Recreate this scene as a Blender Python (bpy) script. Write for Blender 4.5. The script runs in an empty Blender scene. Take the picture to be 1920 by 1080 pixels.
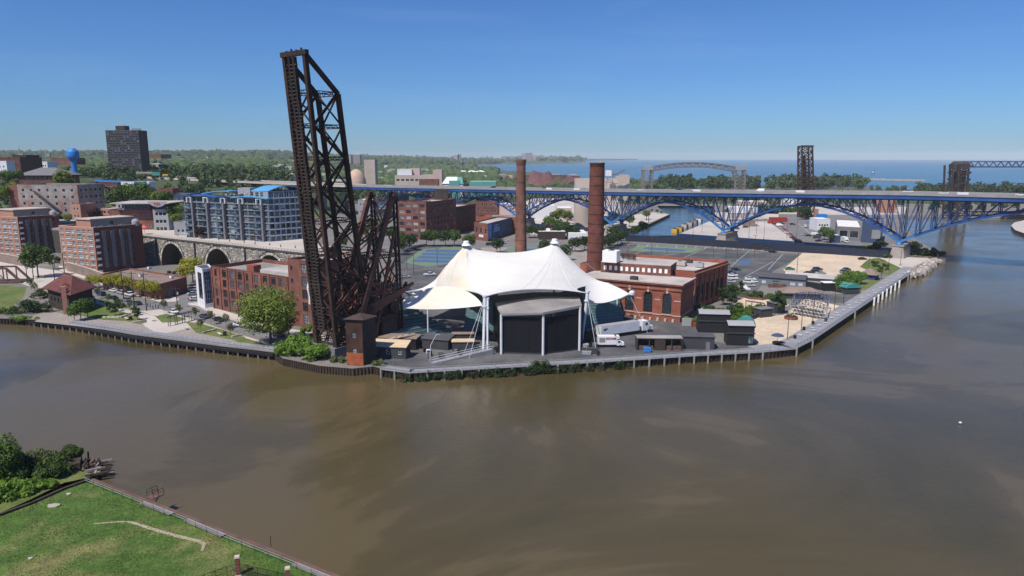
import bpy, math, random
from mathutils import Vector, Matrix, noise
from mathutils.geometry import tessellate_polygon
R = math.radians
rnd = random.Random(7)
S = bpy.context.scene
COL = S.collection
CAMZ, FPX, TILT = 56.0, 1330.0, R(10.45)
cam = bpy.data.cameras.new('camera'); camo = bpy.data.objects.new('camera', cam); COL.objects.link(camo)
camo.location = (0, 0, CAMZ); camo.rotation_euler = (R(90) - TILT, 0, 0)
cam.sensor_width = 36; cam.lens = FPX / 1920 * 36; cam.clip_start = 1; cam.clip_end = 60000
S.camera = camo
SUN_AZ, SUN_EL = R(219), R(56)
w = bpy.data.worlds.new('World'); S.world = w; w.use_nodes = True
nt = w.node_tree; nt.nodes.clear()
sky = nt.nodes.new('ShaderNodeTexSky'); sky.sky_type = 'NISHITA'; sky.sun_disc = False
sky.sun_elevation = SUN_EL; sky.sun_rotation = SUN_AZ; sky.altitude = 0; sky.air_density = 1.0; sky.dust_density = 0.25; sky.ozone_density = 2.6
bg = nt.nodes.new('ShaderNodeBackground'); bg.inputs[1].default_value = 0.078
wo = nt.nodes.new('ShaderNodeOutputWorld')
tint = nt.nodes.new('ShaderNodeMix'); tint.data_type = 'RGBA'; tint.blend_type = 'MULTIPLY'; tint.inputs[0].default_value = 1; tint.inputs[7].default_value = (.42, .70, 1.16, 1)
nt.links.new(sky.outputs[0], tint.inputs[6])
tc = nt.nodes.new('ShaderNodeTexCoord'); mpw = nt.nodes.new('ShaderNodeMapping'); mpw.inputs['Scale'].default_value = (1.2, 1.2, 9); mpw.inputs['Rotation'].default_value = (.12, .2, 0); nt.links.new(tc.outputs['Generated'], mpw.inputs[0])
nw = nt.nodes.new('ShaderNodeTexNoise'); nw.inputs['Scale'].default_value = 2.2; nw.inputs['Detail'].default_value = 8; nw.inputs['Distortion'].default_value = .6; nt.links.new(mpw.outputs[0], nw.inputs[0])
mw = nt.nodes.new('ShaderNodeMapRange'); mw.inputs[1].default_value = .52; mw.inputs[2].default_value = .8; mw.inputs[4].default_value = .07; nt.links.new(nw.outputs[0], mw.inputs[0])
wisp = nt.nodes.new('ShaderNodeMix'); wisp.data_type = 'RGBA'; nt.links.new(mw.outputs[0], wisp.inputs[0]); nt.links.new(tint.outputs[2], wisp.inputs[6]); wisp.inputs[7].default_value = (7, 8.2, 10, 1); nt.links.new(wisp.outputs[2], bg.inputs[0]); nt.links.new(bg.outputs[0], wo.inputs[0])
sl = bpy.data.lights.new('sun', 'SUN'); sl.energy = 4.6; sl.angle = R(0.53); sl.color = (1.0, 0.93, 0.84)
so = bpy.data.objects.new('sun', sl); COL.objects.link(so)
sd = Vector((math.sin(SUN_AZ) * math.cos(SUN_EL), math.cos(SUN_AZ) * math.cos(SUN_EL), math.sin(SUN_EL)))
so.rotation_euler = sd.to_track_quat('Z', 'Y').to_euler(); so.location = (0, 0, 300)
S.view_settings.view_transform = 'Standard'; S.view_settings.look = 'None'
S.view_settings.exposure = 0.2; S.view_settings.gamma = 1; S.view_settings.use_curve_mapping = False
S.cycles.max_bounces = 5; S.cycles.diffuse_bounces = 2; S.cycles.glossy_bounces = 3; S.cycles.transmission_bounces = 2
S.cycles.volume_bounces = 0; S.cycles.transparent_max_bounces = 6

def _ray(px, py):
 u = (px - 960) / FPX; v = (540 - py) / FPX
 return u, math.cos(TILT) + v * math.sin(TILT), v * math.cos(TILT) - math.sin(TILT)
def P(px, py, z=2.0):
 x, y, d = _ray(px, py); t = (z - CAMZ) / d
 return Vector((x * t, y * t, z))
def PY(px, py, Y):
 x, y, d = _ray(px, py); t = Y / y
 return Vector((x * t, Y, CAMZ + d * t))

MATS = {}
def nodemat(name):
 m = bpy.data.materials.new(name); m.use_nodes = True
 n = m.node_tree.nodes; l = m.node_tree.links
 return m, n, l, n['Principled BSDF']
def M(name, col=None, rough=0.8, metal=0.0, var=0.25, scale=0.6, bump=0.0, spec=0.3, col2=None, sc2=None, rand=0.0, detail=6, stretch=None, trans=0.0, bscale=None, objcol=False, thr=(0.35, 0.65), fine=0.0):
 """procedural surface: two tone noise of the thing's own colour, optional second colour in patches, fine relief"""
 if name in MATS or col is None: return MATS[name]
 m, n, l, b = nodemat(name)
 g = n.new('ShaderNodeNewGeometry'); vec = g.outputs['Position']
 if stretch:
  mp = n.new('ShaderNodeMapping'); mp.inputs['Scale'].default_value = stretch; l.new(vec, mp.inputs[0]); vec = mp.outputs[0]
 t = n.new('ShaderNodeTexNoise'); t.inputs['Scale'].default_value = scale; t.inputs['Detail'].default_value = detail; t.inputs['Roughness'].default_value = 0.65
 l.new(vec, t.inputs['Vector'])
 if objcol:
  oi = n.new('ShaderNodeObjectInfo'); base = oi.outputs['Color']
 else:
  rgb = n.new('ShaderNodeRGB'); rgb.outputs[0].default_value = (*col, 1); base = rgb.outputs[0]
 if col2:
  t2 = n.new('ShaderNodeTexNoise'); t2.inputs['Scale'].default_value = sc2 or scale * 0.3; t2.inputs['Detail'].default_value = 5; l.new(vec, t2.inputs['Vector'])
  mr = n.new('ShaderNodeMapRange'); mr.inputs[1].default_value = thr[0]; mr.inputs[2].default_value = thr[1]; l.new(t2.outputs[0], mr.inputs[0])
  mx = n.new('ShaderNodeMix'); mx.data_type = 'RGBA'; l.new(mr.outputs[0], mx.inputs[0]); l.new(base, mx.inputs[6]); mx.inputs[7].default_value = (*col2, 1); base = mx.outputs[2]
 mr = n.new('ShaderNodeMapRange'); mr.inputs[1].default_value = 0.3; mr.inputs[2].default_value = 0.7
 mr.inputs[3].default_value = 1 - var; mr.inputs[4].default_value = 1 + var; l.new(t.outputs[0], mr.inputs[0]); val = mr.outputs[0]
 if fine:
  tf = n.new('ShaderNodeTexNoise'); tf.inputs['Scale'].default_value = scale * 9; tf.inputs['Detail'].default_value = 3; l.new(vec, tf.inputs['Vector'])
  mf = n.new('ShaderNodeMapRange'); mf.inputs[1].default_value = 0.3; mf.inputs[2].default_value = 0.7; mf.inputs[3].default_value = 1 - fine; mf.inputs[4].default_value = 1 + fine; l.new(tf.outputs[0], mf.inputs[0])
  mm = n.new('ShaderNodeMath'); mm.operation = 'MULTIPLY'; l.new(val, mm.inputs[0]); l.new(mf.outputs[0], mm.inputs[1]); val = mm.outputs[0]
 if rand:
  oi2 = n.new('ShaderNodeObjectInfo'); m3 = n.new('ShaderNodeMapRange'); m3.inputs[3].default_value = 1 - rand; m3.inputs[4].default_value = 1 + rand; l.new(oi2.outputs['Random'], m3.inputs[0])
  mm = n.new('ShaderNodeMath'); mm.operation = 'MULTIPLY'; l.new(val, mm.inputs[0]); l.new(m3.outputs[0], mm.inputs[1]); val = mm.outputs[0]
 vm = n.new('ShaderNodeVectorMath'); vm.operation = 'SCALE'; l.new(base, vm.inputs[0]); l.new(val, vm.inputs['Scale'])
 l.new(vm.outputs[0], b.inputs['Base Color'])
 b.inputs['Roughness'].default_value = rough; b.inputs['Metallic'].default_value = metal; b.inputs['Specular IOR Level'].default_value = spec
 if bump:
  tb = n.new('ShaderNodeTexNoise'); tb.inputs['Scale'].default_value = bscale or scale * 5; tb.inputs['Detail'].default_value = 4; l.new(vec, tb.inputs['Vector'])
  bp = n.new('ShaderNodeBump'); bp.inputs['Strength'].default_value = bump; bp.inputs['Distance'].default_value = 0.3; l.new(tb.outputs[0], bp.inputs['Height']); l.new(bp.outputs[0], b.inputs['Normal'])
 if trans:
  tr = n.new('ShaderNodeBsdfTranslucent'); l.new(vm.outputs[0], tr.inputs[0]); ms = n.new('ShaderNodeMixShader'); ms.inputs[0].default_value = trans
  l.new(b.outputs[0], ms.inputs[1]); l.new(tr.outputs[0], ms.inputs[2]); l.new(ms.outputs[0], n['Material Output'].inputs[0])
 MATS[name] = m
 return m
def brickmat(name, c1, c2, mortar, var=0.25, bw=0.42, bh=0.14, wear=None):
 """brickwork: courses follow the wall (vertical axis z, along-wall axis from x+y)"""
 m, n, l, b = nodemat(name)
 g = n.new('ShaderNodeNewGeometry'); sp = n.new('ShaderNodeSeparateXYZ'); l.new(g.outputs['Position'], sp.inputs[0])
 ad = n.new('ShaderNodeMath'); ad.operation = 'SUBTRACT'; l.new(sp.outputs[0], ad.inputs[0]); l.new(sp.outputs[1], ad.inputs[1])
 cb = n.new('ShaderNodeCombineXYZ'); l.new(ad.outputs[0], cb.inputs[0]); l.new(sp.outputs[2], cb.inputs[1])
 br = n.new('ShaderNodeTexBrick'); br.inputs['Scale'].default_value = 1.0; br.inputs['Brick Width'].default_value = bw; br.inputs['Row Height'].default_value = bh
 br.inputs['Mortar Size'].default_value = 0.012; br.inputs['Color1'].default_value = (*c1, 1); br.inputs['Color2'].default_value = (*c2, 1); br.inputs['Mortar'].default_value = (*mortar, 1)
 l.new(cb.outputs[0], br.inputs[0])
 t = n.new('ShaderNodeTexNoise'); t.inputs['Scale'].default_value = 0.35; t.inputs['Detail'].default_value = 8; t.inputs['Roughness'].default_value = 0.7; l.new(g.outputs['Position'], t.inputs[0])
 mr = n.new('ShaderNodeMapRange'); mr.inputs[1].default_value = .3; mr.inputs[2].default_value = .7; mr.inputs[3].default_value = 1 - var; mr.inputs[4].default_value = 1 + var; l.new(t.outputs[0], mr.inputs[0])
 base = br.outputs[0]
 if wear:
  t2 = n.new('ShaderNodeTexNoise'); t2.inputs['Scale'].default_value = 0.12; t2.inputs['Detail'].default_value = 7; l.new(g.outputs['Position'], t2.inputs[0])
  m2 = n.new('ShaderNodeMapRange'); m2.inputs[1].default_value = .5; m2.inputs[2].default_value = .66; l.new(t2.outputs[0], m2.inputs[0])
  mx = n.new('ShaderNodeMix'); mx.data_type = 'RGBA'; l.new(m2.outputs[0], mx.inputs[0]); l.new(base, mx.inputs[6]); mx.inputs[7].default_value = (*wear, 1); base = mx.outputs[2]
 vm = n.new('ShaderNodeVectorMath'); vm.operation = 'SCALE'; l.new(base, vm.inputs[0]); l.new(mr.outputs[0], vm.inputs['Scale'])
 l.new(vm.outputs[0], b.inputs['Base Color']); b.inputs['Roughness'].default_value = .85; b.inputs['Specular IOR Level'].default_value = .2
 MATS[name] = m; return m

brickmat('brick_orange', (.32, .092, .055), (.24, .068, .044), (.26, .14, .1), .28)
brickmat('brick_stack', (.17, .052, .04), (.12, .04, .032), (.14, .08, .06), .3)
brickmat('brick_red', (.19, .072, .055), (.14, .055, .045), (.18, .11, .09), .3, wear=(.27, .10, .07))
brickmat('brick_dark', (.15, .055, .042), (.10, .04, .033), (.14, .09, .075), .3, wear=(.12, .06, .05))
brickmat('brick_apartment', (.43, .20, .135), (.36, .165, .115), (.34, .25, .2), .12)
brickmat('brick_apartment_shaded', (.16, .055, .042), (.13, .045, .035), (.14, .08, .07), .15)  # darker copy of the apartment brick, shade of the right flank in its colour
brickmat('brick_weathered_grey', (.30, .26, .24), (.22, .19, .18), (.3, .28, .26), .3, wear=(.24, .15, .12))
brickmat('brick_chimney_brown', (.20, .09, .065), (.13, .06, .045), (.16, .11, .09), .3, wear=(.26, .12, .08))
M('ground', (.20, .185, .165), .95, var=.2, scale=.12, col2=(.15, .14, .13), sc2=.03, fine=.12)
M('far_ground', (.055, .08, .03), .95, var=.35, scale=.02, col2=(.11, .11, .07), sc2=.006, fine=.25, thr=(.5, .65))
M('asphalt', (.068, .071, .078), .9, var=.25, scale=.1, fine=.15, col2=(.115, .113, .113), sc2=.05)
M('asphalt_light', (.17, .165, .17), .9, var=.15, scale=.1, fine=.1)
M('concrete', (.285, .25, .225), .85, var=.12, scale=.15, fine=.1)
M('concrete_pale', (.52, .47, .42), .85, var=.1, scale=.1, fine=.06, col2=(.42, .38, .34), sc2=.05)
M('concrete_grey', (.27, .265, .27), .85, var=.15, scale=.2, fine=.08)
M('sandy_gravel', (.58, .47, .34), .95, var=.12, scale=.08, fine=.12, col2=(.50, .41, .31), sc2=.06)
M('white_gravel', (.50, .45, .41), .95, var=.1, scale=.04, fine=.1, col2=(.38, .35, .33), sc2=.02)
M('lawn', (.075, .125, .025), .95, var=.3, scale=.5, col2=(.14, .15, .05), sc2=.12, fine=.25)
M('foreground_lawn', (.062, .115, .020), .95, var=.3, scale=.35, col2=(.17, .165, .06), sc2=.16, fine=.3, thr=(.5, .72), bump=.5, bscale=3)
M('grass_blade', (.082, .15, .026), .7, var=.3, scale=.4, col2=(.19, .19, .065), sc2=.16, thr=(.48, .7), rand=.15, trans=.25)
M('dirt_path', (.34, .29, .21), .95, var=.2, scale=1.2, fine=.15)
M('leaf', (.075, .13, .024), .6, var=.35, scale=.25, rand=.3, trans=.3, spec=.25)
M('leaf_light', (.15, .20, .035), .6, var=.3, scale=.3, rand=.2, trans=.3, spec=.25)
M('leaf_yellow', (.30, .29, .025), .6, var=.25, scale=.4, rand=.15, trans=.3, spec=.25)
M('leaf_bright', (.12, .215, .027), .6, var=.3, scale=.4, rand=.2, trans=.3, spec=.25)
M('leaf_dark', (.032, .064, .016), .6, var=.35, scale=.3, rand=.2, trans=.2, spec=.25)
M('leaf_olive', (.10, .12, .045), .6, var=.3, scale=.3, rand=.2, trans=.25, spec=.25)
M('leaf_maroon', (.045, .016, .016), .6, var=.35, scale=.3, trans=.2, spec=.25)
M('leaf_far', (.042, .072, .021), .8, var=.35, scale=.03, rand=.3, col2=(.06, .088, .03), sc2=.006)
M('blossom', (.75, .75, .68), .7, var=.1, scale=2, trans=.2)
M('bark', (.12, .09, .065), .95, var=.3, scale=2)
M('timber_dark', (.055, .04, .03), .9, var=.4, scale=.8)
M('timber_grey', (.22, .2, .18), .9, var=.3, scale=.8, stretch=(1, 1, .3))
M('timber_red', (.13, .075, .062), .9, var=.35, scale=.7)
M('rust_dark', (.042, .024, .019), .8, var=.5, scale=.35, col2=(.085, .036, .022), sc2=.12, thr=(.5, .72), metal=.0, spec=.3)
M('rust_brown', (.12, .055, .043), .85, var=.4, scale=.4, col2=(.18, .075, .05), sc2=.15, thr=(.48, .7))
M('rust_orange', (.30, .085, .035), .85, var=.4, scale=.5)
M('steel_black', (.035, .03, .03), .7, var=.3, scale=.3, col2=(.07, .045, .038), sc2=.1)
M('bridge_blue', (.014, .062, .22), .55, var=.25, scale=.15, spec=.4, col2=(.022, .085, .28), sc2=.06)
M('bridge_blue_light', (.035, .17, .40), .55, var=.2, scale=.2, spec=.4)
M('blue_paint', (.03, .20, .55), .5, var=.1, scale=.3)
M('navy_fence', (.018, .024, .045), .8, var=.2, scale=.15)
M('white_paint', (.78, .78, .76), .6, var=.06, scale=.3)
M('white_steel', (.62, .64, .68), .5, var=.1, scale=.4)
M('white_metal_roof', (.74, .72, .68), .6, var=.08, scale=.2)
M('grey_roof', (.30, .28, .265), .9, var=.2, scale=.12, fine=.08, col2=(.22, .21, .2), sc2=.08)
M('pale_roof', (.48, .44, .41), .9, var=.14, scale=.12, fine=.06, col2=(.36, .33, .31), sc2=.1)
M('brown_roof', (.22, .165, .14), .9, var=.2, scale=.15, fine=.08)
M('dark_roof', (.075, .075, .085), .85, var=.2, scale=.2)
M('shingle_grey', (.16, .155, .165), .9, var=.15, scale=.5, fine=.1)
M('shingle_red', (.125, .045, .04), .85, var=.25, scale=.5, fine=.12)
M('roof_blue', (.10, .33, .58), .35, var=.08, scale=.2, spec=.5)
M('roof_blue_deep', (.025, .09, .30), .4, var=.1, scale=.2, spec=.5)
M('limestone', (.50, .40, .34), .85, var=.12, scale=.6)
M('stone_block', (.40, .36, .31), .9, var=.55, scale=1.3, rand=.4, detail=2)
M('stone_joint', (.075, .068, .06), .95, var=.2, scale=.5)
M('stucco_grey', (.30, .30, .315), .85, var=.08, scale=.2)
M('stucco_dark', (.17, .17, .185), .85, var=.1, scale=.2)
M('stucco_white', (.66, .67, .69), .8, var=.06, scale=.2)
M('stucco_beige', (.46, .39, .34), .9, var=.12, scale=.08)
M('stucco_pinkish', (.50, .38, .34), .9, var=.1, scale=.1)
M('stucco_taupe', (.24, .215, .205), .9, var=.1, scale=.1)
M('siding_blue', (.14, .165, .20), .8, var=.08, scale=.3)
M('siding_navy', (.045, .07, .14), .7, var=.1, scale=.3)
M('siding_teal', (.10, .30, .27), .8, var=.1, scale=.2)
M('dark_brown_wall', (.05, .036, .032), .9, var=.2, scale=.3)
M('black_paint', (.018, .018, .02), .6, var=.2, scale=.5)
M('black_scrim', (.010, .011, .014), .75, var=.25, scale=.3, spec=.15)
M('charcoal', (.05, .05, .058), .8, var=.15, scale=.4)
M('beige_roof', (.56, .43, .29), .85, var=.12, scale=.4)
M('tent_white', (.73, .715, .685), .75, var=.06, scale=.1, trans=.12, fine=.02, stretch=(1, 1, 4))
M('tent_cream', (.70, .63, .52), .8, var=.05, scale=.12, trans=.1, stretch=(1, 1, 3), col2=(.77, .75, .71), sc2=.05)
M('tent_shade', (.055, .05, .047), .85, var=.1, scale=.3)
M('fabric_teal', (.05, .24, .22), .7, var=.1, scale=.4)
M('seat_teal', (.11, .19, .21), .6, var=.2, scale=.5)
M('galvanised', (.40, .42, .45), .45, metal=.3, var=.15, scale=.5)
M('deck_grey', (.25, .25, .27), .85, var=.15, scale=.3, fine=.12)
M('sheet_pile', (.026, .018, .015), .9, var=.5, scale=.5, col2=(.06, .028, .02), sc2=.2, stretch=(1, 1, .25), thr=(.5, .75))
M('timber_pale', (.33, .31, .29), .9, var=.3, scale=1.2, stretch=(1, 1, .3))
M('red_paint', (.30, .035, .03), .6, var=.15, scale=.4)
M('red_canvas', (.72, .09, .08), .7, var=.05, scale=1)
M('yellow_paint', (.62, .36, .04), .6, var=.15, scale=.4)
M('purple_paint', (.10, .05, .28), .6, var=.1)
M('car_paint', (.5, .5, .5), .28, var=.02, spec=.5, objcol=True)
M('tyre', (.015, .015, .015), .9, var=.1)
M('road_paint', (.55, .55, .53), .8, var=.25, scale=1.5)
M('court_green', (.14, .20, .13), .9, var=.12, scale=.3)
M('court_blue', (.065, .12, .23), .9, var=.12, scale=.3)
M('mural_blue', (.015, .05, .17), .7, var=.3, scale=.15, col2=(.02, .12, .32), sc2=.05)
M('mural_green', (.05, .12, .035), .7, var=.5, scale=.3, col2=(.02, .05, .16), sc2=.12)
M('lime_paint', (.35, .52, .05), .6, var=.05)
M('letter_white', (.75, .76, .78), .6, var=.02)
M('letter_red', (.55, .06, .05), .6, var=.02)
M('iron_ore', (.13, .062, .065), .95, var=.3, scale=.02, fine=.15)
M('rock', (.42, .37, .33), .9, var=.3, scale=.8, rand=.25)
M('dome_pink', (.50, .35, .28), .8, var=.12, scale=.1)
M('tent_seam', (.56, .555, .55), .8, var=.1, scale=.5)

def glassmat(name, col, rough, rand, var=.3, scale=.35, spec=.6, light=None):
 m = M(name, col, rough, var=var, scale=scale, spec=spec, rand=rand, col2=light, sc2=.5, thr=(.52, .6))
 return m
glassmat('glass', (.022, .03, .038), .08, .5)
glassmat('glass_pale', (.14, .18, .21), .1, .35, light=(.30, .33, .34))
glassmat('glass_green', (.035, .075, .075), .08, .4, light=(.20, .26, .27))
glassmat('glass_blue', (.02, .045, .085), .07, .55, light=(.12, .15, .18))
glassmat('car_glass', (.015, .018, .022), .08, .2)
glassmat('blind_pale', (.42, .41, .40), .6, .3)

def watermat(name, c1, c2, c3, rough, bscale, bstr, sc):
 m, n, l, b = nodemat(name)
 g = n.new('ShaderNodeNewGeometry')
 mp = n.new('ShaderNodeMapping'); mp.inputs['Rotation'].default_value = (0, 0, R(-18)); mp.inputs['Scale'].default_value = (1, 1.1, 1); l.new(g.outputs['Position'], mp.inputs[0])
 t = n.new('ShaderNodeTexNoise'); t.inputs['Scale'].default_value = sc; t.inputs['Detail'].default_value = 9; t.inputs['Roughness'].default_value = .58; t.inputs['Distortion'].default_value = 1.1; l.new(mp.outputs[0], t.inputs[0])
 cr = n.new('ShaderNodeValToRGB'); e = cr.color_ramp.elements
 e[0].position = .38; e[0].color = (*c1, 1); e[1].position = .62; e[1].color = (*c3, 1); k = cr.color_ramp.elements.new(.485); k.color = (*c2, 1); k = cr.color_ramp.elements.new(.505); k.color = (*[(a_ + b_ * 3) / 4 for a_, b_ in zip(c2, c3)], 1)
 l.new(t.outputs[0], cr.inputs[0]); l.new(cr.outputs[0], b.inputs['Base Color'])
 b.inputs['Roughness'].default_value = rough; b.inputs['IOR'].default_value = 1.33; b.inputs['Specular IOR Level'].default_value = .5
 mp2 = n.new('ShaderNodeMapping'); mp2.inputs['Rotation'].default_value = (0, 0, R(12)); mp2.inputs['Scale'].default_value = (1, 2.6, 1); l.new(g.outputs['Position'], mp2.inputs[0])
 t1 = n.new('ShaderNodeTexNoise'); t1.inputs['Scale'].default_value = bscale; t1.inputs['Detail'].default_value = 5; t1.inputs['Roughness'].default_value = .72; l.new(mp2.outputs[0], t1.inputs[0])
 t3 = n.new('ShaderNodeTexNoise'); t3.inputs['Scale'].default_value = .035; t3.inputs['Detail'].default_value = 4; l.new(mp.outputs[0], t3.inputs[0])
 m3 = n.new('ShaderNodeMapRange'); m3.inputs[1].default_value = .35; m3.inputs[2].default_value = .65; m3.inputs[3].default_value = bstr * .35; m3.inputs[4].default_value = bstr; l.new(t3.outputs[0], m3.inputs[0])
 bp = n.new('ShaderNodeBump'); bp.inputs['Distance'].default_value = .25; l.new(m3.outputs[0], bp.inputs['Strength']); l.new(t1.outputs[0], bp.inputs['Height']); l.new(bp.outputs[0], b.inputs['Normal'])
 MATS[name] = m; return m
watermat('river_water', (.058, .048, .020), (.078, .061, .027), (.104, .081, .040), .08, .6, .36, .010)
watermat('lake_water', (.018, .085, .150), (.025, .105, .18), (.035, .13, .20), .25, .04, .5, .0025)
watermat('channel_water', (.03, .055, .075), (.04, .065, .085), (.05, .075, .09), .12, .3, .35, .01)

LOC = {}
def V(*a): return Vector(a)
class MB:
 def __init__(s, mat=None): s.v = []; s.f = []; s.m = []; s.mats = []; s.cur = 0; s.smooth = False; mat and s.use(mat)
 def use(s, mat):
  if mat not in s.mats: s.mats.append(mat)
  s.cur = s.mats.index(mat); return s
 def poly(s, pts):
  i = len(s.v); s.v += [tuple(p) for p in pts]; s.f.append(tuple(range(i, i + len(pts)))); s.m.append(s.cur); return s
 def faces(s, vs, fs):
  i = len(s.v); s.v += [tuple(p) for p in vs]
  for f in fs: s.f.append(tuple(i + k for k in f)); s.m.append(s.cur)
  return s
 def frame(s, o, a, b, c):
  """box from corner o with edge vectors a, b, c"""
  o = Vector(o); a = Vector(a); b = Vector(b); c = Vector(c)
  if a.cross(b).dot(c) < 0: a, b = b, a
  p = [o, o + a, o + a + b, o + b]; q = [x + c for x in p]
  return s.faces(p + q, [(3, 2, 1, 0), (4, 5, 6, 7), (0, 1, 5, 4), (1, 2, 6, 5), (2, 3, 7, 6), (3, 0, 4, 7)])
 def box(s, x, y, z, sx, sy, sz, rz=0.0):
  """box centred in plan at x, y standing on z"""
  c, d = math.cos(rz), math.sin(rz); a = Vector((c * sx, d * sx, 0)); b = Vector((-d * sy, c * sy, 0))
  return s.frame(Vector((x, y, z)) - a / 2 - b / 2, a, b, Vector((0, 0, sz)))
 def beam(s, p, q, w, h=None, up=(0, 0, 1)):
  p = Vector(p); q = Vector(q); h = h or w; d = q - p
  if d.length < 1e-5: return s
  side = d.cross(Vector(up))
  if side.length < 1e-4 * d.length: side = d.cross(Vector((1, 0.3, 0)))
  side.normalize(); u2 = side.cross(d).normalized()
  return s.frame(p - side * w / 2 - u2 * h / 2, side * w, u2 * h, d)
 def tube(s, p, q, r0, r1=None, n=8, caps=True):
  p = Vector(p); q = Vector(q); r1 = r0 if r1 is None else r1; d = (q - p)
  z = d.normalized(); x = z.cross(Vector((0, 0, 1)))
  if x.length < 1e-3: x = Vector((1, 0, 0))
  x.normalize(); y = z.cross(x); vs = []
  for c, r in ((p, r0), (q, r1)):
   for k in range(n):
    a = 2 * math.pi * k / n; vs.append(c + x * (math.cos(a) * r) + y * (math.sin(a) * r))
  fs = [(k, (k + 1) % n, n + (k + 1) % n, n + k) for k in range(n)]
  if caps: fs += [tuple(range(n - 1, -1, -1)), tuple(range(n, 2 * n))]
  return s.faces(vs, fs)
 def lathe(s, c, prof, n=16, a0=0, a1=2 * math.pi):
  c = Vector(c); vs = []; full = abs(a1 - a0 - 2 * math.pi) < 1e-6; m = n if full else n + 1
  for r, z in prof:
   for k in range(m):
    a = a0 + (a1 - a0) * k / n; vs.append(c + Vector((math.cos(a) * r, math.sin(a) * r, z)))
  fs = []
  for j in range(len(prof) - 1):
   for k in range(n):
    k2 = (k + 1) % m; fs.append((j * m + k, j * m + k2, (j + 1) * m + k2, (j + 1) * m + k))
  return s.faces(vs, fs)
 def prism(s, pts, z0, z1, top=None, bottom=False, side=True):
  pts = [(p[0], p[1]) for p in pts]
  ar = sum(pts[i][0] * pts[(i + 1) % len(pts)][1] - pts[(i + 1) % len(pts)][0] * pts[i][1] for i in range(len(pts)))
  if ar < 0: pts = pts[::-1]
  n = len(pts); lo = [(x, y, z0) for x, y in pts]; hi = [(x, y, z1) for x, y in pts]
  if side: s.faces(lo + hi, [(k, (k + 1) % n, n + (k + 1) % n, n + k) for k in range(n)])
  cur = s.cur
  if top: s.use(top)
  tri = tessellate_polygon([[Vector(p) for p in hi]])
  s.faces(hi, [fix(hi, t) for t in tri]); s.cur = cur
  return s
 def grid(s, fn, nu, nv):
  vs = [fn(i / nu, j / nv) for j in range(nv + 1) for i in range(nu + 1)]
  return s.faces(vs, [(j * (nu + 1) + i, j * (nu + 1) + i + 1, (j + 1) * (nu + 1) + i + 1, (j + 1) * (nu + 1) + i) for j in range(nv) for i in range(nu)])
 def mesh(s, name, off=(0, 0, 0)):
  me = bpy.data.meshes.new(name); ox, oy, oz = off
  me.from_pydata([(x - ox, y - oy, z - oz) for x, y, z in s.v], [], s.f)
  for k in s.mats: me.materials.append(MATS[k])
  me.polygons.foreach_set('material_index', s.m)
  if s.smooth: me.polygons.foreach_set('use_smooth', [True] * len(s.f))
  me.update(); return me
 def build(s, name, parent=None, **kw):
  off = Vector((0, 0, 0)); q = parent
  while q is not None: off += LOC.get(q.name, Vector((0, 0, 0))); q = q.parent
  o = bpy.data.objects.new(name, s.mesh(name, off)); COL.objects.link(o); o.parent = parent
  for k, v in kw.items(): o[k] = v
  return o
def fix(vs, t):
 a, b, c = (Vector(vs[i]) for i in t)
 return t if (b - a).cross(c - a).z >= 0 else t[::-1]
def thing(name, label, cat, loc=(0, 0, 0), rz=0.0, group=None):
 o = bpy.data.objects.new(name, None); COL.objects.link(o); o.empty_display_size = .5
 o.location = loc; o.rotation_euler = (0, 0, rz); LOC[o.name] = Vector(loc)
 o['label'] = label; o['category'] = cat
 if group: o['group'] = group
 return o
def tag(o, label, cat, group=None):
 o['label'] = label; o['category'] = cat
 if group: o['group'] = group
 return o
def struct(o, kind='structure'): o['kind'] = kind; return o
def copy_tree(o, loc, rz=0.0, sc=1.0, label=None, group=None, color=None, parent=None):
 c = o.copy(); COL.objects.link(c); c.parent = parent; c.location = loc; c.rotation_euler = (0, 0, rz)
 c.scale = (sc, sc, sc) if not isinstance(sc, tuple) else sc
 if label: c['label'] = label
 if group: c['group'] = group
 for ch in o.children:
  d = ch.copy(); COL.objects.link(d); d.parent = c
  if color: d.color = (*color, 1)
  for g in ch.children:
   e = g.copy(); COL.objects.link(e); e.parent = d
   if color: e.color = (*color, 1)
 if color: c.color = (*color, 1)
 return c
def place(me, name, parent, loc, rz=0.0, sc=(1, 1, 1), world=True):
 """link a shared mesh as one part; loc in world space"""
 o = bpy.data.objects.new(name, me); COL.objects.link(o); o.parent = parent; off = Vector((0, 0, 0)); q = parent
 while q is not None: off += LOC.get(q.name, Vector((0, 0, 0))); q = q.parent
 o.location = Vector(loc) - off; o.rotation_euler = (0, 0, rz); o.scale = sc; return o
def text(s_, name, parent, p, right, up, size, mat, ext=.03):
 """raised letters starting at p, running along right"""
 cu = bpy.data.curves.new(name, 'FONT'); cu.body = s_; cu.size = size; cu.extrude = ext; cu.materials.append(MATS[mat]); cu.resolution_u = 3
 o = bpy.data.objects.new(name, cu); COL.objects.link(o); o.parent = parent
 r = Vector(right).normalized(); u = Vector(up).normalized(); nn = r.cross(u).normalized(); u = nn.cross(r)
 off = LOC.get(parent.name, Vector((0, 0, 0))) if parent else Vector((0, 0, 0))
 m = Matrix((r, u, nn)).transposed().to_4x4(); m.translation = Vector(p) - off
 o.matrix_local = m; me = bpy.data.meshes.new_from_object(o); q = bpy.data.objects.new(name, me); COL.objects.link(q); q.parent = parent; q.matrix_local = m; bpy.data.objects.remove(o); return q
ORD = ['first', 'second', 'third', 'fourth', 'fifth', 'sixth', 'seventh', 'eighth', 'ninth', 'tenth', 'eleventh', 'twelfth', 'thirteenth', 'fourteenth', 'fifteenth', 'sixteenth', 'seventeenth', 'eighteenth', 'nineteenth', 'twentieth']
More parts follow.
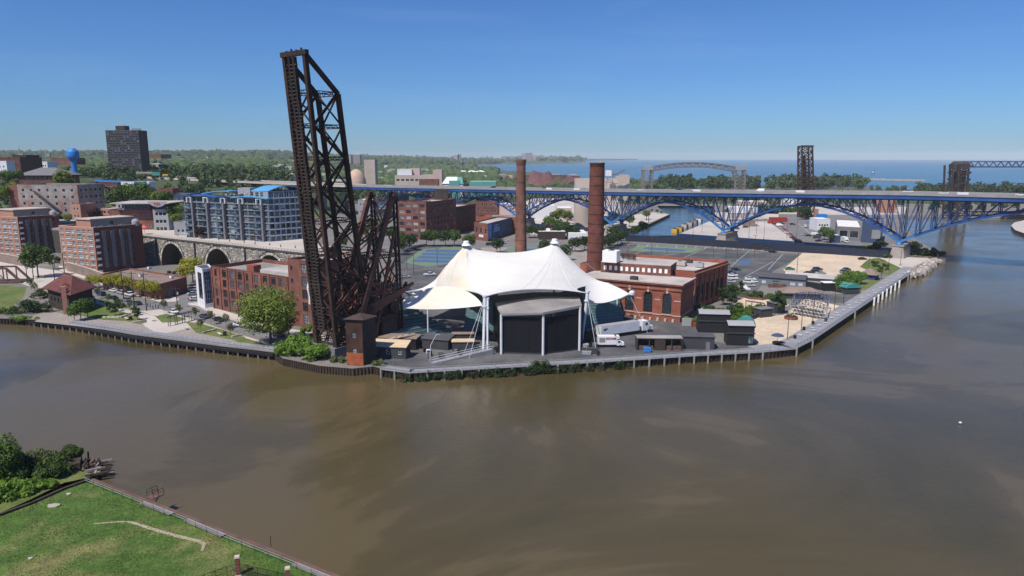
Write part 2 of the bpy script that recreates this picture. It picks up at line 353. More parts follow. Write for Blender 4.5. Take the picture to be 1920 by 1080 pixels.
def ordn(i):
 if i < 20: return ORD[i]
 t = ['', '', 'twenty', 'thirty', 'forty', 'fifty', 'sixty', 'seventy', 'eighty', 'ninety']
 k = i + 1
 if k < 100: return (t[k // 10] + ('-' + ORD[k % 10 - 1] if k % 10 else 'th')).replace('ty' + 'th', 'tieth')
 return str(k) + 'th'

WM = {}
def winmesh(w, h, cols=1, rows=1, frame='white_paint', glass='glass', arch=False, bar=.07, depth=.12, sill=False, sub=False):
 """window standing in the x-z plane, facing -y, origin bottom centre"""
 key = (round(w, 2), round(h, 2), cols, rows, frame, glass, arch, bar, sill, sub)
 if key in WM: return WM[key]
 b = MB(glass); g0 = b
 if arch:
  n = 10; r = w / 2; hs = h - r
  out = [V(-r, 0, 0), V(r, 0, 0)] + [V(math.cos(math.pi * k / n) * r, 0, hs + math.sin(math.pi * k / n) * r) for k in range(n + 1)]
  b.poly(out); b = MB(frame) if sub else b.use(frame)
  for i in range(1, len(out)): b.beam(out[i] + V(0, -.04, 0), out[(i + 1) % len(out)] + V(0, -.04, 0), bar, depth, (0, 1, 0))
  top = lambda x: hs + math.sqrt(max(0, r * r - x * x))
 else:
  b.poly([V(-w / 2, 0, 0), V(w / 2, 0, 0), V(w / 2, 0, h), V(-w / 2, 0, h)]); b = MB(frame) if sub else b.use(frame)
  for (x0, z0, x1, z1) in ((-w / 2, 0, w / 2, bar), (-w / 2, h - bar, w / 2, h), (-w / 2, bar, -w / 2 + bar, h - bar), (w / 2 - bar, bar, w / 2, h - bar)):
   b.frame(V(x0, -depth, z0), V(x1 - x0, 0, 0), V(0, depth - .01, 0), V(0, 0, z1 - z0))
  top = lambda x: h
 for k in range(1, cols):
  x = -w / 2 + w * k / cols; b.frame(V(x - bar / 3, -depth * .8, bar), V(bar * .66, 0, 0), V(0, depth * .7, 0), V(0, 0, top(x) - bar * 1.5))
 for k in range(1, rows):
  z = h * k / rows; hw = w / 2 if (not arch or z < h - w / 2) else math.sqrt(max(.01, (w / 2) ** 2 - (z - h + w / 2) ** 2))
  b.frame(V(-hw + bar, -depth * .9, z - bar / 3), V(2 * hw - 2 * bar, 0, 0), V(0, depth * .75, 0), V(0, 0, bar * .66))
 if sill: b.frame(V(-w / 2 - .12, -depth - .12, -.14), V(w + .24, 0, 0), V(0, .2, 0), V(0, 0, .138))
 WM[key] = (g0.mesh('window'), b.mesh('window_frame')) if sub else b.mesh('window'); return WM[key]
def wplace(me, pname, root, loc, rz):
 if not isinstance(me, tuple): return place(me, pname, root, loc, rz)
 o = place(me[0], pname, root, loc, rz); f = bpy.data.objects.new('frame', me[1]); COL.objects.link(f); f.parent = o
def facade(root, mb, A, B, z0, z1, rects, wall, depth=.22, frame='white_paint', glass='glass', cols=2, rows=2, arch=False, sill=False, pname='window', bar=.08, sub=False):
 """wall face from A to B (outside on the right hand of A->B ... i.e. normal = (dy,-dx)); rects = [(x0,x1,za,zb[,opts])] holes with window parts"""
 A = Vector((A[0], A[1], 0)); B = Vector((B[0], B[1], 0)); d = B - A; L = d.length; d.normalize(); nrm = V(d.y, -d.x, 0)
 xs = sorted({0, L, *[round(r[0], 3) for r in rects], *[round(r[1], 3) for r in rects]}); zs = sorted({z0, z1, *[round(r[2], 3) for r in rects], *[round(r[3], 3) for r in rects]})
 holes = set(); RI = [(round(r[0], 3), round(r[1], 3), round(r[2], 3), round(r[3], 3)) for r in rects]
 pt = lambda x, z, o=0: A + d * x + nrm * (-o) + V(0, 0, z)
 mb.use(wall); sub = sub or A.y < 480
 cols_h = {}
 for (x0, x1, za, zb) in RI: cols_h.setdefault((x0, x1), []).append((za, zb))
 cuts = sorted(cols_h); x = 0
 for (x0, x1) in cuts:
  if x0 > x + 1e-4: mb.poly([pt(x, z0), pt(x0, z0), pt(x0, z1), pt(x, z1)])
  z = z0
  for za, zb in sorted(cols_h[(x0, x1)]):
   if za > z + 1e-4: mb.poly([pt(x0, z), pt(x1, z), pt(x1, za), pt(x0, za)])
   D = depth
   mb.poly([pt(x0, za), pt(x1, za), pt(x1, za, D), pt(x0, za, D)]); mb.poly([pt(x0, zb, D), pt(x1, zb, D), pt(x1, zb), pt(x0, zb)])
   mb.poly([pt(x0, za), pt(x0, za, D), pt(x0, zb, D), pt(x0, zb)]); mb.poly([pt(x1, za, D), pt(x1, za), pt(x1, zb), pt(x1, zb, D)])
   z = zb
  if z < z1 - 1e-4: mb.poly([pt(x0, z), pt(x1, z), pt(x1, z1), pt(x0, z1)])
  x = x1
 if x < L - 1e-4: mb.poly([pt(x, z0), pt(L, z0), pt(L, z1), pt(x, z1)])
 rz = math.atan2(d.y, d.x)
 for r in rects:
  o = r[4] if len(r) > 4 else {}
  gl = o.get('glass', glass); gl = rnd.choice(gl) if isinstance(gl, (list, tuple)) else gl
  me = winmesh(r[1] - r[0], r[3] - r[2], o.get('cols', cols), o.get('rows', rows), o.get('frame', frame), gl, arch, bar, sill=sill, sub=sub)
  wplace(me, pname, root, pt((r[0] + r[1]) / 2, r[2], depth), rz)
def gridrects(L, n, z0, nf, fh, ww, wh, sillh=.9, x0=None, x1=None, skip=None, **o):
 x0 = 1.0 if x0 is None else x0; x1 = L - 1.0 if x1 is None else x1; out = []
 for i in range(n):
  cx = x0 + (x1 - x0) * (i + .5) / n
  for j in range(nf):
   if skip and skip(i, j): continue
   out.append((cx - ww / 2, cx + ww / 2, z0 + j * fh + sillh, z0 + j * fh + sillh + wh, o))
 return out
def block(name, label, cat, foot, z0, z1, wall, roof, faces=None, parapet=.6, group=None, extra=None, trim=None, wins=None, **fk):
 """building from a footprint listed counter-clockwise seen from above; faces = {edge index: rects}"""
 cx = sum(p[0] for p in foot) / len(foot); cy = sum(p[1] for p in foot) / len(foot)
 r = thing(name, label, cat, (cx, cy, z0), group=group)
 mb = MB(wall); n = len(foot)
 for i in range(n):
  A, B = foot[i], foot[(i + 1) % n]
  facade(r, mb, A, B, z0, z1 + parapet, (faces or {}).get(i, []), wall, **fk)
 mb.build('wall', r)
 rf = MB(roof); rf.prism(foot, z1 - .1, z1, side=False); rf.build('roof', r)
 if parapet:
  pb = MB(trim or wall)
  for i in range(n):
   A = Vector((foot[i][0], foot[i][1], 0)); B = Vector((foot[(i + 1) % n][0], foot[(i + 1) % n][1], 0)); d = (B - A).normalized(); nn = V(d.y, -d.x, 0)
   pb.frame(A + nn * .06 - nn * .41 + V(0, 0, z1 + parapet), (B - A), nn * .41, V(0, 0, .12))
   pb.use(wall); pb.poly([A - nn * .35 + V(0, 0, z1), A - nn * .35 + V(0, 0, z1 + parapet), B - nn * .35 + V(0, 0, z1 + parapet), B - nn * .35 + V(0, 0, z1)]); pb.use(trim or wall)
  pb.build('parapet', r)
 return r
def quadfoot(A, B, depth):
 """rectangle behind the visible front edge A->B (left to right as seen by an outside viewer)"""
 A = Vector((A[0], A[1], 0)); B = Vector((B[0], B[1], 0)); d = (B - A).normalized(); n = V(d.y, -d.x, 0)
 return [A, B, B - n * depth, A - n * depth]
def elen(f, i): return (Vector(f[(i + 1) % len(f)][:2]) - Vector(f[i][:2])).length
def pts(l, z=2.0): return [P(x, y, z) for x, y in l]
def sheet(name, l, mat, z=2.004, kind='structure', pix=True):
 q = pts(l, z) if pix else [Vector((a[0], a[1], z)) for a in l]
 m = MB(mat); tri = tessellate_polygon([q]); m.faces(q, [fix(q, t) for t in tri]); o = m.build(name); o['kind'] = kind; return o
struct(MB('lake_water').poly([V(-30000, 950, -.3), V(30000, 950, -.3), V(30000, 16500, -.3), V(-30000, 16500, -.3)]).build('lake'))
struct(MB('river_water').poly([V(-1500, -200, 0), V(1500, -200, 0), V(1500, 900, 0), V(-1500, 900, 0)]).build('river'))

SHORE = [(-900, 560), (-500, 575), (-120, 590), (0, 597), (60, 599), (140, 608), (250, 628), (420, 650), (515, 661), (530, 672), (600, 686), (660, 691), (700, 687), (722, 693), (768, 700), (960, 688), (1100, 680), (1300, 667), (1440, 660), (1490, 654), (1520, 639), (1600, 585), (1700, 517), (1735, 491), (1750, 487), (1765, 482), (1752, 470), (1712, 445), (1695, 415), (1690, 404), (1800, 403), (1930, 406), (2500, 425)]
shore = pts(SHORE)
BASIN = pts([(1195, 443), (1290, 441), (1318, 424), (1345, 402), (1336, 386), (1232, 386), (1240, 396), (1256, 402), (1218, 420), (1196, 428), (1160, 429), (1168, 438)])
outer = shore + [V(1400, 838, 2), V(-1400, 838, 2)]
m = MB('ground')
tri = tessellate_polygon([outer, BASIN]); al = outer + BASIN
m.faces(al, [fix(al, t) for t in tri])
struct(m.build('ground'))
def wallface(line, z0, z1, mat, name, closed=False, sheetpile=True, parent=None, step=1.2):
 mb = MB(mat); n = len(line)
 for i in range(n if closed else n - 1):
  A, B = Vector(line[i]), Vector(line[(i + 1) % n]); A.z = B.z = 0; L = (B - A).length; d = (B - A).normalized(); nn = V(d.y, -d.x, 0)
  k = max(1, int(L / step)) if sheetpile else 1
  for j in range(k):
   a = A + d * (L * j / k); b_ = A + d * (L * (j + 1) / k); o = nn * .3 if sheetpile else V(0, 0, 0)
   q = [a, a.lerp(b_, .2) + o, a.lerp(b_, .5) + o, a.lerp(b_, .7), b_]
   for e in range(4): mb.poly([q[e] + V(0, 0, z0), q[e + 1] + V(0, 0, z0), q[e + 1] + V(0, 0, z1), q[e] + V(0, 0, z1)])
 return struct(mb.build(name, parent), 'structure')
wallface(shore[:9], -1.5, 2, 'sheet_pile', 'quay_face')
wallface(shore[8:13], -1.5, 2, 'timber_dark', 'quay_face', step=.8)
wallface(shore[12:24], -1.5, 2, 'sheet_pile', 'quay_face')
wallface(shore[23:], -1.5, 2, 'concrete_grey', 'river_bank', sheetpile=False)
wallface(BASIN, -1.5, 2, 'timber_dark', 'channel_wall', closed=True, sheetpile=False)
wallface(BASIN[::-1], -1.5, 2, 'timber_dark', 'channel_wall', closed=True, sheetpile=False)
bz = [Vector((p.x, p.y, .03)) for p in BASIN]; mb_ = MB('channel_water'); mb_.faces(bz, [fix(bz, t) for t in tessellate_polygon([bz])]); struct(mb_.build('channel_water'))

def ss(a, b, x): t = min(1, max(0, (x - a) / (b - a))); return t * t * (3 - 2 * t)
def hgt(x, y):
 q = x / y
 p = 1 - ss(-.36, -.22, q)
 z = 1.6 + 28 * p * ss(600, 860, y)
 z += ss(1800, 6500, y) * (1 - ss(-.30, .02, q)) * 58 * (.85 + .25 * noise.noise(Vector((x / 1500, y / 1500, 0)))) - ss(1800, 6500, y) * 0
 if y > 1200: z += 5 * noise.noise(Vector((x / 300, y / 300, 2))) * ss(1200, 2500, y) * p
 if z < 3 and y > 3500: z += ss(3500, 7500, y) * 22
 return z
SH2 = [P(1240, 346), P(1105, 334), P(1000, 323), P(880, 315.5), P(842, 312.5), P(866, 309.5), P(960, 307), P(1086, 304.6), P(1090, 302.9), P(1100, 301.6)]
def inpoly(x, y, poly):
 c = False; j = len(poly) - 1
 for i in range(len(poly)):
  if (poly[i][1] > y) != (poly[j][1] > y) and x < (poly[j][0] - poly[i][0]) * (y - poly[i][1]) / (poly[j][1] - poly[i][1]) + poly[i][0]: c = not c
  j = i
 return c
FAR = [V(-30000, 500, 0), V(120, 500, 0), V(190, 832, 0), V(900, 832, 0)] + [V(2200, 832, 0), P(2600, 356, 2), P(1650, 354, 2), P(1612, 350, 2)] + SH2 + [V(1100, 15500, 0), V(-30000, 15500, 0)]
FAR = [V(-30000, 832, 0), V(2600, 832, 0), P(2600, 356), P(1650, 354), P(1612, 351)] + SH2 + [V(1300, 15500, 0), V(-30000, 15500, 0)]
q = [Vector((p.x, p.y, 1.7)) for p in FAR]
m = MB('far_ground'); m.faces(q, [fix(q, t) for t in tessellate_polygon([q])]); struct(m.build('far_land'))
hp = [Vector((p[0], p[1], 0)) for p in ((700, 9500), (1100, 12000), (2600, 14900), (2300, 15600), (-4000, 15600), (-4000, 9500))]
m = MB('leaf_far'); m.prism(hp, -1, 22); struct(m.build('distant_headland'))
NU, NV = 220, 90
ys = [560 * (15400 / 560) ** (j / NV) for j in range(NV + 1)]
vs = []
for y in ys:
 for i in range(NU + 1):
  qx = -1.9 + 2.05 * i / NU; x = qx * y; z = hgt(x, y)
  if z < 2.0 or (y > 832 and not inpoly(x, y, FAR)): z = -5
  vs.append((x, y, z))
m = MB('far_ground'); m.faces(vs, [(j * (NU + 1) + i, j * (NU + 1) + i + 1, (j + 1) * (NU + 1) + i + 1, (j + 1) * (NU + 1) + i) for j in range(NV) for i in range(NU)])
m.smooth = True; struct(m.build('hills'))

hs = MB('concrete')
for k in range(20):
 Y0, Y1 = 425 + 10 * k, 436 + 10 * k; t0, t1 = k / 20, (k + 1) / 20
 f_ = lambda px, Y: V((px - 960) / FPX * Y, Y, hgt((px - 960) / FPX * Y, Y) + .5)
 hs.poly([f_(164 - 12 * t0, Y0), f_(200 - 22 * t0, Y0), f_(200 - 22 * t1, Y1), f_(164 - 12 * t1, Y1)])
struct(hs.build('hill_street'))
sheet('road', [(-300, 500), (0, 485), (110, 512), (200, 545), (250, 560), (330, 572), (420, 592), (520, 625), (600, 640), (610, 668), (545, 655), (505, 640), (425, 612), (330, 590), (292, 592), (190, 570), (150, 545), (60, 535), (0, 520), (-300, 530)], 'asphalt_light', 2.004)
sheet('plaza_paving', [(230, 600), (262, 586), (300, 592), (345, 604), (430, 628), (520, 650), (518, 659), (420, 648), (280, 629), (150, 612), (65, 603), (80, 590), (165, 592)], 'concrete', 2.008)
sheet('side_street', [(262, 562), (318, 545), (362, 536), (372, 556), (400, 580), (330, 580)], 'asphalt_light', 2.006)
sheet('pavement', [(400, 592), (372, 574), (354, 572), (352, 568), (376, 566), (412, 580), (520, 612), (600, 626), (640, 640), (640, 646), (590, 637), (500, 615)], 'concrete_pale', 2.05)
sheet('pavement', [(110, 498), (150, 500), (260, 532), (336, 560), (332, 566), (300, 566), (225, 545), (150, 521), (112, 508)], 'concrete_pale', 2.05)
sheet('footpath', [(180, 561), (262, 586), (300, 594), (345, 605), (365, 612), (300, 628), (272, 612), (262, 598), (180, 569)], 'concrete_pale', 2.012)
sheet('footpath', [(262, 583), (300, 580), (360, 598), (430, 622), (520, 648), (520, 656), (430, 629), (345, 605), (300, 596)], 'concrete_pale', 2.012)
sheet('lawn', [(158, 576), (180, 569), (255, 592), (277, 604), (262, 608), (235, 602), (196, 600), (150, 592)], 'lawn', 2.016)
sheet('lawn', [(186, 559), (235, 573), (250, 577), (246, 582), (230, 578), (186, 566)], 'lawn', 2.016)
sheet('lawn', [(291, 593), (312, 588), (352, 598), (330, 604), (304, 605)], 'lawn', 2.02)
sheet('lawn', [(348, 603), (375, 606), (420, 619), (460, 632), (450, 640), (405, 631), (368, 624)], 'lawn', 2.02)
sheet('lawn', [(405, 623), (455, 632), (520, 652), (520, 656), (455, 648), (430, 632)], 'lawn', 2.024)
sheet('lawn', [(-300, 548), (0, 535), (50, 538), (45, 556), (20, 578), (0, 582), (-300, 595)], 'lawn', 2.016)
sheet('concrete_yard', [(50, 598), (75, 588), (100, 584), (135, 592), (140, 603), (80, 600)], 'concrete', 2.014)
sheet('pavilion_yard', [(640, 660), (720, 640), (780, 560), (800, 520), (1190, 560), (1320, 600), (1330, 640), (1428, 650), (1300, 661), (960, 682), (770, 693), (690, 684)], 'asphalt', 2.004)
sheet('parking_lot', [(730, 510), (750, 460), (860, 455), (960, 520), (1060, 520), (1140, 460), (1170, 455), (1290, 462), (1410, 470), (1510, 476), (1450, 508), (1420, 545), (1370, 560), (1180, 560), (900, 560), (720, 560)], 'asphalt', 2.008)
sheet('parking_lot', [(870, 500), (905, 462), (1075, 462), (1130, 480), (1110, 500), (1040, 502)], 'concrete', 2.012)
sheet('gravel_lot', [(1505, 474), (1570, 477), (1660, 481), (1645, 492), (1628, 508), (1565, 515), (1475, 512), (1468, 505)], 'sandy_gravel', 2.012)
sheet('gravel_yard', [(1375, 600), (1470, 590), (1510, 560), (1560, 570), (1600, 580), (1530, 624), (1500, 642), (1425, 648), (1395, 630)], 'sandy_gravel', 2.012)
sheet('service_road', [(1530, 552), (1625, 550), (1600, 566), (1548, 569)], 'asphalt', 2.016)
sheet('patio', [(1378, 560), (1460, 552), (1480, 572), (1440, 586), (1390, 588)], 'sandy_gravel', 2.016)
sheet('lawn', [(1628, 486), (1648, 483), (1690, 503), (1668, 516), (1640, 513), (1612, 500)], 'lawn', 2.02)
sheet('lawn', [(1610, 528), (1660, 521), (1668, 528), (1630, 543), (1600, 545)], 'lawn', 2.02)
sheet('gravel_shore', [(1660, 481), (1760, 484), (1735, 489), (1712, 502), (1690, 503), (1650, 484)], 'concrete_pale', 2.018)
sheet('white_gravel_lot', [(1260, 444), (1330, 415), (1440, 415), (1510, 465), (1440, 462), (1290, 455)], 'white_gravel', 2.012)
sheet('white_gravel_lot', [(1400, 388), (1700, 388), (1700, 402), (1560, 403), (1400, 400)], 'white_gravel', 2.012)
sheet('parking_lot', [(1445, 412), (1560, 405), (1680, 440), (1660, 466), (1512, 465)], 'asphalt_light', 2.016)
sheet('lawn', [(1600, 463), (1625, 458), (1652, 460), (1640, 466), (1612, 468)], 'lawn', 2.02)
sheet('dock_apron', [(1160, 428), (1180, 404), (1225, 398), (1254, 402), (1217, 418), (1195, 426)], 'concrete_pale', 2.012)
sheet('cement_yard', [(880, 420), (1000, 372), (1160, 372), (1170, 425), (1100, 445), (1000, 440)], 'white_gravel', 2.008)
sheet('scrap_yard', [(1340, 398), (1460, 396), (1460, 410), (1345, 412)], 'concrete_pale', 2.012)
sheet('sports_court', [(758, 492), (790, 467), (858, 462), (900, 468), (880, 490), (800, 500)], 'court_green', 2.014)
sheet('road', [(700, 452), (740, 448), (860, 452), (900, 458), (1000, 456), (1100, 456), (1165, 450), (1175, 456), (1100, 463), (900, 464), (860, 458), (700, 462)], 'asphalt_light', 2.013)
for k in range(4):
 a = .12 + .23 * k; c = [(758 + 35 * a + 10, 494 - 27 * a), (775 + 40 * a + 75, 497 - 28 * a), (775 + 40 * a + 82, 492 - 28 * a), (758 + 35 * a + 16, 489 - 27 * a)]
 sheet('court_marking', c, 'court_blue', 2.02)
sheet('sports_court', [(930, 478), (955, 462), (1040, 463), (1030, 485), (985, 490)], 'court_green', 2.018)
sheet('court_marking', [(965, 480), (985, 466), (1020, 467), (1005, 483)], 'court_blue', 2.024)
sheet('sports_court', [(1178, 470), (1200, 459), (1318, 465), (1300, 474)], 'court_green', 2.014)
sheet('court_marking', [(1206, 467), (1212, 463), (1288, 468), (1280, 472)], 'court_blue', 2.02)
sheet('court_marking', [(1380, 495), (1390, 487), (1412, 488), (1403, 496)], 'court_blue', 2.014)
def pline(a, b, w=.1, z=2.026, mat='road_paint', name='bay_line'):
 A, B = P(*a, z), P(*b, z); d = (B - A).normalized(); s_ = V(-d.y, d.x, 0) * w
 struct(MB(mat).poly([A - s_, B - s_, B + s_, A + s_]).build(name))
for a, b in (((1262, 492), (1340, 458)), ((1178, 480), (1215, 468)), ((1370, 500), (1405, 470)), ((1440, 506), (1468, 476)), ((1248, 478), (1300, 470)), ((1395, 520), (1450, 490)), ((1190, 462), (1280, 466)), ((1300, 468), (1500, 477)), ((905, 478), (960, 463)), ((1090, 498), (1130, 484)), ((1495, 418), (1540, 455)), ((1530, 430), (1580, 462))): pline(a, b, .11)
for i in range(16): pline((1180 + i * 18, 457 + i * .62), (1177 + i * 18, 461 + i * .62), .12)
def kerb(l, name='kerb'):
 q = pts(l); mb = MB('concrete')
 for a, b in zip(q, q[1:]): mb.beam(a + V(0, 0, .07), b + V(0, 0, .07), .25, .15)
 struct(mb.build(name))
sheet('side_street', [(-300, 505), (0, 490), (60, 500), (112, 508), (150, 528), (120, 548), (60, 538), (0, 520), (-300, 530)], 'concrete_pale', 2.01)
kerb([(180, 561), (262, 586)]); kerb([(300, 580), (360, 598), (430, 622), (520, 648)]); kerb([(352, 572), (412, 592), (520, 622), (600, 636)]); kerb([(112, 508), (225, 546), (300, 567), (334, 566)]); kerb([(1160, 457), (1290, 463), (1500, 476)])

G = [P(*a, 3.0) for a in ((-400, 1010), (-150, 985), (0, 962), (60, 940), (120, 914), (170, 899))] + [P(*a, 3.0) for a in ((260, 935), (340, 966), (440, 1008), (540, 1047), (652, 1092), (760, 1140))] + [V(0, 55, 3), V(-160, 50, 3)]
mb = MB('foreground_lawn');
tri = tessellate_polygon([G]); mb.faces(G, [fix(G, t) for t in tri]); struct(mb.build('grass_bank'))
w_ = [Vector(p) for p in G]; wallface([w_[k] for k in range(3, 12)], -1.5, 3.0, 'sheet_pile', 'bank_face')
GB = [(p.x, p.y) for p in G]; tf = MB('grass_blade')
r2 = random.Random(5)
for k in range(52000):
 y = 72 + 45 * r2.random() ** 1.3; x = y * r2.uniform(-.78, -.2)
 if not inpoly(x, y, GB): continue
 s_ = .06 + .09 * r2.random(); nn_ = noise.noise(Vector((x / 4, y / 4, 0)))
 s_ *= 1 + .6 * nn_; a = r2.random() * 6.3; b = r2.uniform(-.6, .6); d = V(math.cos(a), math.sin(a), 0) * s_ * .45; u = V(math.cos(a + 1.57) * b, math.sin(a + 1.57) * b, 1) * s_
 o = V(x, y, 3.0); tf.poly([o - d, o + d, o + u + d * .4])
struct(tf.build('grass'), 'stuff')
c0 = pts([(175, 982), (235, 978), (262, 984), (300, 996), (345, 1008), (374, 1015), (382, 1021), (378, 1034)], 3.012); mb = MB('dirt_path'); c = []
for i in range(7):
 p0, p1, p2, p3 = c0[max(i - 1, 0)], c0[i], c0[i + 1], c0[min(i + 2, 7)]
 for j in range(8): t = j / 8; c.append(.5 * (2 * p1 + (p2 - p0) * t + (2 * p0 - 5 * p1 + 4 * p2 - p3) * t * t + (3 * p1 - p0 - 3 * p2 + p3) * t ** 3))
wd_ = lambda i: (.1 + .22 * math.sin(math.pi * (i + 3) / 64)) * (1 + .45 * noise.noise(Vector((i * .7, 3, 0))))
for i in range(len(c) - 1):
 a, b = c[i], c[i + 1]; d0 = (c[min(i + 1, len(c) - 1)] - c[max(i - 1, 0)]).normalized(); d1 = (c[min(i + 2, len(c) - 1)] - c[i]).normalized(); w0 = wd_(i); w1 = wd_(i + 1)
 n0 = V(-d0.y, d0.x, 0); n1 = V(-d1.y, d1.x, 0); mb.poly([a - n0 * w0, b - n1 * w1, b + n1 * w1, a + n0 * w0])
struct(mb.build('dirt_path'))
sheet('overgrown_bank', [(-400, 900), (0, 905), (40, 890), (160, 880), (178, 893), (120, 905), (60, 935), (0, 962), (-400, 1000)], 'lawn', 1.0)

def leafcloud(mb, c, rx, ry, rz_, n, s_, rg, shell=.55, flat=.0):
 """n leaf-sprays through an ellipsoid around c"""
 for k in range(n):
  while True:
   d = V(rg.gauss(0, 1), rg.gauss(0, 1), rg.gauss(0, 1))
   if d.length > .01: break
  d.normalize(); r = shell + (1 - shell) * rg.random() ** .6; r *= 1 + .16 * rg.gauss(0, 1) * .6
  p = c + V(d.x * rx * r, d.y * ry * r, d.z * rz_ * r)
  nr = (d + V(rg.gauss(0, .55), rg.gauss(0, .55), rg.gauss(0, .55) + .25)).normalized()
  t = nr.cross(V(rg.gauss(0, 1), rg.gauss(0, 1), rg.gauss(0, 1))).normalized(); b = nr.cross(t); z = s_ * rg.uniform(.6, 1.35)
  t = t * z; b = b * z * .62
  mb.poly([p - t, p - t * .1 - b, p + t, p + t * .15 + b])
def treeproto(name, h, r, leaf, n, ls, seed, trunk=.35, lobes=9, crownb=.32, flat=.8, tr=None, limbs=5, pos=None):
 rg = random.Random(seed); root = bpy.data.objects.new(name, None); COL.objects.link(root)
 mb = MB(leaf); L = []
 cz = h * (crownb + (1 - crownb) * .5); ch = h * (1 - crownb) / 2
 for k in range(lobes):
  a = 2.4 * k + rg.random(); z = -0.75 + 1.6 * (k + .5) / lobes; rr = math.sqrt(max(.08, 1 - z * z)) * .62
  L.append((V(math.cos(a) * rr * r, math.sin(a) * rr * r, cz + z * ch * .72), r * rg.uniform(.38, .56)))
 L.append((V(0, 0, cz + ch * .2), r * .6))
 for c, q in L: leafcloud(mb, c, q, q, q * flat, n // len(L), ls, rg)
 o = mb.build('crown', root); tb = MB('bark'); hh = cz - ch * .3
 tb.tube(V(0, 0, -.3), V(0, 0, hh), tr or h * .022, (tr or h * .022) * .6, 7)
 for c, q in L[:limbs]: tb.tube(V(0, 0, hh * rg.uniform(.55, .95)), c, h * .011, h * .004, 5, False)
 tb.build('trunk', root); return root
PRO = {}
def proto(key, *a, **k): PRO[key] = treeproto('tree_source', *a, **k)
proto('broad', 12, 5.2, 'leaf', 1500, .55, 1); proto('broad2', 13, 5.6, 'leaf', 1500, .6, 2, lobes=12); proto('light', 11, 4.6, 'leaf_light', 1300, .5, 3)
proto('yellow', 7.6, 3.6, 'leaf_yellow', 1300, .26, 4, crownb=.4, lobes=8, flat=.6); proto('young', 4.6, 1.15, 'leaf_olive', 420, .17, 5, crownb=.38, lobes=7, tr=.05, flat=1.1)
proto('conifer', 4.6, 1.3, 'leaf_dark', 600, .2, 6, crownb=.08, lobes=6, tr=.08); proto('maroon', 8, 4.2, 'leaf_maroon', 1600, .4, 7, crownb=.22, flat=.75)
proto('row', 6.5, 3.0, 'leaf_dark', 900, .36, 8, crownb=.3, lobes=8); proto('bright', 8, 5.5, 'leaf_bright', 2400, .42, 9, crownb=.12, lobes=12, flat=.8)
proto('small', 6, 2.4, 'leaf', 700, .3, 10, crownb=.25)
proto('farb', 13, 7.0, 'leaf_far', 260, 1.5, 11, crownb=.12, limbs=0); proto('farc', 16, 7.5, 'leaf_far', 300, 1.6, 12, crownb=.08, limbs=0, lobes=12); proto('fard', 12, 8.5, 'leaf', 340, 1.5, 13, crownb=.08, limbs=0)
def tree(kind, pos, sc, label, group=None, rz=None, name=None):
 src = PRO[kind]; rz = rnd.random() * 6.28 if rz is None else rz
 c = copy_tree(src, pos, rz, sc); c.name = name or ('tree' if kind not in ('conifer',) else 'conifer_tree'); c['label'] = label; c['category'] = 'tree'
 if group: c['group'] = group
 return c
def bush(name, pos, rx, ry, h, mat, n, ls, label, cat='bush', group=None, seed=None, trunk=False):
 rg = random.Random(seed if seed is not None else int(pos[0] * 7 + pos[1] * 13)); mb = MB(mat); q = Vector(pos)
 k = min(26, max(6, int(rx * ry)))
 for i in range(k):
  a = rg.random() * 6.28; r = math.sqrt(rg.random()) * .72; hh = h * rg.uniform(.5, 1.0) * (1.1 - .5 * r); s_ = .42 * math.sqrt(rx * ry) * rg.uniform(.6, 1)
  s_ = min(s_, h * .8)
  leafcloud(mb, q + V(math.cos(a) * rx * r, math.sin(a) * ry * r, max(.2, hh - s_ * .7)), s_, s_, s_ * .85, n // k, ls, rg, shell=.5)
 r = thing(name, label, cat, q, group=group); mb.build('foliage', r)
 return r
def lattice(mb, p, q, w, side, n=None, r=.12, cr=.28):
 """box girder built of two parallel chords in direction `side` with zigzag lacing"""
 p = Vector(p); q = Vector(q); s_ = Vector(side).normalized() * w / 2; L = (q - p).length; n = n or max(2, int(L / (w * 1.1)))
 mb.beam(p - s_, q - s_, cr, cr); mb.beam(p + s_, q + s_, cr, cr)
 for k in range(n):
  a = p.lerp(q, k / n); b = p.lerp(q, (k + 1) / n); sg = 1 if k % 2 else -1
  mb.beam(a + s_ * sg, b - s_ * sg, r, r)
O = V(-54.3, 192.5, 2.0); EW = V(.80, -.60, 0); ED = V(.60, .80, 0)
def BL(wv, dv, z): return O + EW * wv + ED * dv + V(0, 0, z - 2)
W8 = 8.2
root = thing('bascule_bridge', 'tall black rusty railway lift bridge raised upright beside the white tent', 'lift bridge', O)
LEAN = -6.0
def leaf(wv, dep, z):  # a point on the raised leaf: z up the leaf, dep across it
 t = (z - 4) / 80
 return BL(wv, LEAN * t + dep * (1), z)
NPAN = 8; ZB, ZT = 6.0, 81.2
dz = (ZT - 9 - ZB) / (NPAN)
dd = lambda k: 11.5 - 2.4 * k / NPAN
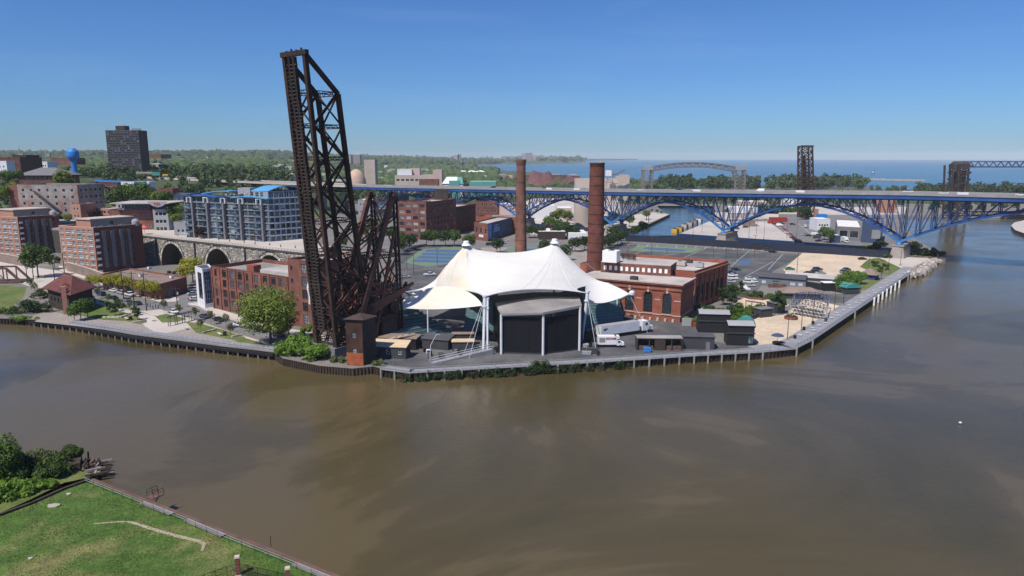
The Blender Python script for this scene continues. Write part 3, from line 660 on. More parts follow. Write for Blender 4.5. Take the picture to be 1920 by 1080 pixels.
for wv in (0, W8):
 c = MB('rust_dark'); c.beam(leaf(wv, 0, ZB), leaf(wv, 0, ZT), 1.0, 1.1); c.build('chord', root)
 c = MB('rust_dark'); c.beam(leaf(wv, dd(0), ZB), leaf(wv, dd(NPAN), ZB + dz * NPAN), 1.05, 1.1); c.build('chord', root)
 c = MB('rust_dark'); c.beam(leaf(wv, 0, ZT), leaf(wv, dd(NPAN), ZT - 9), 1.0, 1.0); c.build('end_post', root)
 for k in range(NPAN + 1):
  z0 = ZB + dz * k; c = MB('rust_dark')
  lattice(c, leaf(wv, .4, z0), leaf(wv, dd(k) - .4, z0), .7, (0, 0, 1), cr=.2, r=.1); c.build('strut', root)
  if k < NPAN:
   c = MB('rust_dark' if k > 2 else 'rust_brown')
   a, b = (leaf(wv, .3, z0), leaf(wv, dd(k + 1) - .3, z0 + dz)) if k % 2 else (leaf(wv, dd(k) - .3, z0), leaf(wv, .3, z0 + dz))
   lattice(c, a, b, .85, EW, cr=.3, r=.12); c.build('diagonal', root)
 for k in range(NPAN):
  c = MB('rust_dark'); z0 = ZB + dz * (k + .5); zz = ZB + dz * k
  c.beam(leaf(wv, 0, zz + dz), leaf(wv, dd(k) * .5, z0 + dz * .1), .35, .35); c.build('sub_strut', root)
for k in range(NPAN + 1):
 z0 = ZB + dz * k
 for dep in (0, dd(k)):
  c = MB('rust_dark'); lattice(c, leaf(.4, dep, z0), leaf(W8 - .4, dep, z0), .9, (0, 0, 1), cr=.24, r=.12); c.build('cross_beam', root)
  if k < NPAN:
   z1 = z0 + dz; d2 = 0 if dep == 0 else dd(k + 1)
   for s_ in (0, 1):
    c = MB('rust_dark'); c.beam(leaf(W8 * s_, dep, z0), leaf(W8 * (1 - s_), d2, z1), .42, .3); c.build('brace', root)
c = MB('rust_dark')
c.beam(leaf(-1, -.1, ZT + .3), leaf(W8 + 1, -.1, ZT + .3), 1.1, 1.2)
for k in range(4): c.beam(leaf(1 + 2 * k, 0, ZT + .6), leaf(1 + 2 * k, 0, ZT + 1.2 + (k % 2) * .3), .35)
c.beam(leaf(-1.8, 0, ZT + .6), leaf(.5, 0, ZT + .6), .15); c.build('end_beam', root)
c = MB('steel_black')
for x in (2.6, 4.4): c.beam(leaf(x, -.4, 9), leaf(x, -.4, ZT - .5), .55, 1.0)
c.build('stringer', root)
c = MB('steel_black'); c.beam(leaf(2.5, -.95, 9), leaf(2.5, -.95, ZT), .18); c.beam(leaf(4.2, -.95, 9), leaf(4.2, -.95, ZT), .18); c.build('rail', root)
tie = MB('timber_dark').frame(V(-1.5, -.16, -.14), V(3.0, 0, 0), V(0, .32, 0), V(0, 0, .28)).mesh('tie')
nt_ = 78
for k in range(nt_):
 z0 = 9.5 + (ZT - 11) * k / nt_; p = leaf(3.5 + .35 * math.sin(k * 12.9), -.72, z0)
 place(tie, 'tie', root, p, math.atan2(EW.y, EW.x), (rnd.uniform(.85, 1.05) * (1.35 if k % 7 == 0 else 1), 1, 1))
c = MB('steel_black')
for k in range(64):
 z0 = 10 + (ZT - 12) * k / 64; c.beam(leaf(-.2, -.5, z0), leaf(1.6, -.5, z0), .12, .12)
c.beam(leaf(.1, -.6, 10), leaf(.1, -.6, ZT - 2), .12); c.build('ladder', root)
c = MB('stucco_dark'); c.prism([leaf(-1, -2, 0), leaf(W8 + 1, -2, 0), leaf(W8 + 1, 2, 0), leaf(-1, 2, 0)], -1, 5); c.build('heel_pier', root)
for wv in (0, W8):
 for e in (0, dd(0)): c = MB('rust_dark'); c.beam(leaf(wv, e, 3), leaf(wv, e, 9), 1.5, 1.5); c.build('heel_post', root)
def tw(wv, s_, z): return BL(wv, s_, z)
AP = 22.0; AZ = 45.0
for wv in (-.6, W8 + .6):
 parts = [('tower_leg', (7, 9), (AP - .5, AZ), 1.5, 'rust_brown'), ('tower_leg', (AP + 1.6, 2), (AP + .6, AZ), 1.25, 'rust_dark'), ('tower_leg', (13, 4), (AP, AZ - 10), .8, 'rust_brown'),
             ('tower_beam', (7, 18), (AP + 1, 18), .9, 'rust_brown'), ('tower_beam', (12, 28), (AP + 1, 28), .7, 'rust_dark'), ('tower_beam', (4, 10), (AP + 2, 10), 1.1, 'rust_dark'), ('tower_brace', (9, 10), (AP + 1, 28), .5, 'rust_brown'),
             ('tower_brace', (AP + 1, 10), (11, 26), .5, 'rust_brown'), ('tower_brace', (14, 32), (AP + 1, 20), .4, 'rust_dark'), ('tower_brace', (AP + .8, AZ - 9), (16, 36), .35, 'rust_dark'), ('tower_leg', (3, 3), (9, 22), .8, 'rust_dark'), ('tower_brace', (18, 2), (24, 16), .45, 'rust_brown')]
 for nm, a, b, t, mt in parts:
  c = MB(mt); c.beam(tw(wv, *a), tw(wv, *b), t * .75, t * .95) if nm == 'tower_leg' and mt == 'rust_brown' else lattice(c, tw(wv, *a), tw(wv, *b), t, ED if nm == 'tower_leg' else (0, 0, 1), cr=t * .42, r=.13); c.build(nm, root)
 c = MB('rust_brown'); a, b = tw(wv + .2, 5, 12.5), tw(wv + .2, 36, 20.5); n_ = V(0, 0, 1)
 e = EW * .45; pr = [(5, 11.5), (8, 14.2), (22, 17.4), (29, 19), (29, 18.4), (21, 14.8), (9, 11)]
 vs = [tw(wv, s_, z) - e for s_, z in pr] + [tw(wv, s_, z) + e for s_, z in pr]; n = len(pr)
 c.faces(vs, [tuple(range(n)), tuple(range(2 * n - 1, n - 1, -1))] + [(k, n + k, n + (k + 1) % n, (k + 1) % n) for k in range(n)]); c.build('counterweight_arm', root)
 c = MB('rust_dark'); lattice(c, tw(wv, AP, AZ - 6), leaf(wv, dd(3), ZB + dz * 3.2), 1.0, (0, 0, 1), cr=.32, r=.14); c.build('link', root)
 c = MB('rust_brown'); lattice(c, tw(wv, 20, 17), leaf(wv, dd(2), ZB + dz * 2), 1.0, (0, 0, 1), cr=.34, r=.14); c.build('link', root)
 c = MB('rust_dark'); c.lathe(tw(wv, AP - .3, AZ - .2) - V(0, 0, 1), [(0, 0), (1.0, .1), (1.2, 1.2), (.8, 2.2), (0, 2.4)], 10); c.build('bearing', root)
 for s_, z, r_ in ((10, 12, 3.4), (21, 13, 1.7)):
  c = MB('rust_dark'); c.tube(tw(wv - .45, s_, z), tw(wv + .45, s_, z), r_, n=20); c.tube(tw(wv - .6, s_, z), tw(wv + .6, s_, z), r_ * .25, n=10); c.build('trunnion', root)
for s_, z in ((AP - .5, AZ - 1), (18, 36), (14.5, 28), (11, 20), (AP + 1, 18), (AP + 1, 28), (7, 10), (AP + 1.6, 8)):
 c = MB('rust_brown'); lattice(c, tw(-.4, s_, z), tw(W8 + .4, s_, z), .8, (0, 0, 1), cr=.25, r=.12); c.build('tower_cross_beam', root)
for (s0, z0), (s1, z1) in (((AP - .5, AZ - 1), (18, 36)), ((18, 36), (14.5, 28)), ((14.5, 28), (11, 20)), ((11, 20), (7, 10)), ((AP + 1, 8), (AP + 1, 28)), ((AP + 1, 28), (AP + .6, AZ - 1))):
 for a, b in ((0, W8), (W8, 0)):
  c = MB('rust_brown'); c.beam(tw(a, s0, z0), tw(b, s1, z1), .3, .3); c.build('tower_brace', root)
c = MB('rust_orange'); c.prism([tw(1.5, 9, 0), tw(W8 - 1.5, 9, 0), tw(W8 - 1.5, 14, 0), tw(1.5, 14, 0)], 11, 16.5); c.build('machinery_frame', root)
c = MB('steel_black'); c.prism([tw(0.8, 14, 0), tw(W8 - .8, 14, 0), tw(W8 - .8, 21, 0), tw(.8, 21, 0)], 5, 15); c.build('counterweight', root)
rg = random.Random(3)
for k in range(150):
 a = (rg.uniform(0, W8), rg.uniform(1, 26), rg.uniform(3, 25)); b = (a[0] + rg.choice([0, 0, 4, -4]) * rg.random(), a[1] + rg.uniform(-5, 5), a[2] + rg.uniform(-5, 6))
 b = (min(W8, max(0, b[0])), b[1], max(2.2, b[2])); c = MB(rg.choice(['rust_brown', 'rust_orange', 'rust_brown', 'rust_dark'])); c.beam(tw(*a), tw(*b), rg.uniform(.18, .5)); c.build('girder', root)
c = MB('stucco_dark'); c.prism([tw(-1, 20, 0), tw(W8 + 1, 20, 0), tw(W8 + 1, 26, 0), tw(-1, 26, 0)], 2, 5.5); c.prism([tw(-1, 6, 0), tw(W8 + 1, 6, 0), tw(W8 + 1, 16, 0), tw(-1, 16, 0)], 2, 4.5); c.build('tower_footing', root)

rg = random.Random(9)
for k in range(90):
 a = (rg.uniform(-.5, W8 + .5), rg.uniform(8, 26), rg.uniform(2.5, 19)); b = (min(W8 + .8, max(-.8, a[0] + rg.uniform(-4, 4))), a[1] + rg.uniform(-5, 5), max(2.2, a[2] + rg.uniform(-6, 6))); c = MB(rg.choice(['rust_brown', 'rust_orange', 'rust_brown', 'rust_dark'])); c.beam(tw(*a), tw(*b), rg.uniform(.25, .7)); c.build('girder', root)
for s_, w_, h_ in ((6, 8, 8), (16, 6, 6.5)): c = MB('steel_black'); c.prism([tw(-.8, s_, 0), tw(W8 + .8, s_, 0), tw(W8 + .8, s_ + w_, 0), tw(-.8, s_ + w_, 0)], 4.4, 4.4 + h_); c.build('machinery_house', root)  # black colour stands for the deep shade on the machinery house
A = P(651, 684); Bq = P(682, 686); d = (Bq - A).normalized(); nn = V(-d.y, d.x, 0); HZ = PY(660, 598, A.y).z
r = thing('operator_house', 'rusty brown sheet metal operator tower at the foot of the black bridge', 'tower', A)
foot = [A, Bq, Bq + V(2.6, 4.2, 0), A + V(2.6, 4.2, 0)]
mb = MB('rust_dark'); rects = [(1.7, 2.8, 5.0, 6.6), (1.7, 2.8, 9.4, 11)]
for i in range(4): facade(r, mb, foot[i], foot[(i + 1) % 4], 2, HZ, rects if i == 0 else [], 'rust_dark' if i != 1 else 'steel_black', frame='timber_grey', glass='glass_pale')  # dark walls and black right flank carry the bridge's shadow in their colour
mb.build('wall', r)
mb = MB('rust_orange'); mb.prism([A - nn * .08 + V(0, 0, 0), Bq - nn * .08, Bq, A], 2.1, 5.4); mb.build('base_sheet', r)
mb = MB('steel_black'); c0 = (A + Bq) / 2 + V(1.3, 2.1, 0); o = .6
q = [A - d * o - nn * o, Bq + d * o - nn * o, foot[2] + d * o + nn * o, foot[3] - d * o + nn * o]
for i in range(4): mb.poly([q[i] + V(0, 0, HZ - 2), q[(i + 1) % 4] + V(0, 0, HZ - 2), c0 + V(0, 0, HZ - .7)])
mb.build('roof', r)

TA = PY(909, 557, 196); TB = PY(1100, 549, 206); TR = PY(1143, 531, 232); TL = PY(763, 547, 228)
PK1 = PY(874, 452, 228); PK2 = PY(1040, 448, 236)
BLc = V(-24, 266, 13); BRc = V(34, 278, 13)
anch = [TA, TB, TR, BRc, BLc, TL]
sag = [5.5, 6.5, 8, 8, 3, 13]   # how far each cable edge curves inwards
cen = sum(anch, V(0, 0, 0)) / 6; cen.y -= 2
bd = []
for i in range(6):
 a, b = anch[i], anch[(i + 1) % 6]; d = (b - a); inn = V(-d.y, d.x, 0).normalized()
 for k in range(20):
  t = k / 20; iv = inn * sag[i] if i < 5 else V(3, 10.5, 0); bd.append(a.lerp(b, t) + iv * (4 * t * (1 - t)) ** .9 + V(0, 0, (-.5 if i else .7) * 4 * t * (1 - t)))
import numpy as np
from mathutils.geometry import delaunay_2d_cdt
NB = len(bd); pv = [(p.x, p.y) for p in bd]; zfix = {k: ('b', bd[k].z) for k in range(NB)}
def near(x, y, L_, r): return any((x - p[0]) ** 2 + (y - p[1]) ** 2 < r * r for p in L_)
for a, b, fn in ((PK1, PK2, lambda t: 1 - .27 * math.sin(math.pi * t) ** .6), (PK1, TL, lambda t: (1 - t) ** 1.3), (PK2, TR, lambda t: (1 - t) ** 1.7)):
 n = int((b - a).length / .9)
 for k in range(n + 1):
  p = a.lerp(b, k / n)
  if near(p.x, p.y, pv[NB:], .3) or near(p.x, p.y, pv[:NB], .6) or not inpoly(p.x, p.y, pv[:NB]): continue
  zfix[len(pv)] = ('i', fn(k / n)); pv.append((p.x, p.y))
nl = len(pv); gx = -45
while gx < 50:
 gy = 190
 while gy < 282:
  x_, y_ = gx + rnd.uniform(-.1, .1), gy + (.65 if int(gx / 1.3) % 2 else 0)
  if inpoly(x_, y_, pv[:NB]) and not near(x_, y_, pv[:nl], .75): pv.append((x_, y_))
  gy += 1.3
 gx += 1.3
r_ = delaunay_2d_cdt([Vector(p) for p in pv], [(k, (k + 1) % NB) for k in range(NB)], [], 1, 1e-5)
vv, tris, orig = r_[0], r_[2], r_[3]; N = len(vv); A_ = np.zeros((N, N)); XY = np.array([[v.x, v.y] for v in vv])
for t in tris:
 for e in range(3):
  i, j, k = t[e], t[(e + 1) % 3], t[(e + 2) % 3]; u_, w_ = XY[i] - XY[k], XY[j] - XY[k]; ct = max(.02, float(u_ @ w_) / (abs(u_[0] * w_[1] - u_[1] * w_[0]) + 1e-6)) / 2
  A_[i, j] -= ct; A_[j, i] -= ct; A_[i, i] += ct; A_[j, j] += ct
def solve(fx):
 M_ = A_.copy(); b_ = np.zeros(N)
 for i, z in fx.items(): M_[i] = 0; M_[i, i] = 1; b_[i] = z
 return np.linalg.solve(M_, b_)
tag_ = {i: zfix[o[0]] for i, o in enumerate(orig) if o and o[0] in zfix}
BZ = solve({i: z for i, (q, z) in tag_.items() if q == 'b'}); PH = solve({i: (0 if q == 'b' else z) for i, (q, z) in tag_.items()})
W_ = -A_.copy(); np.fill_diagonal(W_, 0); W_ /= W_.sum(1)[:, None]; free = np.array([i not in tag_ or (tag_[i][0] == 'i' and tag_[i][1] < .97) for i in range(N)])
for k in range(5): PH = np.where(free, .5 * PH + .5 * (W_ @ PH), PH)
hh_ = []
for pk in (PK1, PK2): i = int(np.argmin(np.hypot(XY[:, 0] - pk.x, XY[:, 1] - pk.y))); hh_.append((pk.z - BZ[i]) / PH[i])
tt = np.clip((XY[:, 0] - PK1.x) / (PK2.x - PK1.x), 0, 1); Z = BZ + np.clip(PH, 0, 1) * (hh_[0] + (hh_[1] - hh_[0]) * tt)
root = thing('tent_canopy', 'large white twin-peaked membrane roof over the open-air stage', 'tent', (cen.x, cen.y, 2))
mb = MB('tent_white'); mb.smooth = True; mb.v = [(XY[i, 0], XY[i, 1], Z[i]) for i in range(N)]; mb.mats = ['tent_white', 'tent_cream']
for t in tris:
 c_ = XY[list(t)].mean(0); mb.f.append(tuple(t)); mb.m.append(1 if (TA.x - PK1.x) * (c_[1] - PK1.y) - (TA.y - PK1.y) * (c_[0] - PK1.x) < 0 and c_[1] < 262 else 0)
mb.build('membrane', root)
from mathutils.bvhtree import BVHTree
bv = BVHTree.FromPolygons([Vector(v) for v in mb.v], mb.f)
def drape(a, b, w_, mat, name, n=26):
 q = []
 for k in range(n + 1):
  p = a.lerp(b, .03 + .955 * k / n); h = bv.ray_cast(V(p.x, p.y, 60), V(0, 0, -1))[0]
  if h: q.append(h + V(0, 0, .03))
 c = MB(mat)
 for u, v in zip(q, q[1:]): c.beam(u, v, w_, .07)
 if q: c.build(name, root)
for a, b in ((PK1, TA), (PK2, TB)): drape(a, b, .16, 'white_steel', 'ridge_cable')
for pk, L_ in ((PK1, (66, 76, 84, 92, 100, 108, 114, 2, 5)), (PK2, (8, 11, 14, 17, 24, 29, 34, 40, 47))):
 for k in L_: drape(pk, bd[k], .06, 'tent_seam', 'welded_seam')
for i in range(6):
 mb = MB('white_steel')
 for k in range(20): mb.beam(bd[(i * 20 + k) % NB], bd[(i * 20 + k + 1) % NB], .22)
 mb.build('edge_cable', root)
for pk in (PK1, PK2):
 mb = MB('white_paint'); mb.lathe(pk - V(0, 0, 1.1), [(1.5, -.3), (1.0, .35), (.9, .8), (.95, 1.0), (.7, 1.15), (0, 1.2)], 14); mb.build('peak_cap', root)
 mb = MB('white_steel'); mb.tube(V(pk.x, pk.y, 2), pk - V(0, 0, .5), .45, .3, 10); mb.build('mast', root)
mb = MB('white_steel')

for (base, top, r0) in ((P(906, 662), TA + V(0, 0, .2), .5), (P(914, 662), TA + V(.8, 0, -.5), .35), (P(1091, 640), TB + V(.3, 0, .3), .5)):
 m_ = MB('white_steel'); m_.tube(base, top, r0 * .75, r0, 12); m_.lathe(top - V(0, 0, .3), [(r0, 0), (r0 * 1.35, .1), (r0 * 1.35, .6), (0, .65)], 12); m_.lathe(base.lerp(top, .8), [(r0, 0), (r0 * 1.4, .1), (r0 * 1.4, .5), (r0, .6)], 12); m_.build('mast', root)
def sail(P0, P1, P2, apex, mat, name, nu=26, nv=14, belly=1.2):
 """small membrane between tip P0, corner P1 and a top edge that arches through apex, front edge via P2"""
 m_ = MB(mat); m_.smooth = True
 def top(t): return P0.lerp(P1, t) * 1 + (apex - P0.lerp(P1, .5)) * (4 * t * (1 - t)) ** .85
 def bot(t): return P0.lerp(P2, t / .42) if False else (P0 * (1 - t) ** 2 + (P2 * 2 - (P0 + P1) * .5) * 2 * t * (1 - t) + P1 * t * t)
 m_.grid(lambda u, v: bot(u).lerp(top(u), v) + V(0, 0, math.sin(math.pi * v) * math.sin(math.pi * u) * -belly), nu, nv); return m_.build(name, root)
S0 = PY(728, 573, 206); S1 = PY(905, 573, 197); S2 = PY(806, 580, 205); SA = PY(832, 537, 215)
sail(S0, S1, S2, SA, 'tent_cream', 'side_membrane')
R0 = PY(1102, 560, 207); R1 = PY(1180, 551, 216); R2 = PY(1130, 568, 209); RA = PY(1112, 526, 222)
sail(R0, R1, R2, RA, 'tent_white', 'side_membrane', belly=.5)
for a, b in ((PY(806, 580, 205), P(803, 640)), (PY(1154, 557, 213), P(1156, 610))):
 m_ = MB('white_steel'); m_.tube(Vector((b.x, b.y, 2)), Vector((b.x, b.y, a.z)), .22, n=10); m_.build('post', root)
for a, b in ((P(757, 632), PY(713, 572, 212)), (P(1157, 596) + V(0, 0, 6), R1 + V(.8, 0, .3))):
 m_ = MB('white_steel'); m_.tube(a, b, .42, .5, 10); m_.lathe(b - V(0, 0, .8), [(.6, 0), (.9, .3), (.9, 1.1), (.5, 1.5), (0, 1.6)], 10); m_.build('raking_mast', root)
for a, b in ((TA, P(868, 668)), (TB, P(1118, 658)), (TB, P(1124, 640)), (R1, P(1215, 625)), (TL, P(720, 560) + V(0, 0, 3)), (TR, P(1215, 590)), (S0, P(722, 600)), (TL, P(735, 552)), (R1, P(1160, 610)), (PK2, P(1185, 560)), (TA, P(880, 672)), (PY(1143, 531, 232), PY(1185, 552, 235))):
 m_ = MB('white_steel'); m_.tube(a, b, .055, n=5); m_.build('stay_cable', root)

A0, A1, A2 = P(940, 663), P(1018, 665), P(1086, 656)
zt = PY(940, 590, A0.y).z; r = thing('stage_house', 'dark stage house with scrim walls and pale roof under the tent', 'stage', A1)
top = [Vector((p.x, p.y, 0)) for p in (A0, A1, A2)]
bk = [Vector((p.x, p.y, 0)) for p in (P(1098, 622), P(925, 622))]
m_ = MB('black_scrim');
for a, b in ((A0, A1), (A1, A2), (A2, bk[0]), (bk[1], A0)):
 m2 = MB('black_scrim'); n = 3; d = (b - a) / n
 for k in range(n):
  p = a + d * k; p.z = 0; q = d.copy(); q.z = 0; nn = V(q.y, -q.x, 0).normalized() * .08
  m2.frame(p + q * .012 + V(0, 0, 2.6), q * .976, nn, V(0, 0, zt - 3.2))
 m2.build('scrim_panel', r)
m_ = MB('charcoal'); m_.prism([A0, A1, A2, bk[0], bk[1]], 2, 3.1, top='timber_dark'); m_.build('stage_deck', r)
fr = [PY(940, 588, A0.y - 1), PY(1018, 586, A1.y - 1.3), PY(1091, 572, A2.y - .5)]; br_ = [PY(928, 568, 206), PY(1018, 556, 212), PY(1086, 557, 212)]; br2 = [PY(912, 557, 207), PY(1000, 549, 214), PY(1090, 549, 213)]
m_ = MB('grey_roof'); m_.faces(fr + br_, [(0, 1, 4, 3), (1, 2, 5, 4)]); m_.faces([p - V(0, 0, .5) for p in fr + br_], [(3, 4, 1, 0), (4, 5, 2, 1)])
for a, b in ((0, 1), (1, 2)): m_.poly([fr[a] - V(0, 0, .5), fr[b] - V(0, 0, .5), fr[b], fr[a]])
m_.build('roof', r)
m_ = MB('tent_shade'); m_.faces(br_ + [p + V(0, 0, .2) for p in br2], [(0, 1, 4, 3), (1, 2, 5, 4)]); m_.build('fascia', r)  # fascia colour darkened to stand for shade under the membrane
for p, t in ((A0, fr[0]), (A1, fr[1]), (A2, fr[2])):
 m_ = MB('white_steel'); q = V(p.x, p.y - .5, 2); m_.tube(q, V(q.x, q.y, t.z - .4), .36, n=12); m_.build('column', r)
m_ = MB('white_steel'); m_.beam(V(A0.x, A0.y - .5, fr[0].z - .7), V(A1.x, A1.y - .5, fr[1].z - .7), .25); m_.beam(V(A1.x, A1.y - .5, fr[1].z - .7), V(A2.x, A2.y - .5, fr[2].z - .7), .25); m_.build('header_beam', r)
m_ = MB('brick_orange'); b0, b1 = PY(1010, 556, 222), PY(1044, 556, 222); m_.frame(V(b0.x, 222, b0.z - 1), V(b1.x - b0.x, 0, 0), V(0, 1, 0), V(0, 0, 1.8)); m_.build('back_wall_panel', r)

def grandstand(label, A, B, back, z0, z1, rows, group='raked seating banks under the tent'):
 """A->B front edge on the ground, back = vector to the top row"""
 A = Vector(A); B = Vector(B); back = Vector(back); r = thing('grandstand', label, 'seating', A, group=group)
 d = B - A; m_ = MB('charcoal'); q = [A, B, B + back, A + back]
 for i in range(4):
  a, b = q[i], q[(i + 1) % 4]; za = z0 if i in (0,) else z0; m_.poly([V(a.x, a.y, 2), V(b.x, b.y, 2), V(b.x, b.y, z0 if i == 0 else (z1 if i in (1, 2) else z0)), V(a.x, a.y, z0 if i in (0, 1) else z1)])
 m_.poly([V(A.x, A.y, z0), V(B.x, B.y, z0), V(B.x + back.x, B.y + back.y, z1), V(A.x + back.x, A.y + back.y, z1)])
 m_.build('stand_frame', r)
 row = MB('seat_teal'); dn = d.normalized(); bn = V(back.x, back.y, 0).normalized(); L = d.length; row.frame(V(0, 0, .1), dn * L, bn * .55, V(0, 0, .35)); row.frame(V(0, 0, .45) + bn * .45, dn * L, bn * .12, V(0, 0, .45))
 me = row.mesh('seat_row')
 for k in range(rows): t = (k + .3) / rows; place(me, 'seat_row', r, V(A.x + back.x * t, A.y + back.y * t, z0 + (z1 - z0) * t))
 return r
g1 = P(770, 650); g2 = P(858, 634)
grandstand('left bank of teal bench rows rising under the cream membrane', g1, g2, V(-27, 27, 0), 3, 12, 17)
grandstand('middle bank of teal bench rows seen behind the front mast', P(868, 628), P(925, 628), V(1, 22, 0), 3, 12, 15)
grandstand('right bank of teal bench rows between stage and brick hall', P(1100, 632), P(1172, 624), V(0, 22, 0), 3.5, 13, 15)
m_ = MB('galvanised'); root2 = thing('aisle_stair', 'pale blue metal stair at the foot of the raking mast', 'stair', P(757, 632))
for k in range(7):
 s_ = MB('galvanised'); a = P(752 + k * 2.6, 626 + k * 1.6, 4.6 - k * .25); s_.box(a.x, a.y, a.z, 1.6, .5, .12, -.4); s_.build('step', root2)
BD = V(-.788, .616, 0); BN = V(.616, .788, 0); B0 = V(212, 386, 0) + BN * 6
ZS = [(-900, 37.5), (-72, 37), (0, 36.6), (99, 34.6), (180, 33), (436, 29.8), (722, 30), (1060, 33.5), (1300, 34)]
def zd(s_):
 for (a, za), (b, zb) in zip(ZS, ZS[1:]):
  if s_ <= b: return za + (zb - za) * (s_ - a) / (b - a)
 return ZS[-1][1]
def bp(s_, off, z): p = B0 + BD * s_ + BN * off; return V(p.x, p.y, z)
br = thing('truss_bridge', 'long blue steel deck truss bridge carrying a highway across the river', 'bridge', (B0.x, B0.y, 2))
HW = 12.5; st = list(range(-420, 461, 20))
m_ = MB('asphalt_light'); fb = MB('bridge_blue'); par = MB('concrete_grey'); lm = MB('road_paint')
for a, b in zip(st, st[1:]):
 za, zb = zd(a), zd(b)
 m_.poly([bp(a, -HW, za), bp(b, -HW, zb), bp(b, HW, zb), bp(a, HW, za)][::-1]); m_.poly([bp(a, -HW, za - .6), bp(b, -HW, zb - .6), bp(b, HW, zb - .6), bp(a, HW, za - .6)])
 for o in (-HW, HW): par.frame(bp(a, o - .15, za - .6), bp(b, o - .15, zb - .6) - bp(a, o - .15, za - .6), BN * .3, V(0, 0, 1.45))
 par.frame(bp(a, -.2, za + .01), bp(b, -.2, zb + .01) - bp(a, -.2, za + .01), BN * .4, V(0, 0, .8))
 fb.frame(bp(a, -HW + .3, za - 2.6), bp(b, -HW + .3, zb - 2.6) - bp(a, -HW + .3, za - 2.6), BN * .4, V(0, 0, 1.95)); fb.frame(bp(a, HW - .7, za - 2.6), bp(b, HW - .7, zb - 2.6) - bp(a, HW - .7, za - 2.6), BN * .4, V(0, 0, 1.95))
 for k in range(4):
  s0 = a + 5 * k; fb.frame(bp(s0, -HW + .5, zd(s0) - 2.2), BN * (2 * HW - 1), BD * .3, V(0, 0, 1.5))
 for o in (-8.5, -5, 5, 8.5):
  for k in range(2): s0 = a + 10 * k; lm.frame(bp(s0, o, zd(s0) + .02), BD * 3.4, BN * .2, V(0, 0, .01))
m_.build('deck', br); fb.build('floor_beams', br); par.build('parapet', br); lm.build('lane_marking', br)
PS = [-130, 0, 99, 180, 262, 345, 425]
FZ = 10.6
nmem = 0
for i in range(len(PS) - 1):
 a, b = PS[i], PS[i + 1]; L = b - a; n = int(round(L / 7.2)); n += n % 2
 def zb_(s_):
  t = (s_ - a) / L; return FZ + (zd(s_) - 2.6 - 4.2 - FZ) * (1 - abs(2 * t - 1) ** 1.75)
 far = i >= 4
 for pl, off in enumerate((-7.5, 7.5)):
  ch = MB('bridge_blue')
  ss_ = [a + L * k / n for k in range(n + 1)]
  for s0, s1 in zip(ss_, ss_[1:]):
   ch.beam(bp(s0, off, zd(s0) - 3), bp(s1, off, zd(s1) - 3), .7, .9)
  ch.build('top_chord', br)
  ch = MB('bridge_blue')
  for s0, s1 in zip(ss_, ss_[1:]): ch.beam(bp(s0, off, zb_(s0)), bp(s1, off, zb_(s1)), .9, 1.0)
  for k in range(2): pass
  ch.build('bottom_chord', br)
  for (k0, k1) in ((0, 1), (n, n - 1)):
   ch = MB('bridge_blue_light'); s0, s1 = ss_[k0], ss_[k1]; ch.beam(bp(s0, off - .02, zb_(s0)), bp(s1, off - .02, zb_(s1)), 1.15, 1.25); ch.build('foot_chord', br)
  big = MB('bridge_blue')
  for k, s0 in enumerate(ss_):
   c = big if far else MB('bridge_blue' if 0 < k < n else 'bridge_blue_light'); t = .75 if k % 2 == 0 else .45
   lattice(c, bp(s0, off, zb_(s0)), bp(s0, off, zd(s0) - 3), t, BD, cr=t * .4, r=.12)
   if not far: c.build('vertical', br)
   if k < n:
    s1 = ss_[k + 1]; lo, hi = (s0, s1) if (k < n / 2) == (True) else (s1, s0)
    c = big if far else MB('bridge_blue')
    lattice(c, bp(lo, off, zb_(lo)), bp(hi, off, zd(hi) - 3), .5, BD, cr=.22, r=.1)
    if not far: c.build('diagonal', br)
  if far: struct(big.build('web_members', br), 'stuff')
 cr = MB('bridge_blue')
 for k in range(0, n + 1):
  s0 = a + L * k / n; z = zb_(s0)
  cr.beam(bp(s0, -7.5, z), bp(s0, 7.5, z), .45)
  cr.beam(bp(s0, -7.5, z), bp(s0, 7.5, zd(s0) - 3), .28); cr.beam(bp(s0, 7.5, z), bp(s0, -7.5, zd(s0) - 3), .28)
  if k < n: s1 = a + L * (k + 1) / n; cr.beam(bp(s0, -7.5, z), bp(s1, 7.5, zb_(s1)), .3); cr.beam(bp(s0, 7.5, z), bp(s1, -7.5, zb_(s1)), .3)
 struct(cr.build('sway_bracing', br), 'stuff')
for i, s0 in enumerate(PS):
 if i == 0: continue
 for off in (-7.5, 7.5):
  c = MB('bridge_blue_light'); c.lathe(bp(s0, off, FZ - 1.6), [(1.6, 0), (1.5, .5), (.9, 1.4), (0, 1.8)], 10); c.build('bearing', br)
 p = MB('concrete_pale' if i > 2 else 'stucco_taupe'); vs = []
 p = MB('concrete')
 for z, e, g in ((-1.5, 4.2, 12), (2, 3.9, 11.5), (FZ - 2.4, 2.5, 9.8), (FZ - 2.3, 3.0, 10.2), (FZ - 1.6, 3.0, 10.2)):
  vs.append([bp(s0 - e, -g, z), bp(s0 + e, -g, z), bp(s0 + e, g, z), bp(s0 - e, g, z)])
 fl = sum(vs, []); fs = []
 for j in range(4):
  for k in range(4): fs.append((j * 4 + k, (j + 1) * 4 + k, (j + 1) * 4 + (k + 1) % 4, j * 4 + (k + 1) % 4))
 fs.append((16, 17, 18, 19)[::-1]); p.faces(fl, fs); p.build('pier', br)
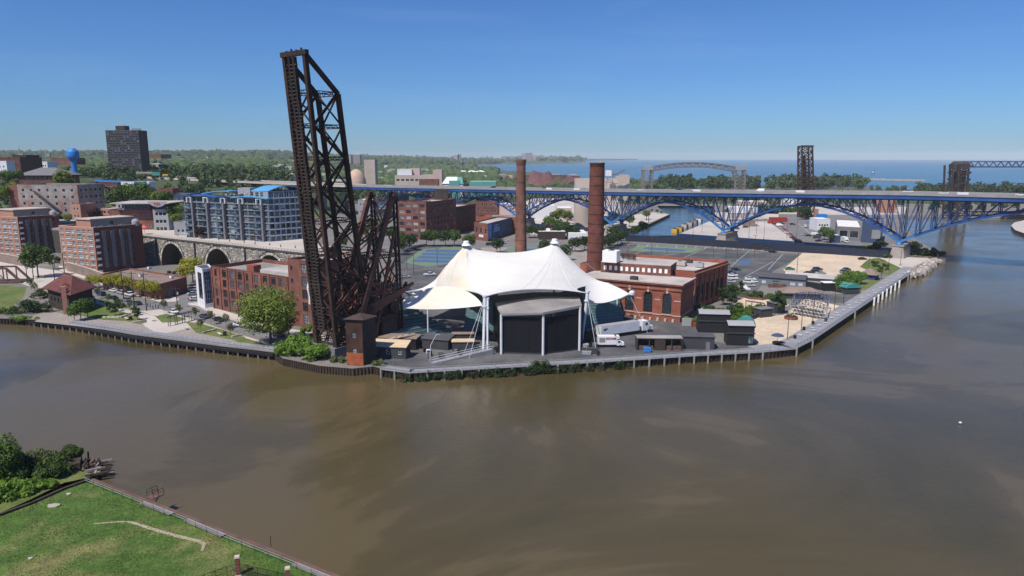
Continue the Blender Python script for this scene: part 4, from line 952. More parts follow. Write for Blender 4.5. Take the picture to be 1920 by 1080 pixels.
for s0 in (-60, 30, 150, 270, 395):
 for o in (-HW + .2,):
  c = MB('steel_black'); c.tube(bp(s0, o, zd(s0)), bp(s0, o, zd(s0) + 9), .14, .08, 6); c.beam(bp(s0, o, zd(s0) + 9), bp(s0, o + 2, zd(s0) + 9.2), .12); c.build('lamp_post', br)
for k, s0 in enumerate((-25, 55, 118, 208, 232)):
 c = MB('stucco_white'); c.frame(bp(s0, -HW - .3, zd(s0) + .4), BD * -5, BN * .12, V(0, 0, 1.3)); c.build('sign_back', br)
hv = thing('highway_viaduct', 'grey elevated highway on concrete columns beyond the blue-roofed block', 'viaduct', bp(700, 0, 2))
m_ = MB('asphalt_light'); par = MB('concrete_pale'); fb = MB('bridge_blue'); colm = []
st = list(range(460, 1201, 20))
for a, b in zip(st, st[1:]):
 za, zb = zd(a), zd(b); e0, e1 = 13 + max(0, a - 700) * .02, 13 + max(0, b - 700) * .02
 m_.poly([bp(a, -e0, za), bp(a, e0, za), bp(b, e1, zb), bp(b, -e1, zb)]); m_.poly([bp(a, -e0, za - 1.2), bp(b, -e1, zb - 1.2), bp(b, e1, zb - 1.2), bp(a, e0, za - 1.2)])
 for sg in (-1, 1): par.frame(bp(a, sg * e0 - .2, za - 1.2), bp(b, sg * e1 - .2, zb - 1.2) - bp(a, sg * e0 - .2, za - 1.2), BN * .4, V(0, 0, 2.2))
m_.build('deck', hv); par.build('parapet', hv)
for s0 in range(480, 1060, 40):
 for o in (-10, 0, 10):
  c = MB('concrete_grey'); g = hgt(*bp(s0, o, 0).xy) if s0 > 600 else 0; c.frame(bp(s0 - 1, o - 1, min(g, 25) - 2), BD * 2, BN * 2, V(0, 0, zd(s0) + .8 - min(g, 25))); c.build('column', hv)
c = MB('blue_paint'); a = bp(870, -16.4, zd(870) - 2.6); c.frame(a, bp(960, -16.8, zd(960) - 2.6) - a, BN * .3, V(0, 0, 2)); c.build('fascia', hv)

def chimney(label, px, ptop, Y, r0, r1, z0, mat, bands, cap):
 c = PY(px, ptop, Y); r = thing('chimney', label, 'chimney', (c.x, Y, z0)); h = c.z - z0; m_ = MB(mat); m_.smooth = True
 m_.lathe((c.x, Y, z0), [(r0 + (r1 - r0) * k / 30, h * k / 30) for k in range(30)] + cap(h), 36); m_.build('shaft', r)
 m_ = MB('steel_black'); m_.lathe((c.x, Y, z0), [(cap(h)[-1][0], h), (cap(h)[-1][0] - .6, h), (cap(h)[-1][0] - .7, h - 3)], 30); m_.lathe((c.x, Y, z0), [(0, h - 2.5), (r1, h - 2.5)], 20); m_.build('flue', r)
 for k in range(bands):
  b = MB('rust_dark'); t = (k + .6) / bands; rr = r0 + (r1 - r0) * t; b.lathe((c.x, Y, z0 + h * t), [(rr, 0), (rr + .07, 0), (rr + .07, .18), (rr, .18)], 36); b.build('iron_band', r)
 return r
chimney('tall slender brown brick chimney with a flared top, behind the tent saddle', 977, 299, 330, 2.95, 2.0, 2, 'brick_chimney_brown', 2, lambda h: [(2.0, h - 5), (2.05, h - 3), (2.35, h - 1), (2.4, h - .4), (2.35, h)])
ch2 = chimney('thick red brick chimney with black iron bands beside the brick hall', 1120, 305, 262, 3.3, 2.65, 2, 'brick_stack', 15, lambda h: [(2.65, h - .6), (2.8, h - .5), (2.8, h)])
p = PY(1127, 302, 262); m_ = MB('stucco_taupe'); m_.lathe((p.x, 262, p.z - 1.4), [(0, 0), (.9, .1), (1.1, .7), (.6, 1.3), (0, 1.5)], 10); tag(m_.build('vent_cowl'), 'small pale cowl on top of the thick red chimney', 'chimney cowl')

F0, F1 = V(23, 246.5, 0), V(55.7, 229.4, 0); FV = V(.5, .866, 0); ZH = 15.0
r = thing('brick_hall', 'long orange brick industrial hall with tall arched windows beside the truck yard', 'building', (45, 240, 2))
foot = [F0, F1, F1 + FV * 15, F0 + FV * 17]; L = (F1 - F0).length; mb = MB('brick_orange')
ar = []
xs_ = [L - 4.6 - 6.5 * k for k in range(5)]
def archface(mb, root, A, B, z0, z1, arcs, wall, depth=.5):
 """wall with round-headed openings: arcs = (centre, width, sill, crown)"""
 A = V(A.x, A.y, 0); B = V(B.x, B.y, 0); d = (B - A).normalized(); nn = V(d.y, -d.x, 0); L = (B - A).length; pt = lambda x, z, o=0: A + d * x - nn * o + V(0, 0, z)
 mb.use(wall); x = 0
 for cx, w, s_, cr in sorted(arcs):
  x0, x1 = cx - w / 2, cx + w / 2; r_ = w / 2; sp = cr - r_; mb.poly([pt(x, z0), pt(x0, z0), pt(x0, z1), pt(x, z1)]); mb.poly([pt(x0, z0), pt(x1, z0), pt(x1, s_), pt(x0, s_)])
  n = 12; arcp = [(cx - math.cos(math.pi * k / n) * r_, sp + math.sin(math.pi * k / n) * r_) for k in range(n + 1)]
  for (xa, za), (xb, zb) in zip(arcp, arcp[1:]): mb.poly([pt(xa, za), pt(xb, zb), pt(xb, z1), pt(xa, z1)]); mb.poly([pt(xa, za), pt(xa, za, depth), pt(xb, zb, depth), pt(xb, zb)])
  mb.poly([pt(x0, s_), pt(x0, s_, depth), pt(x0, sp, depth), pt(x0, sp)]); mb.poly([pt(x1, s_, depth), pt(x1, s_), pt(x1, sp), pt(x1, sp, depth)]); mb.poly([pt(x0, s_), pt(x1, s_), pt(x1, s_, depth), pt(x0, s_, depth)])
  me = winmesh(w, cr - s_, 3, 6, 'charcoal', 'glass', True, .12, sub=True); wplace(me, 'window', root, pt(cx, s_, depth), math.atan2(d.y, d.x))
  hood = MB(wall); r2_ = r_ + .75
  for k in range(n):
   a0, a1 = math.pi * k / n, math.pi * (k + 1) / n
   q = [pt(cx - math.cos(a) * rr, sp + math.sin(a) * rr, -.16) for a, rr in ((a0, r_ + .35), (a0, r2_), (a1, r2_), (a1, r_ + .35))]; hood.poly(q[::-1]); b = [v + nn * -.16 for v in q]; hood.poly([q[1], q[2], b[2], b[1]]); hood.poly([q[0], q[3], b[3], b[0]])
  hood.build('arch_hood', root)
  k_ = MB('limestone'); k_.frame(pt(cx - .35, cr - .1, -.02), d * .7, nn * .3, V(0, 0, 1.5)); k_.build('keystone', root)
  k_ = MB('limestone'); k_.frame(pt(x0 - .2, s_ - .32, -.02), d * (w + .4), nn * .28, V(0, 0, .3)); k_.build('sill', root)
  x = x1
 mb.poly([pt(x, z0), pt(L, z0), pt(L, z1), pt(x, z1)])
 for xa, xb in zip([0] + [c + w / 2 + .8 for c, w, _, _ in sorted(arcs)], [c - w / 2 - .8 for c, w, _, _ in sorted(arcs)] + [L]):
  b = MB('limestone'); b.frame(pt(xa, 8.9, -.01), d * (xb - xa), nn * .14, V(0, 0, .3)); b.build('band_course', root)
archface(mb, r, F0, F1, 2, ZH - 2.4, [(x, 3.1, 4.4, 11.6) for x in xs_], 'brick_orange')
for i in (1, 2, 3): facade(r, mb, foot[i], foot[(i + 1) % 4], 2, ZH - 2.4, [], 'brick_orange' if i != 1 else 'brick_orange')
for i in range(4): facade(r, mb, foot[i], foot[(i + 1) % 4], ZH - 2.4, ZH, [], 'brick_orange')
mb.build('wall', r)
d = (F1 - F0).normalized(); nn = V(d.y, -d.x, 0)
for z, o, h, mt in ((ZH - 2.6, .35, .35, 'brick_orange'), (ZH - .9, .55, .5, 'brick_orange'), (ZH - .4, .75, .45, 'limestone'), (3.9, .18, .3, 'limestone')):
 c = MB(mt); c.frame(F0 + V(0, 0, z), F1 - F0 + d * o, nn * o, V(0, 0, h)); c.frame(F1 + V(0, 0, z), FV * 15, V(FV.y, -FV.x, 0) * o, V(0, 0, h)); c.build('cornice', r)
c = MB('pale_roof'); c.prism(foot, ZH - .35, ZH - .3); c.build('roof', r)
for k in range(10):
 c = MB('limestone'); p = F0 + (F1 - F0) * (.3 + .07 * k) + nn * .1; c.frame(p + V(0, 0, 2), d * .7, nn * .7, V(0, 0, .9)); c.build('buttress', r)
c0 = PY(1126, 517, 256); c1 = PY(1257, 521, 246); cz0, cz1 = ZH - .3, ZH + 3.4
cf = [V(c0.x, c0.y, 0), V(c1.x, c1.y, 0)]; cd = (cf[1] - cf[0]).normalized(); cn = V(-cd.y, cd.x, 0); cf += [cf[1] + cn * 11, cf[0] + cn * 11]; L = (cf[1] - cf[0]).length
mb = MB('brick_red')
facade(r, mb, cf[0], cf[1], cz0, cz1, [(1 + 2.08 * k * (L - 1.6) / 24.6, 1 + 2.08 * k * (L - 1.6) / 24.6 + 1.25, cz0 + .9, cz0 + 2.7) for k in range(12)], 'brick_red', glass='white_paint', frame='brick_red', cols=1, rows=1, pname='blind_window', depth=.12)
for i in (1, 2, 3): facade(r, mb, cf[i], cf[(i + 1) % 4], cz0, cz1, [], 'brick_red')
mb.build('clerestory_wall', r); c = MB('pale_roof'); c.prism(cf, cz1, cz1 + .25); c.build('clerestory_roof', r)
G0 = [V(64.7, 248, 0), V(84.3, 274, 0), V(46, 296, 0), V(26, 268, 0)]
def pilf(A, B): return (B - A).length
L = (G0[1] - G0[0]).length
r2h = block('brick_hall', 'deep brick hall with flat pale roof and shaded pilastered flank', 'building', G0, 2, 15.2, 'brick_orange', 'pale_roof', {0: [(2.2 + 4.6 * k, 4.4 + 4.6 * k, 4, 10.5) for k in range(6)]}, parapet=1.0, frame='charcoal', glass='glass', cols=2, rows=6, sub=True)
A, B = G0[0], G0[1]; d = (B - A).normalized(); nn = V(d.y, -d.x, 0)
for k in range(7): c = MB('brick_orange'); c.frame(A + d * (.2 + 4.6 * k) + V(0, 0, 2), d * .9, nn * .35, V(0, 0, 12.6)); c.build('pilaster', r2h)
c = MB('brick_orange'); c.frame(A + V(0, 0, 14.7), B - A, nn * .6, V(0, 0, .7)); c.build('cornice', r2h)
q = PY(1295, 520, 247); c = MB('fabric_teal'); c.frame(V(q.x - 1.2, 246.9, 9), V(2.8, 1, 0), V(0, .3, 0), V(0, 0, 5)); c.build('teal_panel', r2h)
c = MB('limestone'); c.frame(V(q.x - 1.2, 246.4, 2), V(2.8, 1, 0), V(0, .3, 0), V(0, 0, 7)); c.build('stone_panel', r2h)
def unit(label, px, py, Y, z, sx, sy, sz, mat='galvanised', rz=-.48, cat='roof unit', name='roof_unit'):
 p = PY(px, py, Y); rr = thing(name, label, cat, (p.x, p.y, z), rz=0); c = MB(mat); c.box(p.x, p.y, z + .15, sx, sy, sz, rz); c.build('housing', rr); c = MB('charcoal'); c.box(p.x, p.y, z, sx * 1.04, sy * 1.04, .15, rz); c.build('curb', rr)
 c = MB('steel_black'); c.lathe((p.x, p.y, z + sz + .15), [(min(sx, sy) * .3, 0), (min(sx, sy) * .3, .12), (0, .12)], 10); c.build('fan', rr); return rr
unit('big white rooftop plant box beside the thick chimney', 1146, 494, 254, ZH + 3.65, 5.4, 4.2, 4.2, 'white_paint')
unit('dark vent housing on the lower pale roof of the arched hall', 1189, 520, 238, ZH - .3, 2.4, 1.8, 1.3, 'charcoal')
unit('grey air handler on the deep hall roof near the parapet', 1312, 500, 264, 15.3, 2.8, 2, 1.6)
unit('pale sloping skylight box on the deep hall roof', 1275, 498, 268, 15.3, 4.5, 3, 1.6, 'pale_roof')
unit('low dark duct unit behind the pale skylight box', 1290, 490, 276, 15.3, 3.5, 1.6, 1.0, 'charcoal')
rr = thing('pipe_rack', 'black pipework rack on the hall roof right of the white box', 'pipework', PY(1180, 490, 262))
for k in range(4):
 c = MB('steel_black'); a = PY(1165, 490 - k, 262 + k); b = PY(1192, 491 - k, 258 + k); a.z = b.z = 19.3 + k * .35; c.tube(a, b, .22, n=8); c.build('pipe', rr)
for k in range(3):
 c = MB('steel_black'); a = PY(1168 + k * 10, 491, 261 - k); c.beam(V(a.x, a.y, 18.6), V(a.x, a.y, 20.6), .25); c.build('leg', rr)
a = P(1066, 512); b = P(1092, 500); rr = thing('barrel_roofed_annex', 'low dark grey annex with a barrel roof behind the right tent peak', 'building', a)
c = MB('shingle_grey'); dx = PY(1068, 500, 283) - PY(1095, 482, 300); dx.z = 0
o = PY(1095, 482, 300); sd_ = V(-dx.y, dx.x, 0).normalized()
c.grid(lambda u, v: V(o.x, o.y, 2.5) + dx * u * 1.5 + sd_ * (math.cos(math.pi * v) * 3.8) + V(0, 0, 3 + math.sin(math.pi * v) * 3), 2, 10); c.build('roof', rr)
c = MB('brick_dark'); c.faces([V(o.x, o.y, 0) + sd_ * (math.cos(math.pi * k / 10) * 3.8) + V(0, 0, 5.5 + math.sin(math.pi * k / 10) * 3) for k in range(11)] + [V(o.x, o.y, 2) - sd_ * 3.8, V(o.x, o.y, 2) + sd_ * 3.8], [tuple(range(13))]); c.build('gable_wall', rr)
def zt(py, p): return PY(960, py, p.y).z
def apartment(label, C, Ll, Lr, ztop, nb):
 C = Vector((C[0], C[1], 0)); A = C + V(-.9, .436, 0) * Ll; D = C + V(.55, .835, 0) * Lr; f = [A, C, D, A + (D - C)]
 nf = 7; fh = (ztop - 2) / nf; L1, L2 = Ll, Lr; G = [['glass_green', 'glass_green', 'glass_pale'][k % 3] for k in range(9)]
 bays = nb; bw = (L1 - 1.2) / bays; r1_ = []
 for i in range(bays):
  for j in range(nf):
   x = .6 + bw * i + bw * .08; wd = bw * (.84 if i % 2 else .62)
   if i == bays // 2 and j >= nf - 2:
    if j == nf - 2: r1_.append((x, x + wd, 2 + j * fh + .6, 2 + (j + 2) * fh - .5, dict(cols=3, rows=4)))
    continue
   r1_.append((x, x + wd, 2 + j * fh + .6, 2 + (j + 1) * fh - .35, dict(cols=3 if i % 2 else 2, rows=2)))
 r2_ = []
 for i, x in enumerate((1.0, 5.2, 9.5, 13.4, 17.2)):
  for j in range(nf):
   if x + 1.6 < L2: r2_.append((x, x + (1.5 if i % 2 else 1.1), 2 + j * fh + .8, 2 + (j + 1) * fh - .5, dict(cols=1, rows=2, glass='glass', frame='stucco_grey' if i % 2 else 'charcoal')))
 r = block('apartment_block', label, 'apartment block', f, 2, ztop, 'brick_apartment_shaded', 'pale_roof', {1: r2_}, parapet=.8, glass=['glass_green', 'glass_pale', 'glass_green'], frame='white_paint', trim='limestone')
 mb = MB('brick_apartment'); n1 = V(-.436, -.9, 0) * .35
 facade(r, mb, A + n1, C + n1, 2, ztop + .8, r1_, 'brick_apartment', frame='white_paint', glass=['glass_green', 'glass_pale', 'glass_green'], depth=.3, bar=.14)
 mb.poly([A + n1 + V(0, 0, ztop + .8), C + n1 + V(0, 0, ztop + .8), C + V(0, 0, ztop + .8), A + V(0, 0, ztop + .8)]); mb.poly([C + n1 + V(0, 0, 2), C + V(0, 0, 2), C + V(0, 0, ztop + .8), C + n1 + V(0, 0, ztop + .8)])
 mb.build('front_wall', r)
 d2 = (D - C).normalized(); n2 = V(d2.y, -d2.x, 0); d1 = (C - A).normalized(); nn1 = V(d1.y, -d1.x, 0)
 for x, w_, o in ((3.4, 1.6, .5), (7.3, 1.8, .5), (11.6, 1.5, .6), (15.6, 1.2, .4)):
  if x + w_ < Lr: c = MB('stucco_dark'); c.frame(C + d2 * x + V(0, 0, 4), d2 * w_, n2 * o, V(0, 0, ztop - 5)); c.build('bay_pilaster', r)
 for j in range(nf):   # white corner balconies and window bands
  z = 2 + j * fh + .2
  c = MB('white_paint'); c.frame(C + d2 * .2 + V(0, 0, z), d2 * 1.7, n2 * .5, V(0, 0, .25)); c.frame(C + d2 * .2 + n2 * .42 + V(0, 0, z + .25), d2 * 1.7, n2 * .08, V(0, 0, .8)); c.build('balcony', r)
  for i in range(1, bays, 2):
   c = MB('white_steel'); c.frame(A + n1 + d1 * (.6 + bw * i + bw * .1) + V(0, 0, z + .3), d1 * (bw * .8), nn1 * .22, V(0, 0, .2)); c.build('window_ledge', r)
 f2 = [A + d1 * 6 + d2 * 1.5, C + d2 * 1.5 - d1 * .8 - d1 * 5, D - d2 * 3 - d1 * 2, A + (D - C) + d1 * 3]
 f2 = [A.lerp(C, .45) + d2 * 1.0, A.lerp(C, .86) + d2 * 1.0, A.lerp(C, .86) + d2 * (Lr - 2), A.lerp(C, .45) + d2 * (Lr - 2)]
 mb = MB('stucco_taupe'); L = Lr - 3; facade(r, mb, f2[0], f2[1], ztop, ztop + 4.2, [], 'brick_apartment'); facade(r, mb, f2[1], f2[2], ztop, ztop + 4.2, [(9, 10.6, ztop + 1.6, ztop + 3)], 'stucco_taupe', frame='charcoal', cols=2, rows=1)
 for i in (2, 3): facade(r, mb, f2[i], f2[(i + 1) % 4], ztop, ztop + 4.2, [], 'stucco_taupe')
 mb.build('penthouse_wall', r); c = MB('stucco_beige'); c.prism([f2[0] - d2 * .5, f2[1] - d2 * .5 + d1 * .6, f2[2] + d2 * .5 + d1 * .6, f2[3] + d2 * .5], ztop + 4.2, ztop + 4.7); c.build('penthouse_roof', r)
 c = MB('stucco_grey'); p = D - d2 * 2 - d1 * 1.5; c.lathe((p.x, p.y, ztop), [(1.8, 0), (1.8, 2.2), (1.4, 3.0), (.6, 3.4), (0, 3.5)], 14); c.build('rooftop_cap', r)
 for k in range(14):
  c = MB('stucco_grey'); p = C + d2 * (2 + k * 1.35) - d1 * rnd.uniform(.8, 2.2) ; c.box(p.x, p.y, ztop + .01, .9, .5, rnd.uniform(.5, 1.4), .9); c.build('roof_railing', r)
 return r
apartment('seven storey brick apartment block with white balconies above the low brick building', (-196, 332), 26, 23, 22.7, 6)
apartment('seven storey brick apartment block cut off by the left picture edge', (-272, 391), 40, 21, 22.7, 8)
def wallthing(name, label, cat, line, z0, z1, t, mat, capm=None):
 r = thing(name, label, cat, line[0])
 for a, b in zip(line, line[1:]):
  a = V(a.x, a.y, z0); b = V(b.x, b.y, z0); d = (b - a).normalized(); nn = V(-d.y, d.x, 0) * t; c = MB(mat); c.frame(a, b - a, nn, V(0, 0, z1 - z0)); c.build('wall_panel', r)
  if capm: c = MB(capm); c.frame(a - nn * .2 + V(0, 0, z1 - z0 + .003), b - a, nn * 1.4, V(0, 0, .2)); c.build('coping', r)
 return r
wallthing('retaining_wall', 'long brown brick retaining wall below the apartment front', 'wall', [P(126, 508), P(160, 518), P(195, 531)], 2, 6.2, .5, 'brown_roof', 'limestone')
wallthing('retaining_wall', 'brown wall at the foot of the far left apartment block', 'wall', [P(-60, 478), P(0, 491), P(48, 500)], 2, 6.5, .5, 'brown_roof', 'limestone')
A = P(193, 541); C = P(302, 562); D = P(352, 547); ztp = zt(533, C)
d1 = (C - A).normalized(); f = [V(A.x, A.y, 0), V(C.x, C.y, 0), V(D.x, D.y, 0)]; f.append(f[0] + f[2] - f[1]); L1 = (f[1] - f[0]).length; L2 = (f[2] - f[1]).length
lowb = block('low_brick_building', 'single storey red brick building with flat brown roof behind yellow trees', 'building', f, 2, ztp - .5, 'brick_red', 'brown_roof', {0: [(1.5 + 4.5 * k, 3.6 + 4.5 * k, 3.1, 5.4) for k in range(int((L1 - 3) / 4.5))], 1: [(4, 8, 3, 5.6, dict(cols=5, rows=3))]}, parapet=.5, frame='stucco_grey', cols=3, rows=3, sill=True, sub=True)
for k, (x, y) in enumerate(((280, 505), (317, 513), (326, 514), (322, 522), (264, 519))):
 p = P(x, y, ztp - .5); unit(['pale curved vent', 'round black vent', 'dark box vent', 'small pale vent', 'square pale vent'][k] + ' on the flat brown roof, ' + ordn(k) + ' from the back', x, y, p.y, ztp - .5, 1.2, 1.2, 1.0, ['stucco_white', 'charcoal', 'charcoal', 'stucco_white', 'stucco_white'][k])
c = MB('brick_dark');
VA, VB = V(-196, 368, 0), V(-78, 290, 0); d = (VB - VA).normalized(); nn = V(d.y, -d.x, 0); LV = (VB - VA).length; ZV = 16.2
em = [VA, VB, VB - nn * 14, V(-100, 344, 0), V(-122, 420, 0), V(-330, 470, 0), V(-330, 415, 0), V(-240, 400, 0)]
struct(MB('concrete_grey').prism([v - nn * .0 for v in [VA - nn * 1.2, VB - nn * 1.2] + em[2:]], ZV - 1.2, ZV - .02, top='concrete_pale').build('street_deck'))
struct(MB('stone_joint').prism([v for v in [VA - nn * 9, VB - nn * 9] + em[2:]], 1.5, ZV - 1.25).build('embankment'))
via = thing('stone_viaduct', 'old sandstone arch viaduct with an iron railing along its top', 'viaduct', (VA.x, VA.y, 2))
def onv(px):  # distance along the viaduct face seen at bearing px
 q = (px - 960) / FPX; t = (q * 1.0 * VA.y - VA.x) / (d.x - q * d.y); return t
arcs_ = []
for pc, hw, cr in ((318, 9.8, 13.9), (404, 9.6, 13.9), (503, 9.0, 13.8), (596, 7, 13)): arcs_.append((onv(pc), hw, cr))
mb = MB('stone_joint'); x = 0; pt = lambda x, z, o=0: VA + d * x - nn * o + V(0, 0, z)
for cx, r_, cr in arcs_:
 sp = cr - r_; n = 16; mb.poly([pt(x, 1), pt(cx - r_, 1), pt(cx - r_, ZV), pt(x, ZV)]); ap = [(cx - math.cos(math.pi * k / n) * r_, sp + math.sin(math.pi * k / n) * r_) for k in range(n + 1)]
 for (xa, za), (xb, zb) in zip(ap, ap[1:]): mb.poly([pt(xa, za), pt(xb, zb), pt(xb, ZV), pt(xa, ZV)]); mb.poly([pt(xa, za), pt(xa, za, 9), pt(xb, zb, 9), pt(xb, zb)])
 mb.poly([pt(cx - r_, 1), pt(cx - r_, 1, 9), pt(cx - r_, sp, 9), pt(cx - r_, sp)]); mb.poly([pt(cx + r_, 1, 9), pt(cx + r_, 1), pt(cx + r_, sp), pt(cx + r_, sp, 9)]); x = cx + r_
mb.poly([pt(x, 1), pt(LV, 1), pt(LV, ZV), pt(x, ZV)]); mb.build('wall', via)
rg = random.Random(11); sb = MB('stone_block'); big = []
z = 2.2
while z < ZV - .6:
 h = rg.uniform(.42, .62); x = -.3 + rg.random()
 while x < LV:
  w_ = rg.uniform(.7, 2.1); cx = x + w_ / 2; ok = True
  for ax, ar_, acr in arcs_:
   sp = acr - ar_
   if abs(cx - ax) < ar_ + .9 + w_ / 2 * (1 if z < sp else .6) and (z < sp or math.hypot(abs(cx - ax), z + h / 2 - sp) < ar_ + 1.15 + w_ * .3): ok = False
  if ok and x + w_ < LV:
   big.append((x + .05, z + .04, w_ - .12, h - .09, rg.uniform(.08, .3)))
  x += w_
 z += h
big.sort(key=lambda t: -t[2] * (1 + .0 * t[0]))
for x, z, w_, h, o in big[300:]:
 a = pt(x, z, 0); j = nn * o; k = [(.0, .0), (w_, .0), (w_, h), (0, h)]; v = [pt(x + p, z + q) + j * (1 if True else 0) for p, q in k]; b = [pt(x + p, z + q, -.0) for p, q in k]
 sb.poly(v); sb.poly([v[3], v[2], b[2], b[3]]); sb.poly([v[1], v[0], b[0], b[1]]); sb.poly([b[0], v[0], v[3], b[3]]); sb.poly([v[1], b[1], b[2], v[2]])
struct(sb.build('stone_courses', via), 'stuff')
un = MB('stone_block').frame(V(0, 0, 0), V(1, 0, 0), V(0, -1, 0), V(0, 0, 1)).mesh('stone')
for x, z, w_, h, o in big[:300]: place(un, 'stone', via, pt(x, z), math.atan2(d.y, d.x), (w_, o, h))
for cx, r_, cr in arcs_:
 sp = cr - r_; n = 23
 for k in range(n):
  a = math.pi * (k + .5) / n; c0_, s0_ = -math.cos(a), math.sin(a); tx, tz = s0_, -c0_
  o_ = pt(cx + c0_ * r_ , sp + s0_ * r_, 0); hw_ = math.pi * r_ / n * .46; dd2 = d * c0_ + V(0, 0, s0_); tt = d * s0_ - V(0, 0, c0_); c = MB('stone_block'); c.frame(o_ - tt * hw_, tt * hw_ * 2, nn * .22, dd2 * 1.0); c.build('voussoir', via)
c = MB('stone_joint'); c.frame(pt(0, ZV - .5, -.5), d * LV, -nn * 1.2, V(0, 0, .5)); c.build('coping', via)
c = MB('charcoal')
for k in range(int(LV / 2)): c.beam(pt(k * 2, ZV, -.3), pt(k * 2, ZV + 1.15, -.3), .09)
for z in (.15, .65, 1.12): c.beam(pt(0, ZV + z, -.3), pt(LV, ZV + z, -.3), .06)
c.build('railing', via)
for k, px in enumerate((290, 362, 456)):
 x = onv(px); c = MB('charcoal'); c.frame(pt(x, 3, -.35), d * .8, nn * .5, V(0, 0, ZV - 3.4)); c.build('downpipe', via)
for k in range(11):
 x = onv(300 + k * 24); p = pt(x, ZV, 9 + (k % 2)); c = MB('charcoal'); c.tube(p, p + V(0, 0, 1), .22, n=8); tag(c.build('street_bollard'), f'dark bollard on the viaduct street, {ordn(k)} from the left', 'bollard', 'bollards along the viaduct street')
A, C, D = P(371, 571), P(385, 578), P(404, 575); zw = zt(507, C); f = [V(A.x, A.y, 0), V(C.x, C.y, 0), V(D.x, D.y, 0)]; f.append(f[0] + f[2] - f[1] + V(0, 3, 0))
e0, e1 = elen(f, 0), elen(f, 1)
block('white_annex', 'narrow white modern annex with a tall dark window and blue glass side', 'building', f, 2, zw, 'stucco_white', 'dark_roof', {0: [(e0 * .3, e0 * .82, 5, zw - 1.2, dict(cols=2, rows=5, glass='glass', frame='charcoal'))], 1: [(.4, e1 - .3, 3.5, zw - .5, dict(cols=4, rows=7, glass='glass_blue', frame='white_steel'))]}, parapet=.4, bar=.12)
A, C = P(401, 578), P(547, 607); ztl = zt(499, A); f = quadfoot(A, C, 22); L = elen(f, 0); rec = []
n = 9
for i in range(n):
 x = 1.2 + (L - 2.2) * (i + .18) / n; wd = (L - 2.2) / n * .5
 for j in range(4):
  fh = (ztl - 3.2) / 4; rec.append((x, x + wd * (.6 if i % 4 == 0 else 1), 3.0 + j * fh + .5, 3.0 + (j + 1) * fh - .55))
lb = block('brick_warehouse', 'long four storey red brick warehouse with pilasters behind the big street tree', 'building', f, 2, ztl - 1.2, 'brick_red', 'grey_roof', {0: rec}, parapet=1.2, frame='timber_dark', glass=['glass', 'glass', 'glass_pale'], cols=3, rows=4, sill=True, trim='rust_brown', sub=True)
dL = (C - A).normalized(); nL = V(dL.y, -dL.x, 0)
for i in range(n + 1): c = MB('brick_red'); x = .2 + (L - 1.2) * i / n; c.frame(V(A.x, A.y, 2) + dL * x, dL * .55, nL * .28, V(0, 0, ztl - 2.2)); c.build('pilaster', lb)
c = MB('brick_orange'); p = f[0] + dL * (L * .42) - nL * 2; c.frame(p + V(0, 0, ztl - 1.2), dL * 4, -nL * 3, V(0, 0, 3)); c.build('stair_house', lb)
c = MB('pale_roof'); p = f[0] + dL * (L * .56) - nL * 3; c.frame(p + V(0, 0, ztl - 1.2), dL * (L * .42), -nL * 14, V(0, 0, 1.8)); c.build('raised_roof', lb)
A, C, D = P(546, 609), P(598, 621), P(612, 606); ztb = zt(485, A); f = [V(A.x, A.y, 0), V(C.x, C.y, 0)]; dT = (f[1] - f[0]).normalized(); nT = V(dT.y, -dT.x, 0); f += [f[1] - nT * 20, f[0] - nT * 20]; L = elen(f, 0); rec = []
for j in range(5):
 fh = (ztb - 3.4) / 5; z = 3 + j * fh; rec += [(1.4, 2.3, z + 1, z + 2.3, dict(cols=1, rows=2)), (L * .48, L * .48 + 2.6, z + .5, z + fh - .7, dict(cols=3, rows=3))]
 if j: rec.append((L * .82, L * .82 + 1.8, z + .5, z + fh - .7))
tb = block('brick_tower_building', 'five storey red brick warehouse with a white banner behind the black bridge', 'building', f, 2, ztb - .8, 'brick_red', 'grey_roof', {0: rec}, parapet=.8, frame='timber_dark', glass=['glass', 'glass_pale', 'glass'], cols=2, rows=3, sill=True, sub=True)
c = MB('stucco_white'); p0 = V(A.x, A.y, 0) + dT * (L * .69) + nT * .12
c.grid(lambda u, v: p0 + dT * (u * 1.7 + .35 * math.sin(v * 7)) + nT * (.08 * math.sin(v * 11)) + V(0, 0, 10.2 + v * 7.2), 3, 12); c.build('banner', tb)
bm_ = MB('charcoal'); rg = random.Random(4)
for k in range(9): q = p0 + nT * .14 + dT * (.75 + .3 * math.sin((k + .5) / 9 * 7)) + V(0, 0, 10.7 + k * .75); bm_.frame(q, dT * rg.uniform(.35, .7), nT * .02, V(0, 0, .28))
bm_.build('banner_lettering', tb)
c = MB('red_paint'); c.frame(V(A.x, A.y, 3) + dT * 3.3 + nT * .05, dT * .9, nT * .05, V(0, 0, 4.2)); c.build('red_door_panel', tb)
c = MB('brick_dark'); p = f[0] + dT * 4 - nT * 12; c.frame(p + V(0, 0, ztb - .8), dT * 3, -nT * 3, V(0, 0, 3.5)); c.use('pale_roof'); c.frame(p + V(0, 0, ztb + 2.702) - dT * .2 + nT * .2, dT * 3.4, -nT * 3.4, V(0, 0, .3)); c.build('stair_house', tb)
pv = thing('river_pavilion', 'dark brick pavilion with hipped red roof and small lookout tower by the quay', 'pavilion', P(130, 585))
A, C, D = P(93, 575), P(136, 588), P(176, 573); ze = zt(549, C); f = [V(A.x, A.y, 0), V(C.x, C.y, 0), V(D.x, D.y, 0)]; f.append(f[0] + f[2] - f[1])
mb = MB('brick_dark')
